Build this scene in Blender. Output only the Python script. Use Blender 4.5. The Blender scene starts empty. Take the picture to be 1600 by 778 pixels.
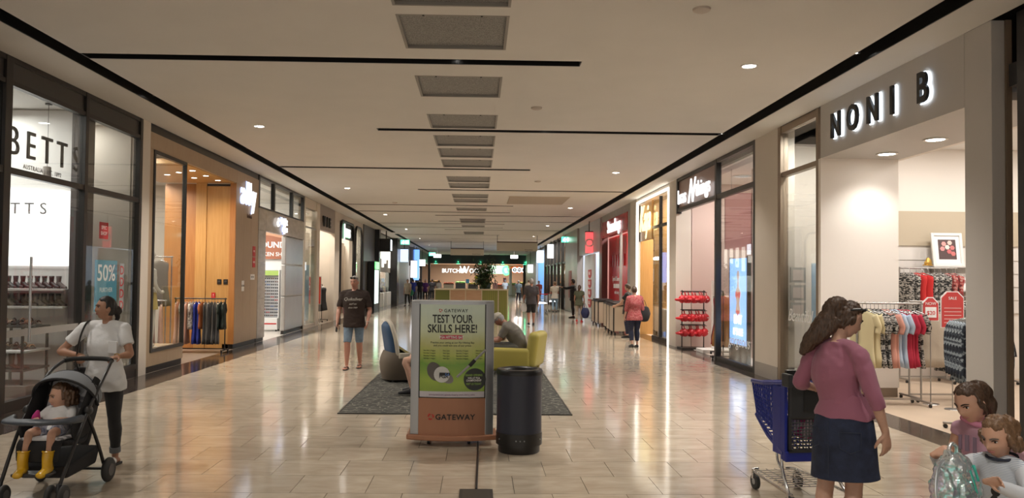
import bpy, bmesh, math, random
from mathutils import Vector, Matrix, noise
C = bpy.context.scene.collection
S = bpy.context.scene
PI = math.pi
R = math.radians
random.seed(7)
# ------------------------------------------------------------ camera, world, exposure
def set_camera():
    yaw, pitch, roll = R(1.28), R(1.55), R(0.6)
    f = Vector((math.sin(yaw)*math.cos(pitch), math.cos(yaw)*math.cos(pitch), math.sin(pitch)))
    r = Vector((math.cos(yaw), -math.sin(yaw), 0))
    u = r.cross(f)
    r2 = r*math.cos(roll)+u*math.sin(roll)
    u2 = -r*math.sin(roll)+u*math.cos(roll)
    cd = bpy.data.cameras.new('camera')
    cd.sensor_width = 36; cd.lens = 36*1210/1600
    cd.shift_x = 25/1600; cd.shift_y = 15/1600
    cd.clip_start = .05; cd.clip_end = 300
    co = bpy.data.objects.new('camera', cd); C.objects.link(co)
    m = Matrix((r2, u2, -f)).transposed().to_4x4(); m.translation = (0, 0, 1.72)
    co.matrix_world = m
    S.camera = co
set_camera()
w = bpy.data.worlds.new('world'); S.world = w; w.use_nodes = True
w.node_tree.nodes['Background'].inputs[0].default_value = (1, .93, .84, 1)
w.node_tree.nodes['Background'].inputs[1].default_value = .45
S.view_settings.view_transform = 'Standard'
S.view_settings.look = 'None'
S.view_settings.gamma = 1
S.view_settings.exposure = 0.95
S.cycles.max_bounces = 7; S.cycles.diffuse_bounces = 4; S.cycles.glossy_bounces = 4
S.cycles.transparent_max_bounces = 16; S.cycles.sample_clamp_indirect = 6
S.cycles.caustics_reflective = False; S.cycles.caustics_refractive = False
WARM = (1, .93, .84); NEUT = (1, .97, .92); COOL = (.9, .95, 1)
# ------------------------------------------------------------ materials
_M = {}
def nt(name):
    m = bpy.data.materials.new(name); m.use_nodes = True
    t = m.node_tree
    return m, t, t.nodes['Principled BSDF']
def mat(name, col=(.5,.5,.5), rough=.5, metal=0., var=0., vs=20., bump=0., bs=60., coat=0., emit=None, es=1., spec=.5, stretch=None, alpha=None, rand=0., sheen=0.):
    """one procedural material: colour varied by noise, fine relief by bump"""
    if name in _M: return _M[name]
    m, t, b = nt(name); N = t.nodes; L = t.links
    b.inputs['Base Color'].default_value = (*col, 1)
    b.inputs['Roughness'].default_value = rough
    b.inputs['Metallic'].default_value = metal
    b.inputs['Specular IOR Level'].default_value = spec
    if coat: b.inputs['Coat Weight'].default_value = coat; b.inputs['Coat Roughness'].default_value = .08
    if sheen: b.inputs['Sheen Weight'].default_value = sheen
    if emit:
        b.inputs['Emission Color'].default_value = (*emit, 1); b.inputs['Emission Strength'].default_value = es
    tc = N.new('ShaderNodeTexCoord'); mp = N.new('ShaderNodeMapping')
    L.new(tc.outputs['Object'], mp.inputs[0])
    if stretch: mp.inputs['Scale'].default_value = stretch
    cur = None
    if var:
        n = N.new('ShaderNodeTexNoise'); n.inputs['Scale'].default_value = vs; n.inputs['Detail'].default_value = 5
        L.new(mp.outputs[0], n.inputs['Vector'])
        r = N.new('ShaderNodeMapRange'); r.inputs[1].default_value = .3; r.inputs[2].default_value = .7
        r.inputs[3].default_value = 1-var; r.inputs[4].default_value = 1+var
        L.new(n.outputs[0], r.inputs[0])
        x = N.new('ShaderNodeVectorMath'); x.operation = 'SCALE'; x.inputs[0].default_value = col
        L.new(r.outputs[0], x.inputs['Scale']); cur = x.outputs[0]
    if rand:
        oi = N.new('ShaderNodeObjectInfo')
        r = N.new('ShaderNodeMapRange'); r.inputs[3].default_value = 1-rand; r.inputs[4].default_value = 1+rand
        L.new(oi.outputs['Random'], r.inputs[0])
        x = N.new('ShaderNodeVectorMath'); x.operation = 'SCALE'
        if cur: L.new(cur, x.inputs[0])
        else: x.inputs[0].default_value = col
        L.new(r.outputs[0], x.inputs['Scale']); cur = x.outputs[0]
    if cur: L.new(cur, b.inputs['Base Color'])
    if bump:
        n = N.new('ShaderNodeTexNoise'); n.inputs['Scale'].default_value = bs; n.inputs['Detail'].default_value = 4
        L.new(mp.outputs[0], n.inputs['Vector'])
        bp = N.new('ShaderNodeBump'); bp.inputs['Strength'].default_value = bump; bp.inputs['Distance'].default_value = .01
        L.new(n.outputs[0], bp.inputs['Height']); L.new(bp.outputs[0], b.inputs['Normal'])
    _M[name] = m
    return m
def ramp_mat(name, cols, rough=.6, kind='noise', scale=8., stretch=(1,1,1), bump=0., metal=0., coat=0., emit=0., const=False, detail=4.):
    """colours laid along a noise / wave / voronoi pattern"""
    if name in _M: return _M[name]
    m, t, b = nt(name); N = t.nodes; L = t.links
    tc = N.new('ShaderNodeTexCoord'); mp = N.new('ShaderNodeMapping'); mp.inputs['Scale'].default_value = stretch
    L.new(tc.outputs['Object'], mp.inputs[0])
    if kind == 'noise':
        n = N.new('ShaderNodeTexNoise'); n.inputs['Detail'].default_value = detail; o = n.outputs[0]
    elif kind == 'wave':
        n = N.new('ShaderNodeTexWave'); n.inputs['Distortion'].default_value = 3; n.inputs['Detail'].default_value = 2; o = n.outputs[1]
    elif kind == 'stripe':
        n = N.new('ShaderNodeTexWave'); o = n.outputs[1]
    elif kind == 'edge':
        n = N.new('ShaderNodeTexVoronoi'); n.feature = 'DISTANCE_TO_EDGE'; o = n.outputs[0]
    else:
        n = N.new('ShaderNodeTexVoronoi'); o = n.outputs[1]
    n.inputs['Scale'].default_value = scale
    L.new(mp.outputs[0], n.inputs['Vector'])
    cr = N.new('ShaderNodeValToRGB'); e = cr.color_ramp
    if const: e.interpolation = 'CONSTANT'
    while len(e.elements) < len(cols): e.elements.new(.5)
    for i, (p, c) in enumerate(cols):
        e.elements[i].position = p; e.elements[i].color = (*c, 1)
    L.new(o, cr.inputs[0]); L.new(cr.outputs[0], b.inputs['Base Color'])
    b.inputs['Roughness'].default_value = rough; b.inputs['Metallic'].default_value = metal
    if coat: b.inputs['Coat Weight'].default_value = coat
    if emit:
        L.new(cr.outputs[0], b.inputs['Emission Color']); b.inputs['Emission Strength'].default_value = emit
    if bump:
        bp = N.new('ShaderNodeBump'); bp.inputs['Strength'].default_value = bump; bp.inputs['Distance'].default_value = .01
        L.new(o, bp.inputs['Height']); L.new(bp.outputs[0], b.inputs['Normal'])
    _M[name] = m
    return m
def glass_mat(name, tint=(.93,.95,.94), ior=1.5, gloss=(1,1,1)):
    """thin pane: clear transmission plus Fresnel reflection"""
    if name in _M: return _M[name]
    m, t, b = nt(name); N = t.nodes; L = t.links; N.remove(b)
    tr = N.new('ShaderNodeBsdfTransparent'); tr.inputs[0].default_value = (*tint, 1)
    gl = N.new('ShaderNodeBsdfGlossy'); gl.inputs[0].default_value = (*gloss, 1); gl.inputs['Roughness'].default_value = .01
    lw = N.new('ShaderNodeLayerWeight'); lw.inputs[0].default_value = .5
    pw = N.new('ShaderNodeMath'); pw.operation = 'POWER'; pw.inputs[1].default_value = 5; L.new(lw.outputs['Facing'], pw.inputs[0])
    f0 = ((ior-1)/(ior+1))**2
    fr = N.new('ShaderNodeMapRange'); fr.inputs[3].default_value = f0; fr.inputs[4].default_value = .9; L.new(pw.outputs[0], fr.inputs[0])
    mx = N.new('ShaderNodeMixShader')
    L.new(fr.outputs[0], mx.inputs[0]); L.new(tr.outputs[0], mx.inputs[1]); L.new(gl.outputs[0], mx.inputs[2])
    L.new(mx.outputs[0], N['Material Output'].inputs[0])
    _M[name] = m
    return m
def emis(name, col, s):
    return mat(name, (.8,.8,.8), .5, emit=col, es=s)
# ------------------------------------------------------------ mesh builder
def V(*a): return Vector(a if len(a) > 1 else a[0])
def frame_of(d, ref=None):
    d = d.normalized()
    ref = ref or (Vector((0,0,1)) if abs(d.z) < .95 else Vector((1,0,0)))
    a = (ref - d*ref.dot(d)).normalized()
    return a, d.cross(a)
def crom(pts, k):
    """Catmull-Rom through a list of equal-length tuples"""
    P = [tuple(p) for p in pts]; n = len(P); out = []
    if n < 3 or k < 2: return P
    for i in range(n-1):
        p0, p1, p2, p3 = P[max(i-1,0)], P[i], P[i+1], P[min(i+2,n-1)]
        for j in range(k):
            t = j/k
            out.append(tuple(.5*((2*b)+(-a+c)*t+(2*a-5*b+4*c-d)*t*t+(-a+3*b-3*c+d)*t**3) for a, b, c, d in zip(p0,p1,p2,p3)))
    out.append(P[-1]); return out
class MB:
    def __init__(s): s.v = []; s.f = []; s.isl = []
    def add(s, vs, fs):
        o = len(s.v); s.isl.append((o, len(s.f))); s.v += [tuple(p) for p in vs]; s.f += [tuple(i+o for i in f) for f in fs]; return s
    def box(s, x0, x1, y0, y1, z0, z1):
        x0, x1 = min(x0,x1), max(x0,x1); y0, y1 = min(y0,y1), max(y0,y1); z0, z1 = min(z0,z1), max(z0,z1)
        return s.add([(x0,y0,z0),(x1,y0,z0),(x1,y1,z0),(x0,y1,z0),(x0,y0,z1),(x1,y0,z1),(x1,y1,z1),(x0,y1,z1)],
                     [(0,3,2,1),(4,5,6,7),(0,1,5,4),(1,2,6,5),(2,3,7,6),(3,0,4,7)])
    def obox(s, M, sx, sy, sz):
        """box of full size centred on matrix M"""
        b = MB().box(-sx/2, sx/2, -sy/2, sy/2, -sz/2, sz/2)
        return s.add([M @ Vector(p) for p in b.v], b.f)
    def quad(s, *p): return s.add(p, [tuple(range(len(p)))])
    def rings(s, rs, caps=True, closed=True):
        n = len(rs[0]); vs = [p for r in rs for p in r]; fs = []
        for i in range(len(rs)-1):
            for j in range(n if closed else n-1):
                a = i*n+j; b = i*n+(j+1) % n
                fs.append((a, b, b+n, a+n))
        if caps and closed:
            fs.append(tuple(range(n-1,-1,-1))); fs.append(tuple(range((len(rs)-1)*n, len(rs)*n)))
        return s.add(vs, fs)
    def tube(s, pts, r, n=8, sm=0, flat=1., ref=None):
        """round bar along points; r one radius or one per point"""
        rr = r if isinstance(r, (list,tuple)) else [r]*len(pts)
        q = [(*p, k) for p, k in zip(pts, rr)]
        if sm: q = crom(q, sm)
        P = [Vector(a[:3]) for a in q]; rs = []; a = None
        for i, p in enumerate(P):
            d = (P[min(i+1,len(P)-1)]-P[max(i-1,0)])
            if d.length < 1e-9: d = Vector((0,0,1))
            a, b = frame_of(d, a if a is not None else ref)
            rs.append([p+a*q[i][3]*math.cos(2*PI*k/n)+b*q[i][3]*flat*math.sin(2*PI*k/n) for k in range(n)])
        return s.rings(rs)
    def cyl(s, p0, p1, r0, r1=None, n=12): return s.tube([p0,p1], [r0, r0 if r1 is None else r1], n)
    def loft(s, secs, n=14, sm=0, lat=(1,0,0), round_ends=True, p=2.):
        """secs: (x,y,z,rx,ry); rx along lat, ry across it; rounded closed ends"""
        q = crom(secs, sm) if sm else [tuple(a) for a in secs]
        P = [Vector(a[:3]) for a in q]; rs = []; L = Vector(lat)
        ds = []
        for i in range(len(P)):
            d = P[min(i+1,len(P)-1)]-P[max(i-1,0)]; ds.append(d.normalized() if d.length > 1e-9 else Vector((0,0,1)))
        def ring(c, d, rx, ry):
            a = (L-d*L.dot(d)); a = a.normalized() if a.length > 1e-4 else frame_of(d)[0]
            b = d.cross(a); o = []
            for k in range(n):
                t = 2*PI*k/n; ct, st = math.cos(t), math.sin(t)
                ct = math.copysign(abs(ct)**(2/p), ct); st = math.copysign(abs(st)**(2/p), st)
                o.append(c+a*rx*ct+b*ry*st)
            return o
        if round_ends:
            m = min(q[0][3], q[0][4])
            for t in (80, 50, 25): rs.append(ring(P[0]-ds[0]*m*math.sin(R(t))*.8, ds[0], q[0][3]*math.cos(R(t)), q[0][4]*math.cos(R(t))))
        for i, c in enumerate(P): rs.append(ring(c, ds[i], q[i][3], q[i][4]))
        if round_ends:
            m = min(q[-1][3], q[-1][4])
            for t in (25, 50, 80): rs.append(ring(P[-1]+ds[-1]*m*math.sin(R(t))*.8, ds[-1], q[-1][3]*math.cos(R(t)), q[-1][4]*math.cos(R(t))))
        return s.rings(rs)
    def lathe(s, prof, c=(0,0,0), n=24):
        c = Vector(c)
        return s.rings([[c+Vector((r*math.cos(2*PI*k/n), r*math.sin(2*PI*k/n), z)) for k in range(n)] for r, z in prof])
    def prism(s, poly, d, n=1):
        """polygon (list of 3D points) pushed along vector d"""
        d = Vector(d); P = [Vector(p) for p in poly]; m = len(P)
        vs = P+[p+d for p in P]
        fs = [tuple(range(m-1,-1,-1)), tuple(range(m,2*m))]+[(i,(i+1)%m,(i+1)%m+m,i+m) for i in range(m)]
        return s.add(vs, fs)
    def ball(s, c, rx, ry=None, rz=None, n=12, m=8, M=None):
        ry = ry or rx; rz = rz or rx; vs = []; fs = []
        for i in range(1, m):
            for k in range(n):
                t = PI*i/m; u = 2*PI*k/n
                vs.append(Vector((rx*math.sin(t)*math.cos(u), ry*math.sin(t)*math.sin(u), rz*math.cos(t))))
        vs += [Vector((0,0,rz)), Vector((0,0,-rz))]
        for i in range(m-2):
            for k in range(n): fs.append((i*n+k, (i+1)*n+k, (i+1)*n+(k+1)%n, i*n+(k+1)%n))
        T = len(vs)-2
        for k in range(n):
            fs.append((T, k, (k+1)%n)); fs.append((T+1, (m-2)*n+(k+1)%n, (m-2)*n+k))
        if M is not None: vs = [M @ v for v in vs]
        return s.add([v+Vector(c) for v in vs], fs)
    def grid(s, fn, nu, nv):
        vs = [fn(i/nu, j/nv) for j in range(nv+1) for i in range(nu+1)]
        fs = [(j*(nu+1)+i, j*(nu+1)+i+1, (j+1)*(nu+1)+i+1, (j+1)*(nu+1)+i) for j in range(nv) for i in range(nu)]
        return s.add(vs, fs)
    def mesh(s, name, smooth=False):
        me = bpy.data.meshes.new(name); me.from_pydata(s.v, [], s.f); me.update()
        if smooth:
            me.polygons.foreach_set('use_smooth', [True]*len(me.polygons))
        return me
_X = {}   # placement of every root, so that parts can be given in world coordinates
def build(mb, name, m, parent=None, smooth=False, bevel=0., world=False, solid=0., kind=None, label=None, split=False):
    if split and isinstance(mb, MB) and len(mb.isl) > 1:      # every piece its own object
        r = None
        for i, (a, f) in enumerate(mb.isl):
            a2, f2 = mb.isl[i+1] if i+1 < len(mb.isl) else (len(mb.v), len(mb.f))
            q = MB().add(mb.v[a:a2], [tuple(k-a for k in g) for g in mb.f[f:f2]])
            r = build(q, name, m, parent, smooth, bevel, world, solid, kind, label)
        return r
    me = mb.mesh(name, smooth) if isinstance(mb, MB) else mb
    if world and parent is not None:
        me.transform(_X[parent.name].inverted())
    o = bpy.data.objects.new(name, me); C.objects.link(o)
    if m is not None and not me.materials: me.materials.append(m)
    if parent is not None: o.parent = parent
    if solid:
        md = o.modifiers.new('thickness', 'SOLIDIFY'); md.thickness = solid; md.offset = 0
    if bevel:
        md = o.modifiers.new('edge', 'BEVEL'); md.width = bevel; md.segments = 2; md.limit_method = 'ANGLE'
    if smooth and bevel == 0 and not solid and isinstance(mb, MB):
        try: me.set_sharp_from_angle(angle=R(50))
        except Exception: pass
    if kind: o['kind'] = kind
    if label: o['label'] = label
    return o
def tag(o, label, cat, group=None):
    o['label'] = label; o['category'] = cat
    if group: o['group'] = group
    return o
def thing(name, label, cat, loc=(0,0,0), rz=0., group=None):
    o = bpy.data.objects.new(name, None); C.objects.link(o); o.empty_display_size = .1
    o.location = loc; o.rotation_euler = (0,0,rz)
    _X[o.name] = Matrix.Translation(loc) @ Matrix.Rotation(rz, 4, 'Z')
    return tag(o, label, cat, group)
def struct(mb, name, m, parent=None, **k):
    return build(mb, name, m, parent, kind='structure' if parent is None else None, **k)
_kids = {}
def copy_of(root, loc, rz=0., label=None, group=None, scale=None, mats=None):
    """a copy of a thing, its parts and sub-parts, sharing mesh data; mats re-colours {old: new} (object-level slots)"""
    def sub(mo):
        if mats and mo.type == 'MESH':
            for sl in mo.material_slots:
                if sl.material and sl.material.name in mats:
                    nm = mats[sl.material.name]; sl.link = 'OBJECT'; sl.material = nm
    r = root.copy(); C.objects.link(r); r.location = loc; r.rotation_euler = (0,0,rz); sub(r)
    if scale: r.scale = (scale,)*3 if not isinstance(scale, tuple) else scale
    if label: r['label'] = label
    if group: r['group'] = group
    _X[r.name] = Matrix.Translation(loc) @ Matrix.Rotation(rz, 4, 'Z')
    for ch in list(root.children):
        c = ch.copy(); C.objects.link(c); c.parent = r; sub(c)
        for g in ch.children:
            d = g.copy(); C.objects.link(d); d.parent = c; sub(d)
    return r
def text(name, body, size, m, parent, loc, rot, extrude=.01, offset=0., align='CENTER', shear=0., xs=1., world=True, space=1., fit=None):
    """flat lettering as a mesh; letters stand in the plane of rot, loc is the middle of the base line"""
    cu = bpy.data.curves.new(name, 'FONT'); cu.body = body; cu.size = size; cu.extrude = extrude
    cu.offset = offset; cu.align_x = align; cu.shear = shear; cu.resolution_u = 3; cu.space_character = space; cu.space_line = .85
    t = bpy.data.objects.new('temp_text', cu); C.objects.link(t)
    dg = bpy.context.evaluated_depsgraph_get()
    me = bpy.data.meshes.new_from_object(t.evaluated_get(dg)); me.name = name
    bpy.data.objects.remove(t); bpy.data.curves.remove(cu)
    if fit and me.vertices:
        q = [v.co.x for v in me.vertices]; xs = fit/(max(q)-min(q))
    M = Matrix.Translation(loc) @ rot.to_4x4() @ Matrix.Diagonal((xs,1,1,1))
    me.transform(M)
    me.materials.clear()
    return build(me, name, m, parent, world=world)
# text planes: facing -Y (to the camera), facing +X (left shops), facing -X (right shops)
F_CAM = Matrix(((1,0,0),(0,0,-1),(0,1,0)))
F_LEFT = Matrix(((0,0,1),(1,0,0),(0,1,0)))
F_RIGHT = Matrix(((0,0,-1),(-1,0,0),(0,1,0)))
def letters(word, sz, m, parent, X, y0, y1, z, side, ex=.03, off=0., shear=0., name='sign_letter', gap=.12):
    """a sign letter by letter, spread from y0 to y1 in reading order along the wall plane X"""
    rot = F_LEFT if side == 'L' else F_RIGHT
    n = len(word)
    for i, ch in enumerate(word):
        if ch == ' ': continue
        y = y0+(y1-y0)*(i/(max(1,n-1)))
        text(name, ch, sz, m, parent, (X, y, z), rot, ex, off, 'CENTER', shear)
def light(name, kind, loc, power, col=NEUT, size=.2, rot=(0,0,0), spot=None, blend=.6, sy=None):
    l = bpy.data.lights.new(name, kind); l.energy = power; l.color = col
    if kind == 'AREA':
        l.shape = 'DISK' if sy is None else 'RECTANGLE'; l.size = size
        if sy: l.size_y = sy
        if spot: l.spread = spot
    elif kind == 'SPOT':
        l.spot_size = spot or R(110); l.spot_blend = blend; l.shadow_soft_size = size
    else: l.shadow_soft_size = size
    o = bpy.data.objects.new(name, l); C.objects.link(o); o.location = loc; o.rotation_euler = rot
    return o
ORD = 'first second third fourth fifth sixth seventh eighth ninth tenth eleventh twelfth thirteenth fourteenth fifteenth sixteenth seventeenth eighteenth nineteenth twentieth'.split()
# ------------------------------------------------------------ the setting
XL, XR, ZC, YE = -5.8, 5.2, 4.42, 85.0
TW, TD, TY0, TX0 = .6, .557, 6.27, -.29
def tile_mat():
    m, t, b = nt('polished_stone_tile'); N = t.nodes; L = t.links
    g = N.new('ShaderNodeNewGeometry'); sp = N.new('ShaderNodeSeparateXYZ'); L.new(g.outputs['Position'], sp.inputs[0])
    def mth(op, a, b_=None):
        n = N.new('ShaderNodeMath'); n.operation = op
        for i, q in enumerate((a, b_)):
            if q is None: continue
            if isinstance(q, (int, float)): n.inputs[i].default_value = q
            else: L.new(q, n.inputs[i])
        return n.outputs[0]
    row = mth('FLOOR', mth('DIVIDE', mth('SUBTRACT', sp.outputs[1], TY0), TD))
    odd = mth('MODULO', mth('ADD', row, 1000), 2)
    col = mth('FLOOR', mth('DIVIDE', mth('ADD', mth('SUBTRACT', sp.outputs[0], TX0), mth('MULTIPLY', odd, TW/2)), TW))
    cb = N.new('ShaderNodeCombineXYZ'); L.new(row, cb.inputs[0]); L.new(col, cb.inputs[1])
    wn = N.new('ShaderNodeTexWhiteNoise'); L.new(cb.outputs[0], wn.inputs[0])
    off = N.new('ShaderNodeVectorMath'); off.operation = 'SCALE'; off.inputs['Scale'].default_value = 9; L.new(wn.outputs[1], off.inputs[0])
    ad = N.new('ShaderNodeVectorMath'); ad.operation = 'ADD'; L.new(g.outputs['Position'], ad.inputs[0]); L.new(off.outputs[0], ad.inputs[1])
    mp = N.new('ShaderNodeMapping'); mp.inputs['Scale'].default_value = (1, 2.6, 1); L.new(ad.outputs[0], mp.inputs[0])
    n1 = N.new('ShaderNodeTexNoise'); n1.inputs['Scale'].default_value = 3.2; n1.inputs['Detail'].default_value = 7; n1.inputs['Distortion'].default_value = .6
    L.new(mp.outputs[0], n1.inputs[0])
    cr = N.new('ShaderNodeValToRGB'); e = cr.color_ramp
    e.elements[0].position = .3; e.elements[0].color = (.44,.365,.28,1); e.elements[1].position = .72; e.elements[1].color = (.60,.515,.405,1)
    L.new(n1.outputs[0], cr.inputs[0])
    mr = N.new('ShaderNodeMapRange'); mr.inputs[3].default_value = .90; mr.inputs[4].default_value = 1.06; L.new(wn.outputs[0], mr.inputs[0])
    sc = N.new('ShaderNodeVectorMath'); sc.operation = 'SCALE'; L.new(cr.outputs[0], sc.inputs[0]); L.new(mr.outputs[0], sc.inputs['Scale'])
    L.new(sc.outputs[0], b.inputs['Base Color'])
    r2 = N.new('ShaderNodeMapRange'); r2.inputs[3].default_value = .07; r2.inputs[4].default_value = .15; L.new(n1.outputs[0], r2.inputs[0])
    L.new(r2.outputs[0], b.inputs['Roughness'])
    b.inputs['IOR'].default_value = 1.62
    n2 = N.new('ShaderNodeTexNoise'); n2.inputs['Scale'].default_value = 2.2; n2.inputs['Detail'].default_value = 1; L.new(ad.outputs[0], n2.inputs[0])
    bp = N.new('ShaderNodeBump'); bp.inputs['Strength'].default_value = .06; bp.inputs['Distance'].default_value = .02
    L.new(n2.outputs[0], bp.inputs['Height']); L.new(bp.outputs[0], b.inputs['Normal'])
    return m
TILE = tile_mat()
GROUT = mat('tile_joint', (.07,.055,.042), .8)
STRIPM = mat('dark_brown_granite', (.050,.038,.032), .12, var=.25, vs=60, rand=.12)
CEIL = mat('ceiling_paint', (.72,.69,.65), .75, var=.02, vs=1.5)
WALLP = mat('cream_paint', (.62,.56,.49), .7, var=.02, vs=2)
BLACK = mat('black_powder_coat', (.012,.011,.011), .35)
DARKM = mat('dark_bronze_frame', (.030,.026,.024), .35, metal=.2)
WHITEP = mat('white_paint', (.80,.78,.75), .6, var=.02, vs=2)
GREYP = mat('grey_stone_panel', (.30,.28,.26), .35, var=.08, vs=3)
GLASS = glass_mat('clear_pane')
GLASSD = glass_mat('smoky_pane', (.66,.66,.66), 1.6)
def solid_floor():
    fl = struct(MB().box(XL-9, XR+9, -6, YE+8, -.25, -.012), 'floor', GROUT)
    me = MB().box(.0025, TW-.0025, .003, TD-.003, -.012, 0).mesh('floor_tile'); me.materials.append(TILE)
    far = MB(); x0, x1 = -5.1, 4.95
    r = int((-5-TY0)/TD)
    rows = []
    while TY0+r*TD < YE:
        y = TY0+r*TD; k = math.floor((x0-TX0)/TW)-1
        while True:
            x = TX0+k*TW-(TW/2 if r % 2 else 0)
            if x > x1: break
            a, b = max(x, x0), min(x+TW, x1)
            if b-a > .03: rows.append((a, b, y, b-a > TW-.01))
            k += 1
        r += 1
    near = sorted([q for q in rows if q[3] and q[2] > 5.6 and abs(q[0]+.3) < .62*(q[2]+1.2)], key=lambda q: q[2])[:296]
    ns = set((q[0], q[2]) for q in near)
    for a, b, y, f in near:
        o = bpy.data.objects.new('floor_tile', me); C.objects.link(o); o.location = (a, y, 0); o.parent = fl
    for a, b, y, f in rows:
        if (a, y) not in ns: far.box(a+.0015, b-.0015, y+.0015, y+TD-.0015, -.012, 0)
    build(far, 'distant_floor_tiles', TILE, fl, kind='stuff')
    for x0, x1, n in ((XL, -5.1, 'L'), (4.95, 5.45, 'R')):
        me2 = MB().box(x0+.0015, x1-.0015, .0015, .6-.0015, -.012, .0005).mesh('border_tile'); me2.materials.append(STRIPM)
        rest = MB()
        for i in range(int((YE+4)/.6)):
            y = -4+i*.6
            if 6 < y < 32:
                o = bpy.data.objects.new('border_tile', me2); C.objects.link(o); o.location = (0, y, 0); o.parent = fl
            else: rest.box(x0+.0015, x1-.0015, y+.0015, y+.6-.0015, -.012, .0005)
        build(rest, 'distant_border_tiles', STRIPM, fl, kind='stuff')
solid_floor()
# ceiling with real recesses
SLOTS = [(-5.14, -4.88, -6, 45.5), (4.40, 4.68, -6, 74), (-5.14, -4.88, 47, 82)]
LAT = [(-4.88, 1.25, 4.75)]
y = 9.46
for i in range(16):
    LAT.append((-4.88, 1.25, y) if i % 2 == 0 else (-1.87, 4.40, y))
    y += 4.45 if i % 2 == 0 else 4.95
LAT += [(-4.88, 1.25, 31.1), (-1.87, 4.4, 36), (-4.88, 1.25, 40.4)]
SLOTS += [(a, b, q, q+.24) for a, b, q in LAT if q < 82]
GR = [4.9, 6.43, 7.86, 10.25, 12.65, 14.5, 15.95, 17.45, 20.3, 21.7, 24.5, 25.95, 29.2, 34.4, 35.8, 38.7, 43.8, 45.2]
HOLES = SLOTS+[(-.88, .29, g, g+1.17) for g in GR]
def holed(mb, X0, X1, Y0, Y1, z, zt, holes):
    ys = sorted(set([Y0, Y1]+[min(max(h[k], Y0), Y1) for h in holes for k in (2, 3)]))
    for ya, yb in zip(ys, ys[1:]):
        if yb-ya < 1e-6: continue
        ym = (ya+yb)/2
        cut = sorted((h[0], h[1]) for h in holes if h[2] < ym < h[3])
        x = X0
        for a, b in cut:
            if a > x: mb.box(x, a, ya, yb, z, zt)
            x = max(x, b)
        if x < X1: mb.box(x, X1, ya, yb, z, zt)
cb = MB(); holed(cb, XL, XR, -6, YE, ZC, ZC+.1, HOLES)
ceiling = struct(cb, 'ceiling', CEIL)
sb = MB()
for a, b, c, d in SLOTS:
    t = .012; z0, z1 = ZC+.004, ZC+.22
    sb.box(a, b, c, d, z1, z1+t)
    sb.box(a, a+t, c, d, z0, z1); sb.box(b-t, b, c, d, z0, z1); sb.box(a, b, c, c+t, z0, z1); sb.box(a, b, d-t, d, z0, z1)
build(sb, 'lighting_slots', BLACK, ceiling, label='black recessed lighting slots')
struct(MB().box(XL-9, XR+9, -6, YE+8, ZC+.45, ZC+.6), 'ceiling', BLACK)
PERF = ramp_mat('perforated_grille_metal', [(0,(.10,.098,.092)),(.30,(.13,.127,.12)),(.5,(.30,.29,.275)),(1,(.31,.30,.285))], .5, 'vor', 150)
for i, g in enumerate(GR):
    if g < 6: continue
    t = thing('ceiling_grille', f'grey perforated ceiling air grille, {ORD[i-1]} from the near end of the row', 'grille', (-.295, g+.585, ZC), 0, 'ceiling air grilles')
    w_ = .585
    b = MB()
    for sx in (-1, 1): b.box(sx*w_, sx*(w_-.03), -w_, w_, -.004, .05)
    for sy in (-1, 1): b.box(-w_+.03, w_-.03, sy*w_, sy*(w_-.03), -.004, .05)
    build(b, 'frame', mat('grille_frame', (.30,.28,.255), .5, metal=.3), t)
    build(MB().box(-w_+.03, w_-.03, -w_+.03, w_-.03, .03, .045), 'perforated_panel', PERF, t)
    b = MB()
    for sx in (-.3, .3): b.cyl((sx, -w_+.012, -.012), (sx, -w_+.012, 0), .012)
    build(b, 'latch', BLACK, t, split=True)
t = thing('access_panel', 'flat beige access panel in the ceiling beyond the grilles', 'panel', (1.95, 26.1, ZC))
build(MB().box(-.98, .98, -1.2, 1.2, -.03, .0), 'panel_face', mat('panel_beige', (.42,.35,.27), .6), t, bevel=.01)
build(MB().box(-1.02, 1.02, -1.24, 1.24, -.012, .0), 'frame', CEIL, t)
LENS = emis('lamp_lens', (1,.95,.88), 14)
def downlight(x, y, z=ZC, label='small round white downlight in the mall ceiling', power=60, col=WARM, r=.085, cone=120, grp=None, lens=None):
    t = thing('downlight', label, 'downlight', (x, y, z), 0, grp)
    build(MB().lathe([(r*1.25, 0), (r*1.25, -.008), (r, -.010), (r*.9, .0)], n=20), 'trim_ring', WHITEP, t, smooth=True)
    build(MB().lathe([(r*.02, -.004), (r*.95, -.004), (r*.95, -.002), (r*.02, -.002)], n=20), 'lens', lens or LENS, t)
    if power: light('downlight_lamp', 'SPOT', (x, y, z-.03), power, col, .12, spot=R(cone), blend=.7)
    return t
DN = [(3.35, 9.53), (-3.95, 13.88), (3.4, 19.2), (-3.97, 23.3), (3.4, 28.8), (-3.97, 32.8), (3.4, 38.4), (-3.97, 42.3), (3.4, 48), (-3.97, 52), (3.4, 58), (-3.97, 62), (3.4, 68)]
for i, (x, y) in enumerate(DN):
    downlight(x, y, label=f"small round white ceiling downlight on the {'shoe shop' if x < 0 else 'clothing portal'} side, {ORD[i//2]} going away", power=190, grp='mall ceiling downlights')
downlight(-3.95, 4.4, power=80, label='small round white ceiling downlight above the pram', grp='mall ceiling downlights')
downlight(3.35, 4.6, power=120, label='small round white ceiling downlight above the shopper with the trolley', grp='mall ceiling downlights')
downlight(-3.95, -.6, power=150, label='added unseen fill downlight behind the viewpoint on the shoe shop side', grp='mall ceiling downlights')  # added lamp out of view, brightens the people in front
downlight(3.35, -.6, power=170, label='added unseen fill downlight behind the viewpoint on the portal side', grp='mall ceiling downlights')  # its added partner, also unseen, for the trolley side
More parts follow.
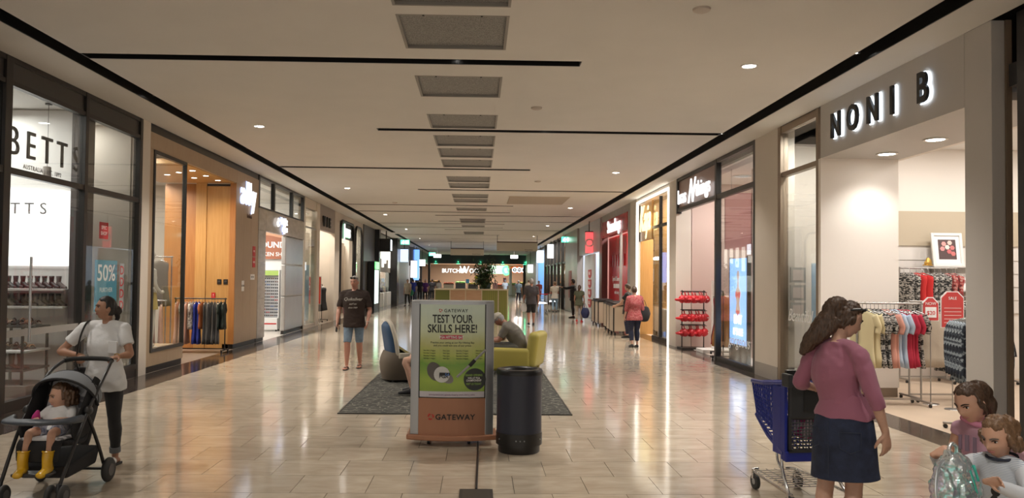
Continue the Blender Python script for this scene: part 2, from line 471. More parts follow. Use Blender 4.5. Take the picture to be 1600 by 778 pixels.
downlight(.9, 1.6, power=170, label='added unseen fill downlight over the middle of the near floor', grp='mall ceiling downlights')  # extra unseen lamp, put in to lift the foreground
# small spot heads in the black slots
SPOTM = mat('black_lamp_body', (.02,.02,.02), .4)
def slot_spot(x, y, power, lab, tilt=0):
    t = thing('slot_spotlight', lab, 'spotlight', (x, y, ZC+.19), 0, 'spotlights in the black ceiling slots')
    build(MB().lathe([(.01, 0), (.045, 0), (.045, -.11), (.038, -.115), (.01, -.10)], n=16), 'lamp_body', SPOTM, t, smooth=True)
    build(MB().lathe([(.002, -.106), (.036, -.106), (.036, -.101), (.002, -.101)], n=16), 'lens', LENS, t)
    light('slot_lamp', 'SPOT', (x, y, ZC+.06), power, WARM, .06, (0, R(tilt), 0), R(105), .6)
for i, y in enumerate((7.2, 12.0, 16.8, 21.6, 26.4, 31.2, 36, 41)):
    slot_spot(-5.01, y, 130, f'black spotlight head in the shoe shop side ceiling slot, {ORD[i]} going away', -24)
for i, y in enumerate((9.2, 14.4, 19.5, 24.6, 30, 36, 42, 50, 58)):
    slot_spot(4.54, y, 130, f'black spotlight head in the clothing shop side ceiling slot, {ORD[i]} going away', 24)
for i, (x, y) in enumerate(((-.30, 9.58), (-.3, 19.5), (-.3, 28.8), (1.2, 14.05), (1.2, 23.4))):
    slot_spot(x, y, 110, f'black spotlight head in a crosswise ceiling slot, {ORD[i]} listed')
for x, y, lb in ((2.18, 7.55, 'small round white smoke detector near the frosted ceiling edge'), (.88, 12.05, 'round white speaker cover in the ceiling beside the air grilles'), (1.59, 21.07, 'small round detector beyond the second crosswise slot'), (-3.0, 27.5, 'small round detector on the shoe shop side of the ceiling')):
    t = thing('ceiling_detector', lb, 'detector', (x, y, ZC))
    build(MB().lathe([(.09, 0), (.085, -.02), (.05, -.035), (.002, -.036)], n=18), 'cover', mat('detector_plastic', (.55,.48,.42), .5), t, smooth=True)
# outer shell behind the shops
struct(MB().box(XL-9.3, XL-9, -6, YE+8, -.25, ZC+.6), 'wall_left', WALLP)
struct(MB().box(XR+9, XR+9.3, -6, YE+8, -.25, ZC+.6), 'wall_right', WALLP)
struct(MB().box(XL-9, XR+9, YE+7.7, YE+8, -.25, ZC+.6), 'wall_back', mat('supermarket_back_wall', (.25,.16,.10), .6))
def shop(side, y0, y1, D, h, wm, fm, lamps, lcol=NEUT, front=None, back=True, cm=None):
    """room of a shop: floor, back wall, partitions, ceiling, with ceiling lamps (dx from front, y, power)"""
    s = -1 if side == 'L' else 1
    f = front if front is not None else (XL if side == 'L' else XR)
    sd = 'left' if s < 0 else 'right'
    xs = sorted((f, f+s*D)); e = .05
    struct(MB().box(xs[0], xs[1], y0, y1, -.012, .001 if s < 0 or f > XR+.2 else .0), 'floor', fm) if s < 0 else struct(MB().box(max(xs[0], 5.45), xs[1], y0, y1, -.012, .0), 'floor', fm)
    struct(MB().box(f+s*D, f+s*(D+.1), y0, y1, 0, h), 'wall_'+sd, wm)
    struct(MB().box(xs[0]+(0 if s < 0 else .2), xs[1]-(.2 if s < 0 else 0), y1-.05, y1+.05, 0, h), 'wall_back', wm)
    struct(MB().box(xs[0]+(0 if s < 0 else .22), xs[1]-(.22 if s < 0 else 0), y0, y1, h, h+.05), 'ceiling', cm or WHITEP)
    for dx, y, p in lamps:
        light('shop_lamp', 'AREA', (f+s*dx, y, h-.02), p, lcol, .5)
        build(MB().lathe([(.26, -.0), (.26, -.012), (.24, -.012), (.24, 0)], (f+s*dx, y, h), 24), 'lamp_ring', WHITEP, None)['kind'] = 'structure'
# ------------------------------------------------------------ things that fill the shops (built once, then copied)
def garment_mesh(w=.44, h=.7, th=.072, sleeve=.0, flare=1.0, seed=0, neck=.09):
    """a top or dress hanging from its shoulders; w along Y, thin along X, top at z=0"""
    rd = random.Random(seed); b = MB(); n = 22; rs = []
    prof = [(-.005, neck, .5), (-.03, neck*1.6, .7), (-.07, w*.86, .8), (-.13, w*.92, 1), (-.28, w*.84, 1.1), (-.5*h-.1, w*.84, 1.15), (-h*.85, w*.94*flare, 1.3), (-h, w*flare, 1.35)]
    ph = [rd.uniform(0, 6) for _ in range(4)]
    for i, (z, ww, tt) in enumerate(prof):
        k = i/len(prof); r = []
        for j in range(n):
            a = 2*PI*j/n
            x = th*.5*tt*math.sin(a)*(1+.35*k*math.sin(5*a+ph[0])); y = ww*.5*math.cos(a)
            x += .014*k*math.sin(y*30+ph[1])+.02*k*math.sin(y*9+ph[2])
            y += .01*k*math.sin(ph[3]+6*z*8)
            r.append((x, y, z+(.012*math.sin(y*22+ph[0]) if i == len(prof)-1 else 0)))
        rs.append(r)
    b.rings(rs)
    if sleeve:
        for s in (-1, 1):
            b.tube([(0, s*w*.40, -.07), (0, s*w*.50, -.16), (.01, s*w*.53, -.1-sleeve*.6), (.0, s*w*.50, -.1-sleeve)], [.05, .052, .045, .04], 9, 3, flat=.55)
    return b.mesh('garment_cloth', True)
HANGM = mat('hanger_chrome', (.5,.5,.5), .25, metal=1)
_g = {}
def garment(loc, rz, lab, m, kind='top', group=None, cat='garment', seed=None, sc=1.):
    """hanging garment > hanger ; loc is the shoulder point under the rail"""
    key = kind if seed is None else (kind, seed)
    dims = dict(top=dict(w=.44,h=.62,sleeve=.16), dress=dict(w=.44,h=.95,flare=1.15), long=dict(w=.42,h=.66,sleeve=.5), skirt=dict(w=.36,h=.5,flare=1.3,neck=.3), gown=dict(w=.4,h=1.15,flare=1.2), camisole=dict(w=.34,h=.55), trousers=dict(w=.34,h=.95,flare=.9,neck=.25), child=dict(w=.3,h=.45,sleeve=.1))
    if key not in _g:
        hb = MB().tube([(0,-.19,-.05),(0,-.1,-.025),(0,0,.0),(0,.1,-.025),(0,.19,-.05)], .006, 6)
        hb.tube([(0,0,0),(0,0,.05),(0,.018,.075),(0,.03,.06)], .0035, 6, 3)
        _g[key] = (garment_mesh(seed=seed if seed is not None else len(_g), **dims[kind]), hb.mesh('hanger', True))
        _g[key][1].materials.append(HANGM); _g[key][0].materials.append(m)
    cm, hm = _g[key]
    o = bpy.data.objects.new('hanging_'+dict(long='sweater', top='blouse').get(kind, kind), cm); C.objects.link(o)
    o.location = loc; o.rotation_euler = (0,0,rz); o.scale = (sc,)*3
    sl = o.material_slots[0]; sl.link = 'OBJECT'; sl.material = m
    tag(o, lab, cat, group)
    h = bpy.data.objects.new('hanger', hm); C.objects.link(h); h.parent = o
    return o
def rail_stand(name, lab, loc, rz, L, h, m, cat='clothes rack', base=.5, levels=()):
    """straight clothes rail along local X on two uprights with feet and castors"""
    t = thing(name, lab, cat, loc, rz); r = .014
    for s in (-1, 1):
        build(MB().cyl((s*L/2,0,.05),(s*L/2,0,h+.02), r, n=10), 'upright', m, t, smooth=True)
        f = build(MB().box(s*L/2-.02, s*L/2+.02, -base/2, base/2, .05, .075), 'foot', m, t, bevel=.004)
        b = MB()
        for q in (-1, 1): b.cyl((s*L/2-.012, q*base*.45, .025),(s*L/2+.012, q*base*.45, .025), .025, n=12)
        build(b, 'castor', BLACK, f, split=True)
    build(MB().cyl((-L/2-.03,0,h),(L/2+.03,0,h), r, n=10), 'rail', m, t, smooth=True)
    build(MB().box(-L/2, L/2, -.012, .012, .075, .10), 'bottom_bar', m, t)
    for z in levels: build(MB().cyl((-L/2,0,z),(L/2,0,z), r*.8, n=8), 'rail', m, t, smooth=True)
    return t
def boot_mesh(h=.2, heel=.04):
    b = MB()
    b.loft([(-.085,0,.045+heel,.032,.03),(-.06,0,.04+heel*.9,.036,.04),(.0,0,.038+heel*.5,.036,.036),(.07,0,.03,.042,.028),(.12,0,.024,.036,.022),(.145,0,.022,.022,.016)], 10, 2, lat=(0,1,0))
    b.loft([(-.06,0,.05+heel,.036,.046),(-.055,0,.11,.034,.046),(-.055,0,h,.045,.055)], 12, 2, lat=(0,1,0), round_ends=False)
    return b
def shoe_protos():
    P = {}
    for nm, h in (('ankle_boot', .19), ('tall_boot', .36)):
        bm_ = boot_mesh(h).mesh('boot_upper', True)
        sm = MB().prism([(-.10,-.034,0),(-.06,-.036,0),(-.06,-.036,.0)], (0,.07,.045)).v and MB().box(-.105,-.05,-.03,.03,0,.05).box(-.05,.10,-.036,.036,.0,.014).box(.10,.15,-.026,.026,.0,.014)
        P[nm] = (bm_, sm.mesh('sole', False))
    b = MB()
    for x, r in ((.08,.042),(.03,.036),(-.07,.034)):
        b.tube([(x,-r,.03),(x,-r*.7,.06 if x > 0 else .08),(x,0,.07 if x > 0 else .10),(x,r*.7,.06 if x > 0 else .08),(x,r,.03)], .008, 6, 2, flat=1)
    s = MB().prism([(-.11,-.03,.045),(0,-.034,.025),(.12,-.04,.015),(.14,-.02,.015),(.14,.02,.015),(.12,.04,.015),(0,.034,.025),(-.11,.03,.045)], (0,0,.016)).box(-.11,-.06,-.026,.026,0,.05)
    P['sandal'] = (b.mesh('strap', True), s.mesh('sole', False))
    return P
SHOES = shoe_protos()
def shoe(kind, loc, rz, lab, m, m2, group):
    a, s = SHOES[kind]
    for me, q in ((a, m), (s, m2)):
        if not me.materials: me.materials.append(q)
    root = bpy.data.objects.new(kind, a); C.objects.link(root)
    root.location = loc; root.rotation_euler = (0,0,rz)
    root.material_slots[0].link = 'OBJECT'; root.material_slots[0].material = m
    c = bpy.data.objects.new('sole', s); C.objects.link(c); c.parent = root
    c.material_slots[0].link = 'OBJECT'; c.material_slots[0].material = m2
    return tag(root, lab, 'shoe', group)
def pane(mb, X, y0, y1, z0, z1, t=.012): return mb.box(X-t/2, X+t/2, y0, y1, z0, z1)
def front(name, lab, X, y0, y1): return thing(name, lab, 'shopfront', (X, (y0+y1)/2, 0))
def P(mb, name, m, t, **k): return build(mb, name, m, t, world=True, **k)
BOLDW = emis('sign_white_light', (1,1,1), .6)
HALO = emis('halo_light', (.35,.50,1), .55)
# ------------------------------------------------------------ shoe shop (black glass front)
SHOPF = mat('shop_vinyl_floor', (.20,.15,.12), .35, var=.1, vs=3)
shop('L', -2, 13.45, 6, 4.3, WALLP, SHOPF, [(1.2, 10.4, 26), (2.5, 7.5, 30), (3.6, 11, 20), (1.0, 12.9, 8)], NEUT)
t = front('shopfront', 'black framed glass shopfront of the shoe shop behind the pram', XL, 5, 13.4)
for y, wd in ((6.2,.08),(9.62,.14),(11.53,.09),(13.37,.09)):
    P(MB().box(XL-.12, XL, y-wd/2, y+wd/2, 0, ZC), 'mullion', DARKM, t, bevel=.004)
for a, b in ((6.24,9.55),(9.69,11.485),(11.575,13.325)):
    for z0, z1 in ((0,.14),(2.97,3.05),(4.07,4.13),(4.36,ZC)):
        P(MB().box(XL-.10, XL-.01, a, b, z0, z1), 'transom', DARKM, t, split=True)
    P(MB().box(XL-.06, XL-.04, a, b, 4.13, 4.36), 'spandrel_panel', mat('charcoal_spandrel', (.05,.046,.043), .4), t)
    P(pane(MB(), XL-.05, a, b, .14, 2.97), 'glass_pane', GLASSD if a < 9 else GLASS, t)
    P(pane(MB(), XL-.05, a, b, 3.05, 4.07), 'glass_pane', GLASSD if a < 9 else GLASS, t)
P(MB().box(XL-.05, XL+.0, 11.575, 13.325, .14, .22), 'kick_rail', DARKM, t)
P(MB().cyl((XL+.03, 10.12, .85), (XL+.03, 10.12, 1.95), .016, n=10), 'door_pull', mat('pull_steel', (.5,.5,.5), .25, metal=1), t, smooth=True)
P(MB().box(XL-.043, XL-.041, 9.70, 11.48, .93, 1.02), 'safety_band', mat('band_frost', (.42,.41,.40), .6), t)
# hanging letters behind the glass
t = thing('shop_sign', 'large black letters hanging behind the glass above the shoe shop', 'sign', (XL-.2, 10.6, 3.2))
LTR = mat('sign_black', (.012,.012,.013), .35)
for i, ch in enumerate('BETTS'):
    y = 9.93+i*.385
    text('sign_letter', ch, .53, LTR, t, (XL-.16, y+.06, 3.25), F_LEFT, .012, -.002, xs=.86)
text('small_lettering', 'AUSTRALIA | EST. 1892', .085, mat('sign_grey', (.18,.17,.17), .5), t, (XL-.13, 10.62, 3.10), F_LEFT, .003, 0, xs=.9, space=1.2)
b = MB()
for y in (9.93, 11.47): b.cyl((XL-.16, y, 3.6), (XL-.16, y, 4.3), .004, n=6)
P(b, 'suspension_wire', BLACK, t)
# display wall facing the corridor end
struct(MB().box(XL-2.9, XL-.41, 12.16, 12.26, 0, 4.28), 'wall_back', mat('shoe_wall_white', (.82,.80,.78), .6))
struct(MB().box(XL-.41, XL-.22, 11.88, 12.2, 0, 4.28), 'trim_1', mat('column_grey', (.10,.09,.088), .5))
t = thing('lightbox', 'glowing white lightbox panel with grey lettering above the shoe shelves', 'lightbox', (XL-1.6, 12.14, 2.4))
P(MB().box(XL-2.8, XL-.43, 12.11, 12.155, 1.86, 3.02), 'glowing_panel', emis('lightbox_glow', (1,.97,.95), .85), t)
for i, ch in enumerate('BETTS'):
    text('lightbox_letter', ch, .25, mat('sign_grey', (.18,.17,.17), .5), t, (XL-1.80+i*.215, 12.105, 2.66), F_CAM, .003)
light('lightbox_lamp', 'AREA', (XL-1.5, 11.6, 4.2), 10, NEUT, .5)
for i, (x, y, z) in enumerate(((-6.35, 10.45, 3.16), (-6.5, 11.75, 3.18))):
    p = thing('pendant_lamp', ['grey cylinder pendant lamp hanging before the large letters', 'pale pendant lamp hanging beside the grey column in the shoe shop'][i], 'pendant lamp', (x, y, z))
    build(MB().lathe([(.03,.17),(.055,.16),(.06,0),(.05,0),(.045,.14)], n=18), 'shade', mat('pendant_grey', (.30,.27,.25), .5), p, smooth=True)
    build(MB().cyl((0,0,.16),(0,0,4.3-z), .004, n=6), 'cord', BLACK, p)
    build(MB().lathe([(.0,1.13),(.05,1.13),(.05,1.10),(.0,1.10)], n=16), 'ceiling_rose', BLACK, p)
SHELFW = mat('shelf_white', (.72,.70,.68), .4)
for z, lab in ((1.51, 'upper white wall shelf of black ankle boots in the shoe shop'), (1.245, 'lower white wall shelf of black ankle boots in the shoe shop')):
    t = thing('wall_shelf', lab, 'shelf', (XL-1.4, 12, z))
    P(MB().box(XL-2.6, XL-.43, 11.78, 12.155, z-.025, z), 'board', SHELFW, t, bevel=.003)
    P(MB().box(XL-2.6, XL-.43, 11.775, 11.78, z-.03, z-.002), 'front_edge', mat('shelf_edge', (.5,.48,.46), .4), t)
BL = mat('black_leather', (.018,.016,.016), .35); BR = mat('brown_leather', (.10,.045,.025), .4); TAN = mat('tan_leather', (.36,.18,.09), .45); NUDE = mat('nude_leather', (.50,.33,.24), .45); SOLE = mat('shoe_sole', (.05,.04,.035), .6); GRYL = mat('grey_suede', (.13,.12,.115), .8)
for r_, z in ((0, 1.513), (1, 1.248)):
    for k in range(17):
        x = XL-.56-k*.108
        shoe('ankle_boot', (x, 11.95, z), R(-24), f"black ankle boot on the {'upper' if r_ == 0 else 'lower'} white shelf, {ORD[k]} counting from the grey column", BL if (k+r_)%4 else GRYL, SOLE, 'ankle boots on the white shelves').scale = (.8,.8,1.0)
t = thing('display_table', 'black framed tiered display table of sandals and tall boots behind the shoe shop glass', 'display table', (XL-1.2, 11.4, 0))
FR = mat('table_black_steel', (.02,.02,.02), .4)
for x in (XL-2.4, XL-1.15, XL-.62):
    for y in (11.1, 11.72):
        P(MB().box(x-.015, x+.015, y-.015, y+.015, 0, .98), 'leg', FR, t)
for z, y0, m_ in ((.98, 11.35, FR), (.64, 11.1, SHELFW), (.38, 11.05, FR)):
    P(MB().box(XL-2.42, XL-.58, y0, 11.74, z-.03, z), 'shelf_board', m_, t, bevel=.003)
P(MB().box(XL-2.3, XL-.5, 11.0, 11.7, 0.0, .16), 'plinth', mat('plinth_greige', (.22,.19,.17), .6), t, bevel=.004)
for r_, (kind, z, y, n, ms) in enumerate((('sandal', .982, 11.52, 11, (BR, TAN, BL, NUDE)), ('sandal', .642, 11.38, 10, (TAN, BL, BR, NUDE)), ('tall_boot', .382, 11.25, 10, (BR, BR, BL, BR)))):
    for k in range(n+4):
        nm = ('strappy sandal on the top tier', 'strappy sandal on the middle tier', 'tall leather boot on the low tier')[r_]
        o = shoe(kind, (XL-.70-k*.122, y, z), R(-25), f"{nm} of the black table, {ORD[k]} from the grey column", ms[k % 4], SOLE, ('sandals on the top tier', 'sandals on the middle tier', 'tall boots on the low tier')[r_])
        if kind == 'tall_boot': o.scale = (.9,.9,.62)
def poster(name, lab, loc, rot, w, h, m, frame=None, cat='poster'):
    """flat printed sheet with thickness; loc is its centre"""
    t = thing(name, lab, cat, loc)
    M4 = Matrix.Translation(loc) @ rot.to_4x4()
    b = MB().box(-w/2, w/2, -h/2, h/2, -.006, .0); b.v = [M4 @ Vector(p) for p in b.v]
    build(b, 'sheet', m, t, world=True)
    if frame:
        b = MB()
        for q in ((-w/2-.02, -w/2, -h/2-.02, h/2+.02), (w/2, w/2+.02, -h/2-.02, h/2+.02), (-w/2, w/2, h/2, h/2+.02), (-w/2, w/2, -h/2-.02, -h/2)): b.box(q[0], q[1], q[2], q[3], -.012, .01)
        b.v = [M4 @ Vector(p) for p in b.v]; build(b, 'frame', frame, t, world=True)
    def line(s, sz, dx, dy, mm, off=0., xs=1., nm='lettering', sh=0.):
        p = M4 @ Vector((dx, dy, .001)); text(nm, s, sz, mm, t, p, rot, .0008, off, xs=xs, shear=sh)
    return t, line
INKW = mat('ink_white', (.85,.85,.85), .5); INKK = mat('ink_black', (.015,.015,.015), .5); INKR = mat('ink_red', (.55,.02,.025), .5)
t, ln = poster('poster', 'reflection of a light blue sale poster reading 50%, built behind the shoe shop glass', (XL-.0575, 12.33, 1.56), F_LEFT, .72, .80, mat('reflected_poster_blue', (.10,.38,.55), .5))  # mirror image in the pane, built as a printed sheet
ln('50%', .36, 0, .08, INKW, .004); ln('FURTHER', .10, 0, -.10, INKW); ln('OFF', .17, 0, -.30, INKW)
t, ln = poster('poster', 'small white bordered red square sign behind the second shoe shop pane', (XL-.0575, 12.22, 2.42), F_LEFT, .28, .26, INKR)
ln('SPEC', .08, 0, .02, INKW, .002); ln('SHOP', .08, 0, -.07, INKW, .002)
t, ln = poster('poster', 'reflection of red glyphs, built as a narrow pale strip beside the blue one', (XL-.0575, 12.86, 1.52), F_LEFT, .16, .8, mat('reflected_poster_pale', (.5,.52,.56), .5))  # reflection of red lettering opposite, put into the print
for k in range(4): ln('D', .2, 0, .22-k*.19, INKR, .004)
t, ln = poster('poster', 'small red and white sign on the smoky glass at the edge of the shoe shop', (XL-.035, 9.40, 2.05), F_LEFT, .26, .34, INKR)
ln('SALE', .1, 0, -.02, INKW)
# ------------------------------------------------------------ clothing shop with wood facade
WOOD = ramp_mat('pale_oak_laminate', [(.25,(.36,.26,.17)),(.75,(.44,.33,.225))], .45, 'noise', 6, (14,14,.5), .02)
GOLD = ramp_mat('golden_maple', [(.25,(.50,.27,.085)),(.75,(.60,.35,.13))], .35, 'noise', 4, (10,10,.45), .02)
ORNG = ramp_mat('orange_cherry', [(.25,(.40,.17,.05)),(.75,(.48,.22,.07))], .4, 'noise', 4, (10,10,.5), .02)
shop('L', 13.45, 20.5, 6, 4.1, WALLP, mat('clothing_floor', (.24,.19,.15), .35, var=.08, vs=4), [(2.2, 16.6, 45), (1.0, 14.9, 35), (2.0, 18.0, 30), (4, 18.5, 40)], WARM)
struct(MB().box(XL-.3, XL, 13.42, 13.72, 0, ZC), 'trim_2', WALLP)
t = front('shopfront', 'pale oak facade of the clothing shop beside the shoe shop', XL, 13.72, 20.45)
P(MB().box(XL-.28, XL-.02, 13.72, 20.45, 4.27, ZC), 'shadow_gap', BLACK, t)
ys = [13.72+i*.6117 for i in range(12)]
for a, b_ in zip(ys, ys[1:]):
    P(MB().box(XL-.06, XL, a+.002, b_-.002, 3.97, 4.27), 'facade_panel', WOOD, t)
P(MB().box(XL-.30, XL, 13.72, 13.86, .12, 3.966), 'facade_panel', WOOD, t)
for a, b_ in ((13.862, 14.63), (14.634, 15.4)): P(MB().box(XL-.30, XL, a, b_, .12, .36), 'facade_panel', WOOD, t)
for a, b_ in ((18.6, 19.216), (19.22, 19.836), (19.84, 20.45)): P(MB().box(XL-.06, XL, a, b_, .12, 3.966), 'facade_panel', WOOD, t)
P(MB().box(XL-.28, XL-.03, 13.72, 15.42, 0, .12).box(XL-.28, XL-.03, 18.6, 20.45, 0, .12), 'skirting', BLACK, t, split=True)
for q in ((13.86,13.93,.36,3.97),(15.36,15.40,.36,3.97),(13.93,15.36,3.90,3.97),(13.93,15.36,.36,.42)):
    P(MB().box(XL-.06, XL+.02, *q), 'window_frame', BLACK, t, bevel=.003)
P(pane(MB(), XL-.02, 13.93, 15.36, .42, 3.9), 'glass_pane', GLASS, t)
P(MB().box(XL-1.1, XL-.06, 13.88, 15.36, .34, .40), 'display_floor', WOOD, t)
P(MB().box(XL-1.8, XL-.06, 15.42, 18.6, 3.95, 4.05), 'soffit', GOLD, t)
b = MB().box(XL-.95, XL-.12, 18.6, 18.66, 0, 3.95)
P(MB().box(XL-.95, XL-.70, 18.58, 18.66, 0, 3.95), 'inner_panel', GOLD, t)
P(MB().box(XL-.695, XL-.14, 18.6, 18.66, 0, 3.88), 'inner_door_panel', GOLD, t, bevel=.004)
P(MB().box(XL-.135, XL, 18.55, 18.6, .12, 3.95), 'inner_panel', ORNG, t)
P(MB().box(XL-1.75, XL-.955, 18.75, 18.82, 0, 3.95), 'inner_panel', ORNG, t)
P(MB().box(XL-.70, XL-.13, 18.585, 18.64, 3.89, 3.93), 'door_head', BLACK, t)
for x in (-6.17, -6.02):
    p = thing('switch_plate', f"black control plate on the golden wood panel, the one {'nearer the shop interior' if x < -6.1 else 'nearer the corridor'}", 'switch', (x, 18.6, 1.6))
    build(MB().box(-.05,.05,-.02,0,-.06,.06), 'plate', BLACK, p, bevel=.004); build(MB().box(-.03,.03,-.024,-.02,-.01,.03), 'button', mat('button_grey', (.06,.06,.06), .3), p)
t, ln = poster('small_sign', 'small red notice on the golden wood panel below the black plates', (-6.3, 18.58, 1.27), F_CAM, .09, .14, INKR, None, 'sign')
ln('!', .1, 0, -.03, INKW)
for i, (x, y) in enumerate(((-6.05,16.4),(-6.05,17.2),(-6.05,18.0),(-6.45,16.7),(-6.45,17.6),(-6.85,17.1))):
    downlight(x, y, 3.95, f'bright warm downlight in the wooden soffit of the clothing shop, {ORD[i]} of six', 22, (1,.72,.42), .06, 130, 'downlights in the wooden soffit')
t = thing('shop_sign', 'white glowing lowercase letters on the pale oak facade', 'sign', (XL, 19.5, 3.5))
for ch, y, z in (('a',18.98,3.52),('l',19.33,3.52),('l',19.56,3.52),('y',19.88,3.52)):
    text('sign_letter', ch, .82, emis('ally_face', (.95,.97,1), .6), t, (XL+.05, y, z), F_LEFT, .02, .0, xs=.9)
    text('halo_letter', ch, .84, HALO, t, (XL+.012, y, z-.005), F_LEFT, .006, .010, xs=.9)
text('small_lettering', 'fashion', .14, mat('sign_brown', (.10,.05,.03), .5), t, (XL+.012, 19.62, 3.2), F_LEFT, .004, .002)
for lab, y, z, m_, s_, hh in (('red fire equipment sign, the upper of two on the oak facade', 20.1, 2.38, INKR, 'FIRE', .26), ('red fire equipment sign, the lower of two on the oak facade', 20.1, 2.1, INKR, 'HOSE', .26), ('white paper notice on the oak facade near the stone front', 20.0, 1.72, INKW, 'NOTICE', .14), ('small white notice sheet low on the oak facade', 19.2, 1.5, INKW, 'HOURS', .26)):
    t, ln = poster('small_sign', lab, (XL+.008, y, z), F_LEFT, .24 if m_ is INKR else .36 if hh < .2 else .2, hh, m_, None, 'sign')
    ln(s_, .07, 0, -.02, INKW if m_ is INKR else INKK)
# mannequin in the window
def mannequin(lab, loc, rz, m, skirtm=None, topm=None):
    t = thing('mannequin', lab, 'mannequin', loc, rz)
    b = MB(); s = 1.0
    b.loft([(0,0,.90,.14,.10),(0,0,1.0,.155,.11),(0,.01,1.12,.115,.085),(0,.01,1.28,.145,.10),(0,0,1.42,.15,.075),(0,0,1.5,.05,.05),(0,0,1.58,.045,.045)], 16, 3)
    b.ball((0,.015,1.70), .078, .095, .115, 16, 12)
    for q in (-1, 1):
        b.loft([(q*.08,0,.95,.085,.09),(q*.09,.015*q,.5,.055,.06),(q*.09,-.02+.03*q,.1,.032,.035),(q*.09,.02+.03*q,.035,.03,.03)], 12, 3)
        b.loft([(q*.165,0,1.42,.045,.05),(q*.22,0,1.16,.036,.04),(q*.17,.14,1.02,.026,.028),(q*.14,.2,1.03,.02,.03)], 10, 3)
    build(b, 'figure_body', m, t, smooth=True)
    if skirtm: build(MB().loft([(0,0,.70,.20,.15),(0,0,.82,.185,.14),(0,0,1.0,.165,.12),(0,.01,1.1,.125,.095)], 18, 2, round_ends=False), 'shorts', skirtm, t, smooth=True)
    if topm: build(MB().loft([(0,0,1.02,.17,.125),(0,.01,1.13,.135,.10),(0,.01,1.28,.16,.115),(0,0,1.42,.165,.09),(0,0,1.49,.07,.06)], 18, 2, round_ends=False), 'top', topm, t, smooth=True)
    build(MB().lathe([(.0,.0),(.16,0),(.16,.012),(.0,.015)], n=20), 'stand', GLASS if False else SHELFW, t)
    return t
MANN = mat('mannequin_white', (.72,.68,.63), .4)
mannequin('white mannequin in yellow shorts standing in the clothing shop window', (-6.12, 14.55, .40), R(-40), MANN, mat('yellow_cotton', (.62,.46,.14), .8, bump=.2, bs=40), mat('white_cotton', (.75,.73,.70), .85))
CREAM = mat('cream_linen', (.62,.56,.47), .9, bump=.3, bs=50); TAUPE = mat('taupe_cloth', (.19,.165,.14), .9, bump=.3, bs=50)
ROSE = mat('dusty_rose_cloth', (.34,.15,.14), .9, bump=.2); PEACH = mat('peach_cloth', (.62,.36,.28), .9, bump=.2); PRINT = ramp_mat('grey_print_cloth', [(.3,(.06,.06,.06)),(.5,(.42,.38,.34)),(.7,(.62,.58,.52))], .9, 'noise', 24)
BLUE = mat('royal_blue_cloth', (.02,.04,.30), .8); RUST = mat('rust_cloth', (.34,.10,.03), .85); BLK = mat('black_cloth', (.012,.012,.014), .9, sheen=.3); DKGRN = mat('dark_green_cloth', (.012,.022,.018), .9)
rail_stand('clothes_rack', 'steel wall rack of cream blouses behind the clothing shop window', (-7.05, 16.3, 0), 0, 1.3, 2.12, HANGM)
for k, (m_, kd, lab) in enumerate(((CREAM,'top','cream linen blouse on the high rack behind the mannequin'),(CREAM,'top','second cream linen blouse on the high rack, farther in'),(TAUPE,'dress','taupe dress on the high rack nearest the golden panel'))):
    garment((-7.25+k*.27+(.12 if k==2 else 0), 16.22, 2.05), R(72), lab, m_, kd, 'garments on the high rack')
rail_stand('clothes_rack', 'low steel rack of dusty rose garments behind the shop window', (-6.95, 15.9, 0), 0, 1.2, 1.22, HANGM)
for k in range(7):
    garment((-7.45+k*.17, 15.9, 1.15), R(20), f'dusty rose garment on the low rack, {ORD[k]} counting towards the corridor', ROSE if k % 3 else PEACH, 'dress', 'dusty rose garments on the low rack')
rail_stand('clothes_rack', 'black clothes rack of bright and black garments in the wooden shop entrance', (-6.3, 17.75, 0), 0, 1.12, 1.22, BLACK)
cols = [(PEACH,'peach'),(PEACH,'peach'),(PRINT,'grey printed'),(PEACH,'peach'),(PRINT,'grey printed'),(PRINT,'grey printed'),(BLUE,'royal blue'),(BLUE,'royal blue'),(RUST,'rust'),(BLK,'black'),(BLK,'black'),(BLK,'black'),(BLK,'black'),(BLK,'black'),(DKGRN,'dark green'),(DKGRN,'dark green')]
for k, (m_, nm) in enumerate(cols):
    garment((-6.82+k*.07, 17.75, 1.15), R(8+9*math.sin(k*2.1)), f'{nm} garment on the entrance rack, {ORD[k]} counting towards the corridor', m_, 'dress' if nm in ('peach','royal blue','black') else 'top', 'garments on the entrance rack', seed=k % 4+20)
# ------------------------------------------------------------ sunglasses shop (stone front)
STONE = mat('pale_travertine', (.42,.37,.32), .25, var=.10, vs=3, stretch=(1,1,3))
STEEL = mat('brushed_panel', (.46,.45,.44), .28, metal=.5, var=.05, vs=2)
TERRA = mat('terracotta_print', (.36,.13,.07), .5); BRIGHT = mat('shop_white', (.80,.79,.77), .5)
shop('L', 20.55, 25.85, 5, 4.3, BRIGHT, mat('pale_shop_floor', (.50,.46,.41), .3), [(1.2, 22.3, 55), (2.5, 24, 55), (3.5, 22, 50)], NEUT)
t = front('shopfront', 'pale stone panel front of the sunglasses shop beside the oak facade', XL, 20.5, 25.9)
for y in (20.52, 22.05, 24.2, 25.72): P(MB().box(XL-.1, XL, y-.06, y+.06, 3.58, 4.38), 'mullion', BLACK, t)
P(MB().box(XL-.1, XL, 20.5, 25.8, 3.55, 3.6).box(XL-.1, XL, 20.5, 25.8, 4.36, ZC), 'transom', BLACK, t, split=True)
for a, b_ in ((20.58,21.99),(22.11,24.14),(24.26,25.66)): P(pane(MB(), XL-.05, a, b_, 3.6, 4.36), 'glass_pane', GLASS, t)
for a, b_ in ((20.5,21.2),(21.2,22.35),(22.35,23.5),(23.5,24.65),(24.65,25.8)):
    P(MB().box(XL-.12, XL, a+.004, b_-.004, 2.97, 3.55), 'stone_panel', STONE, t)
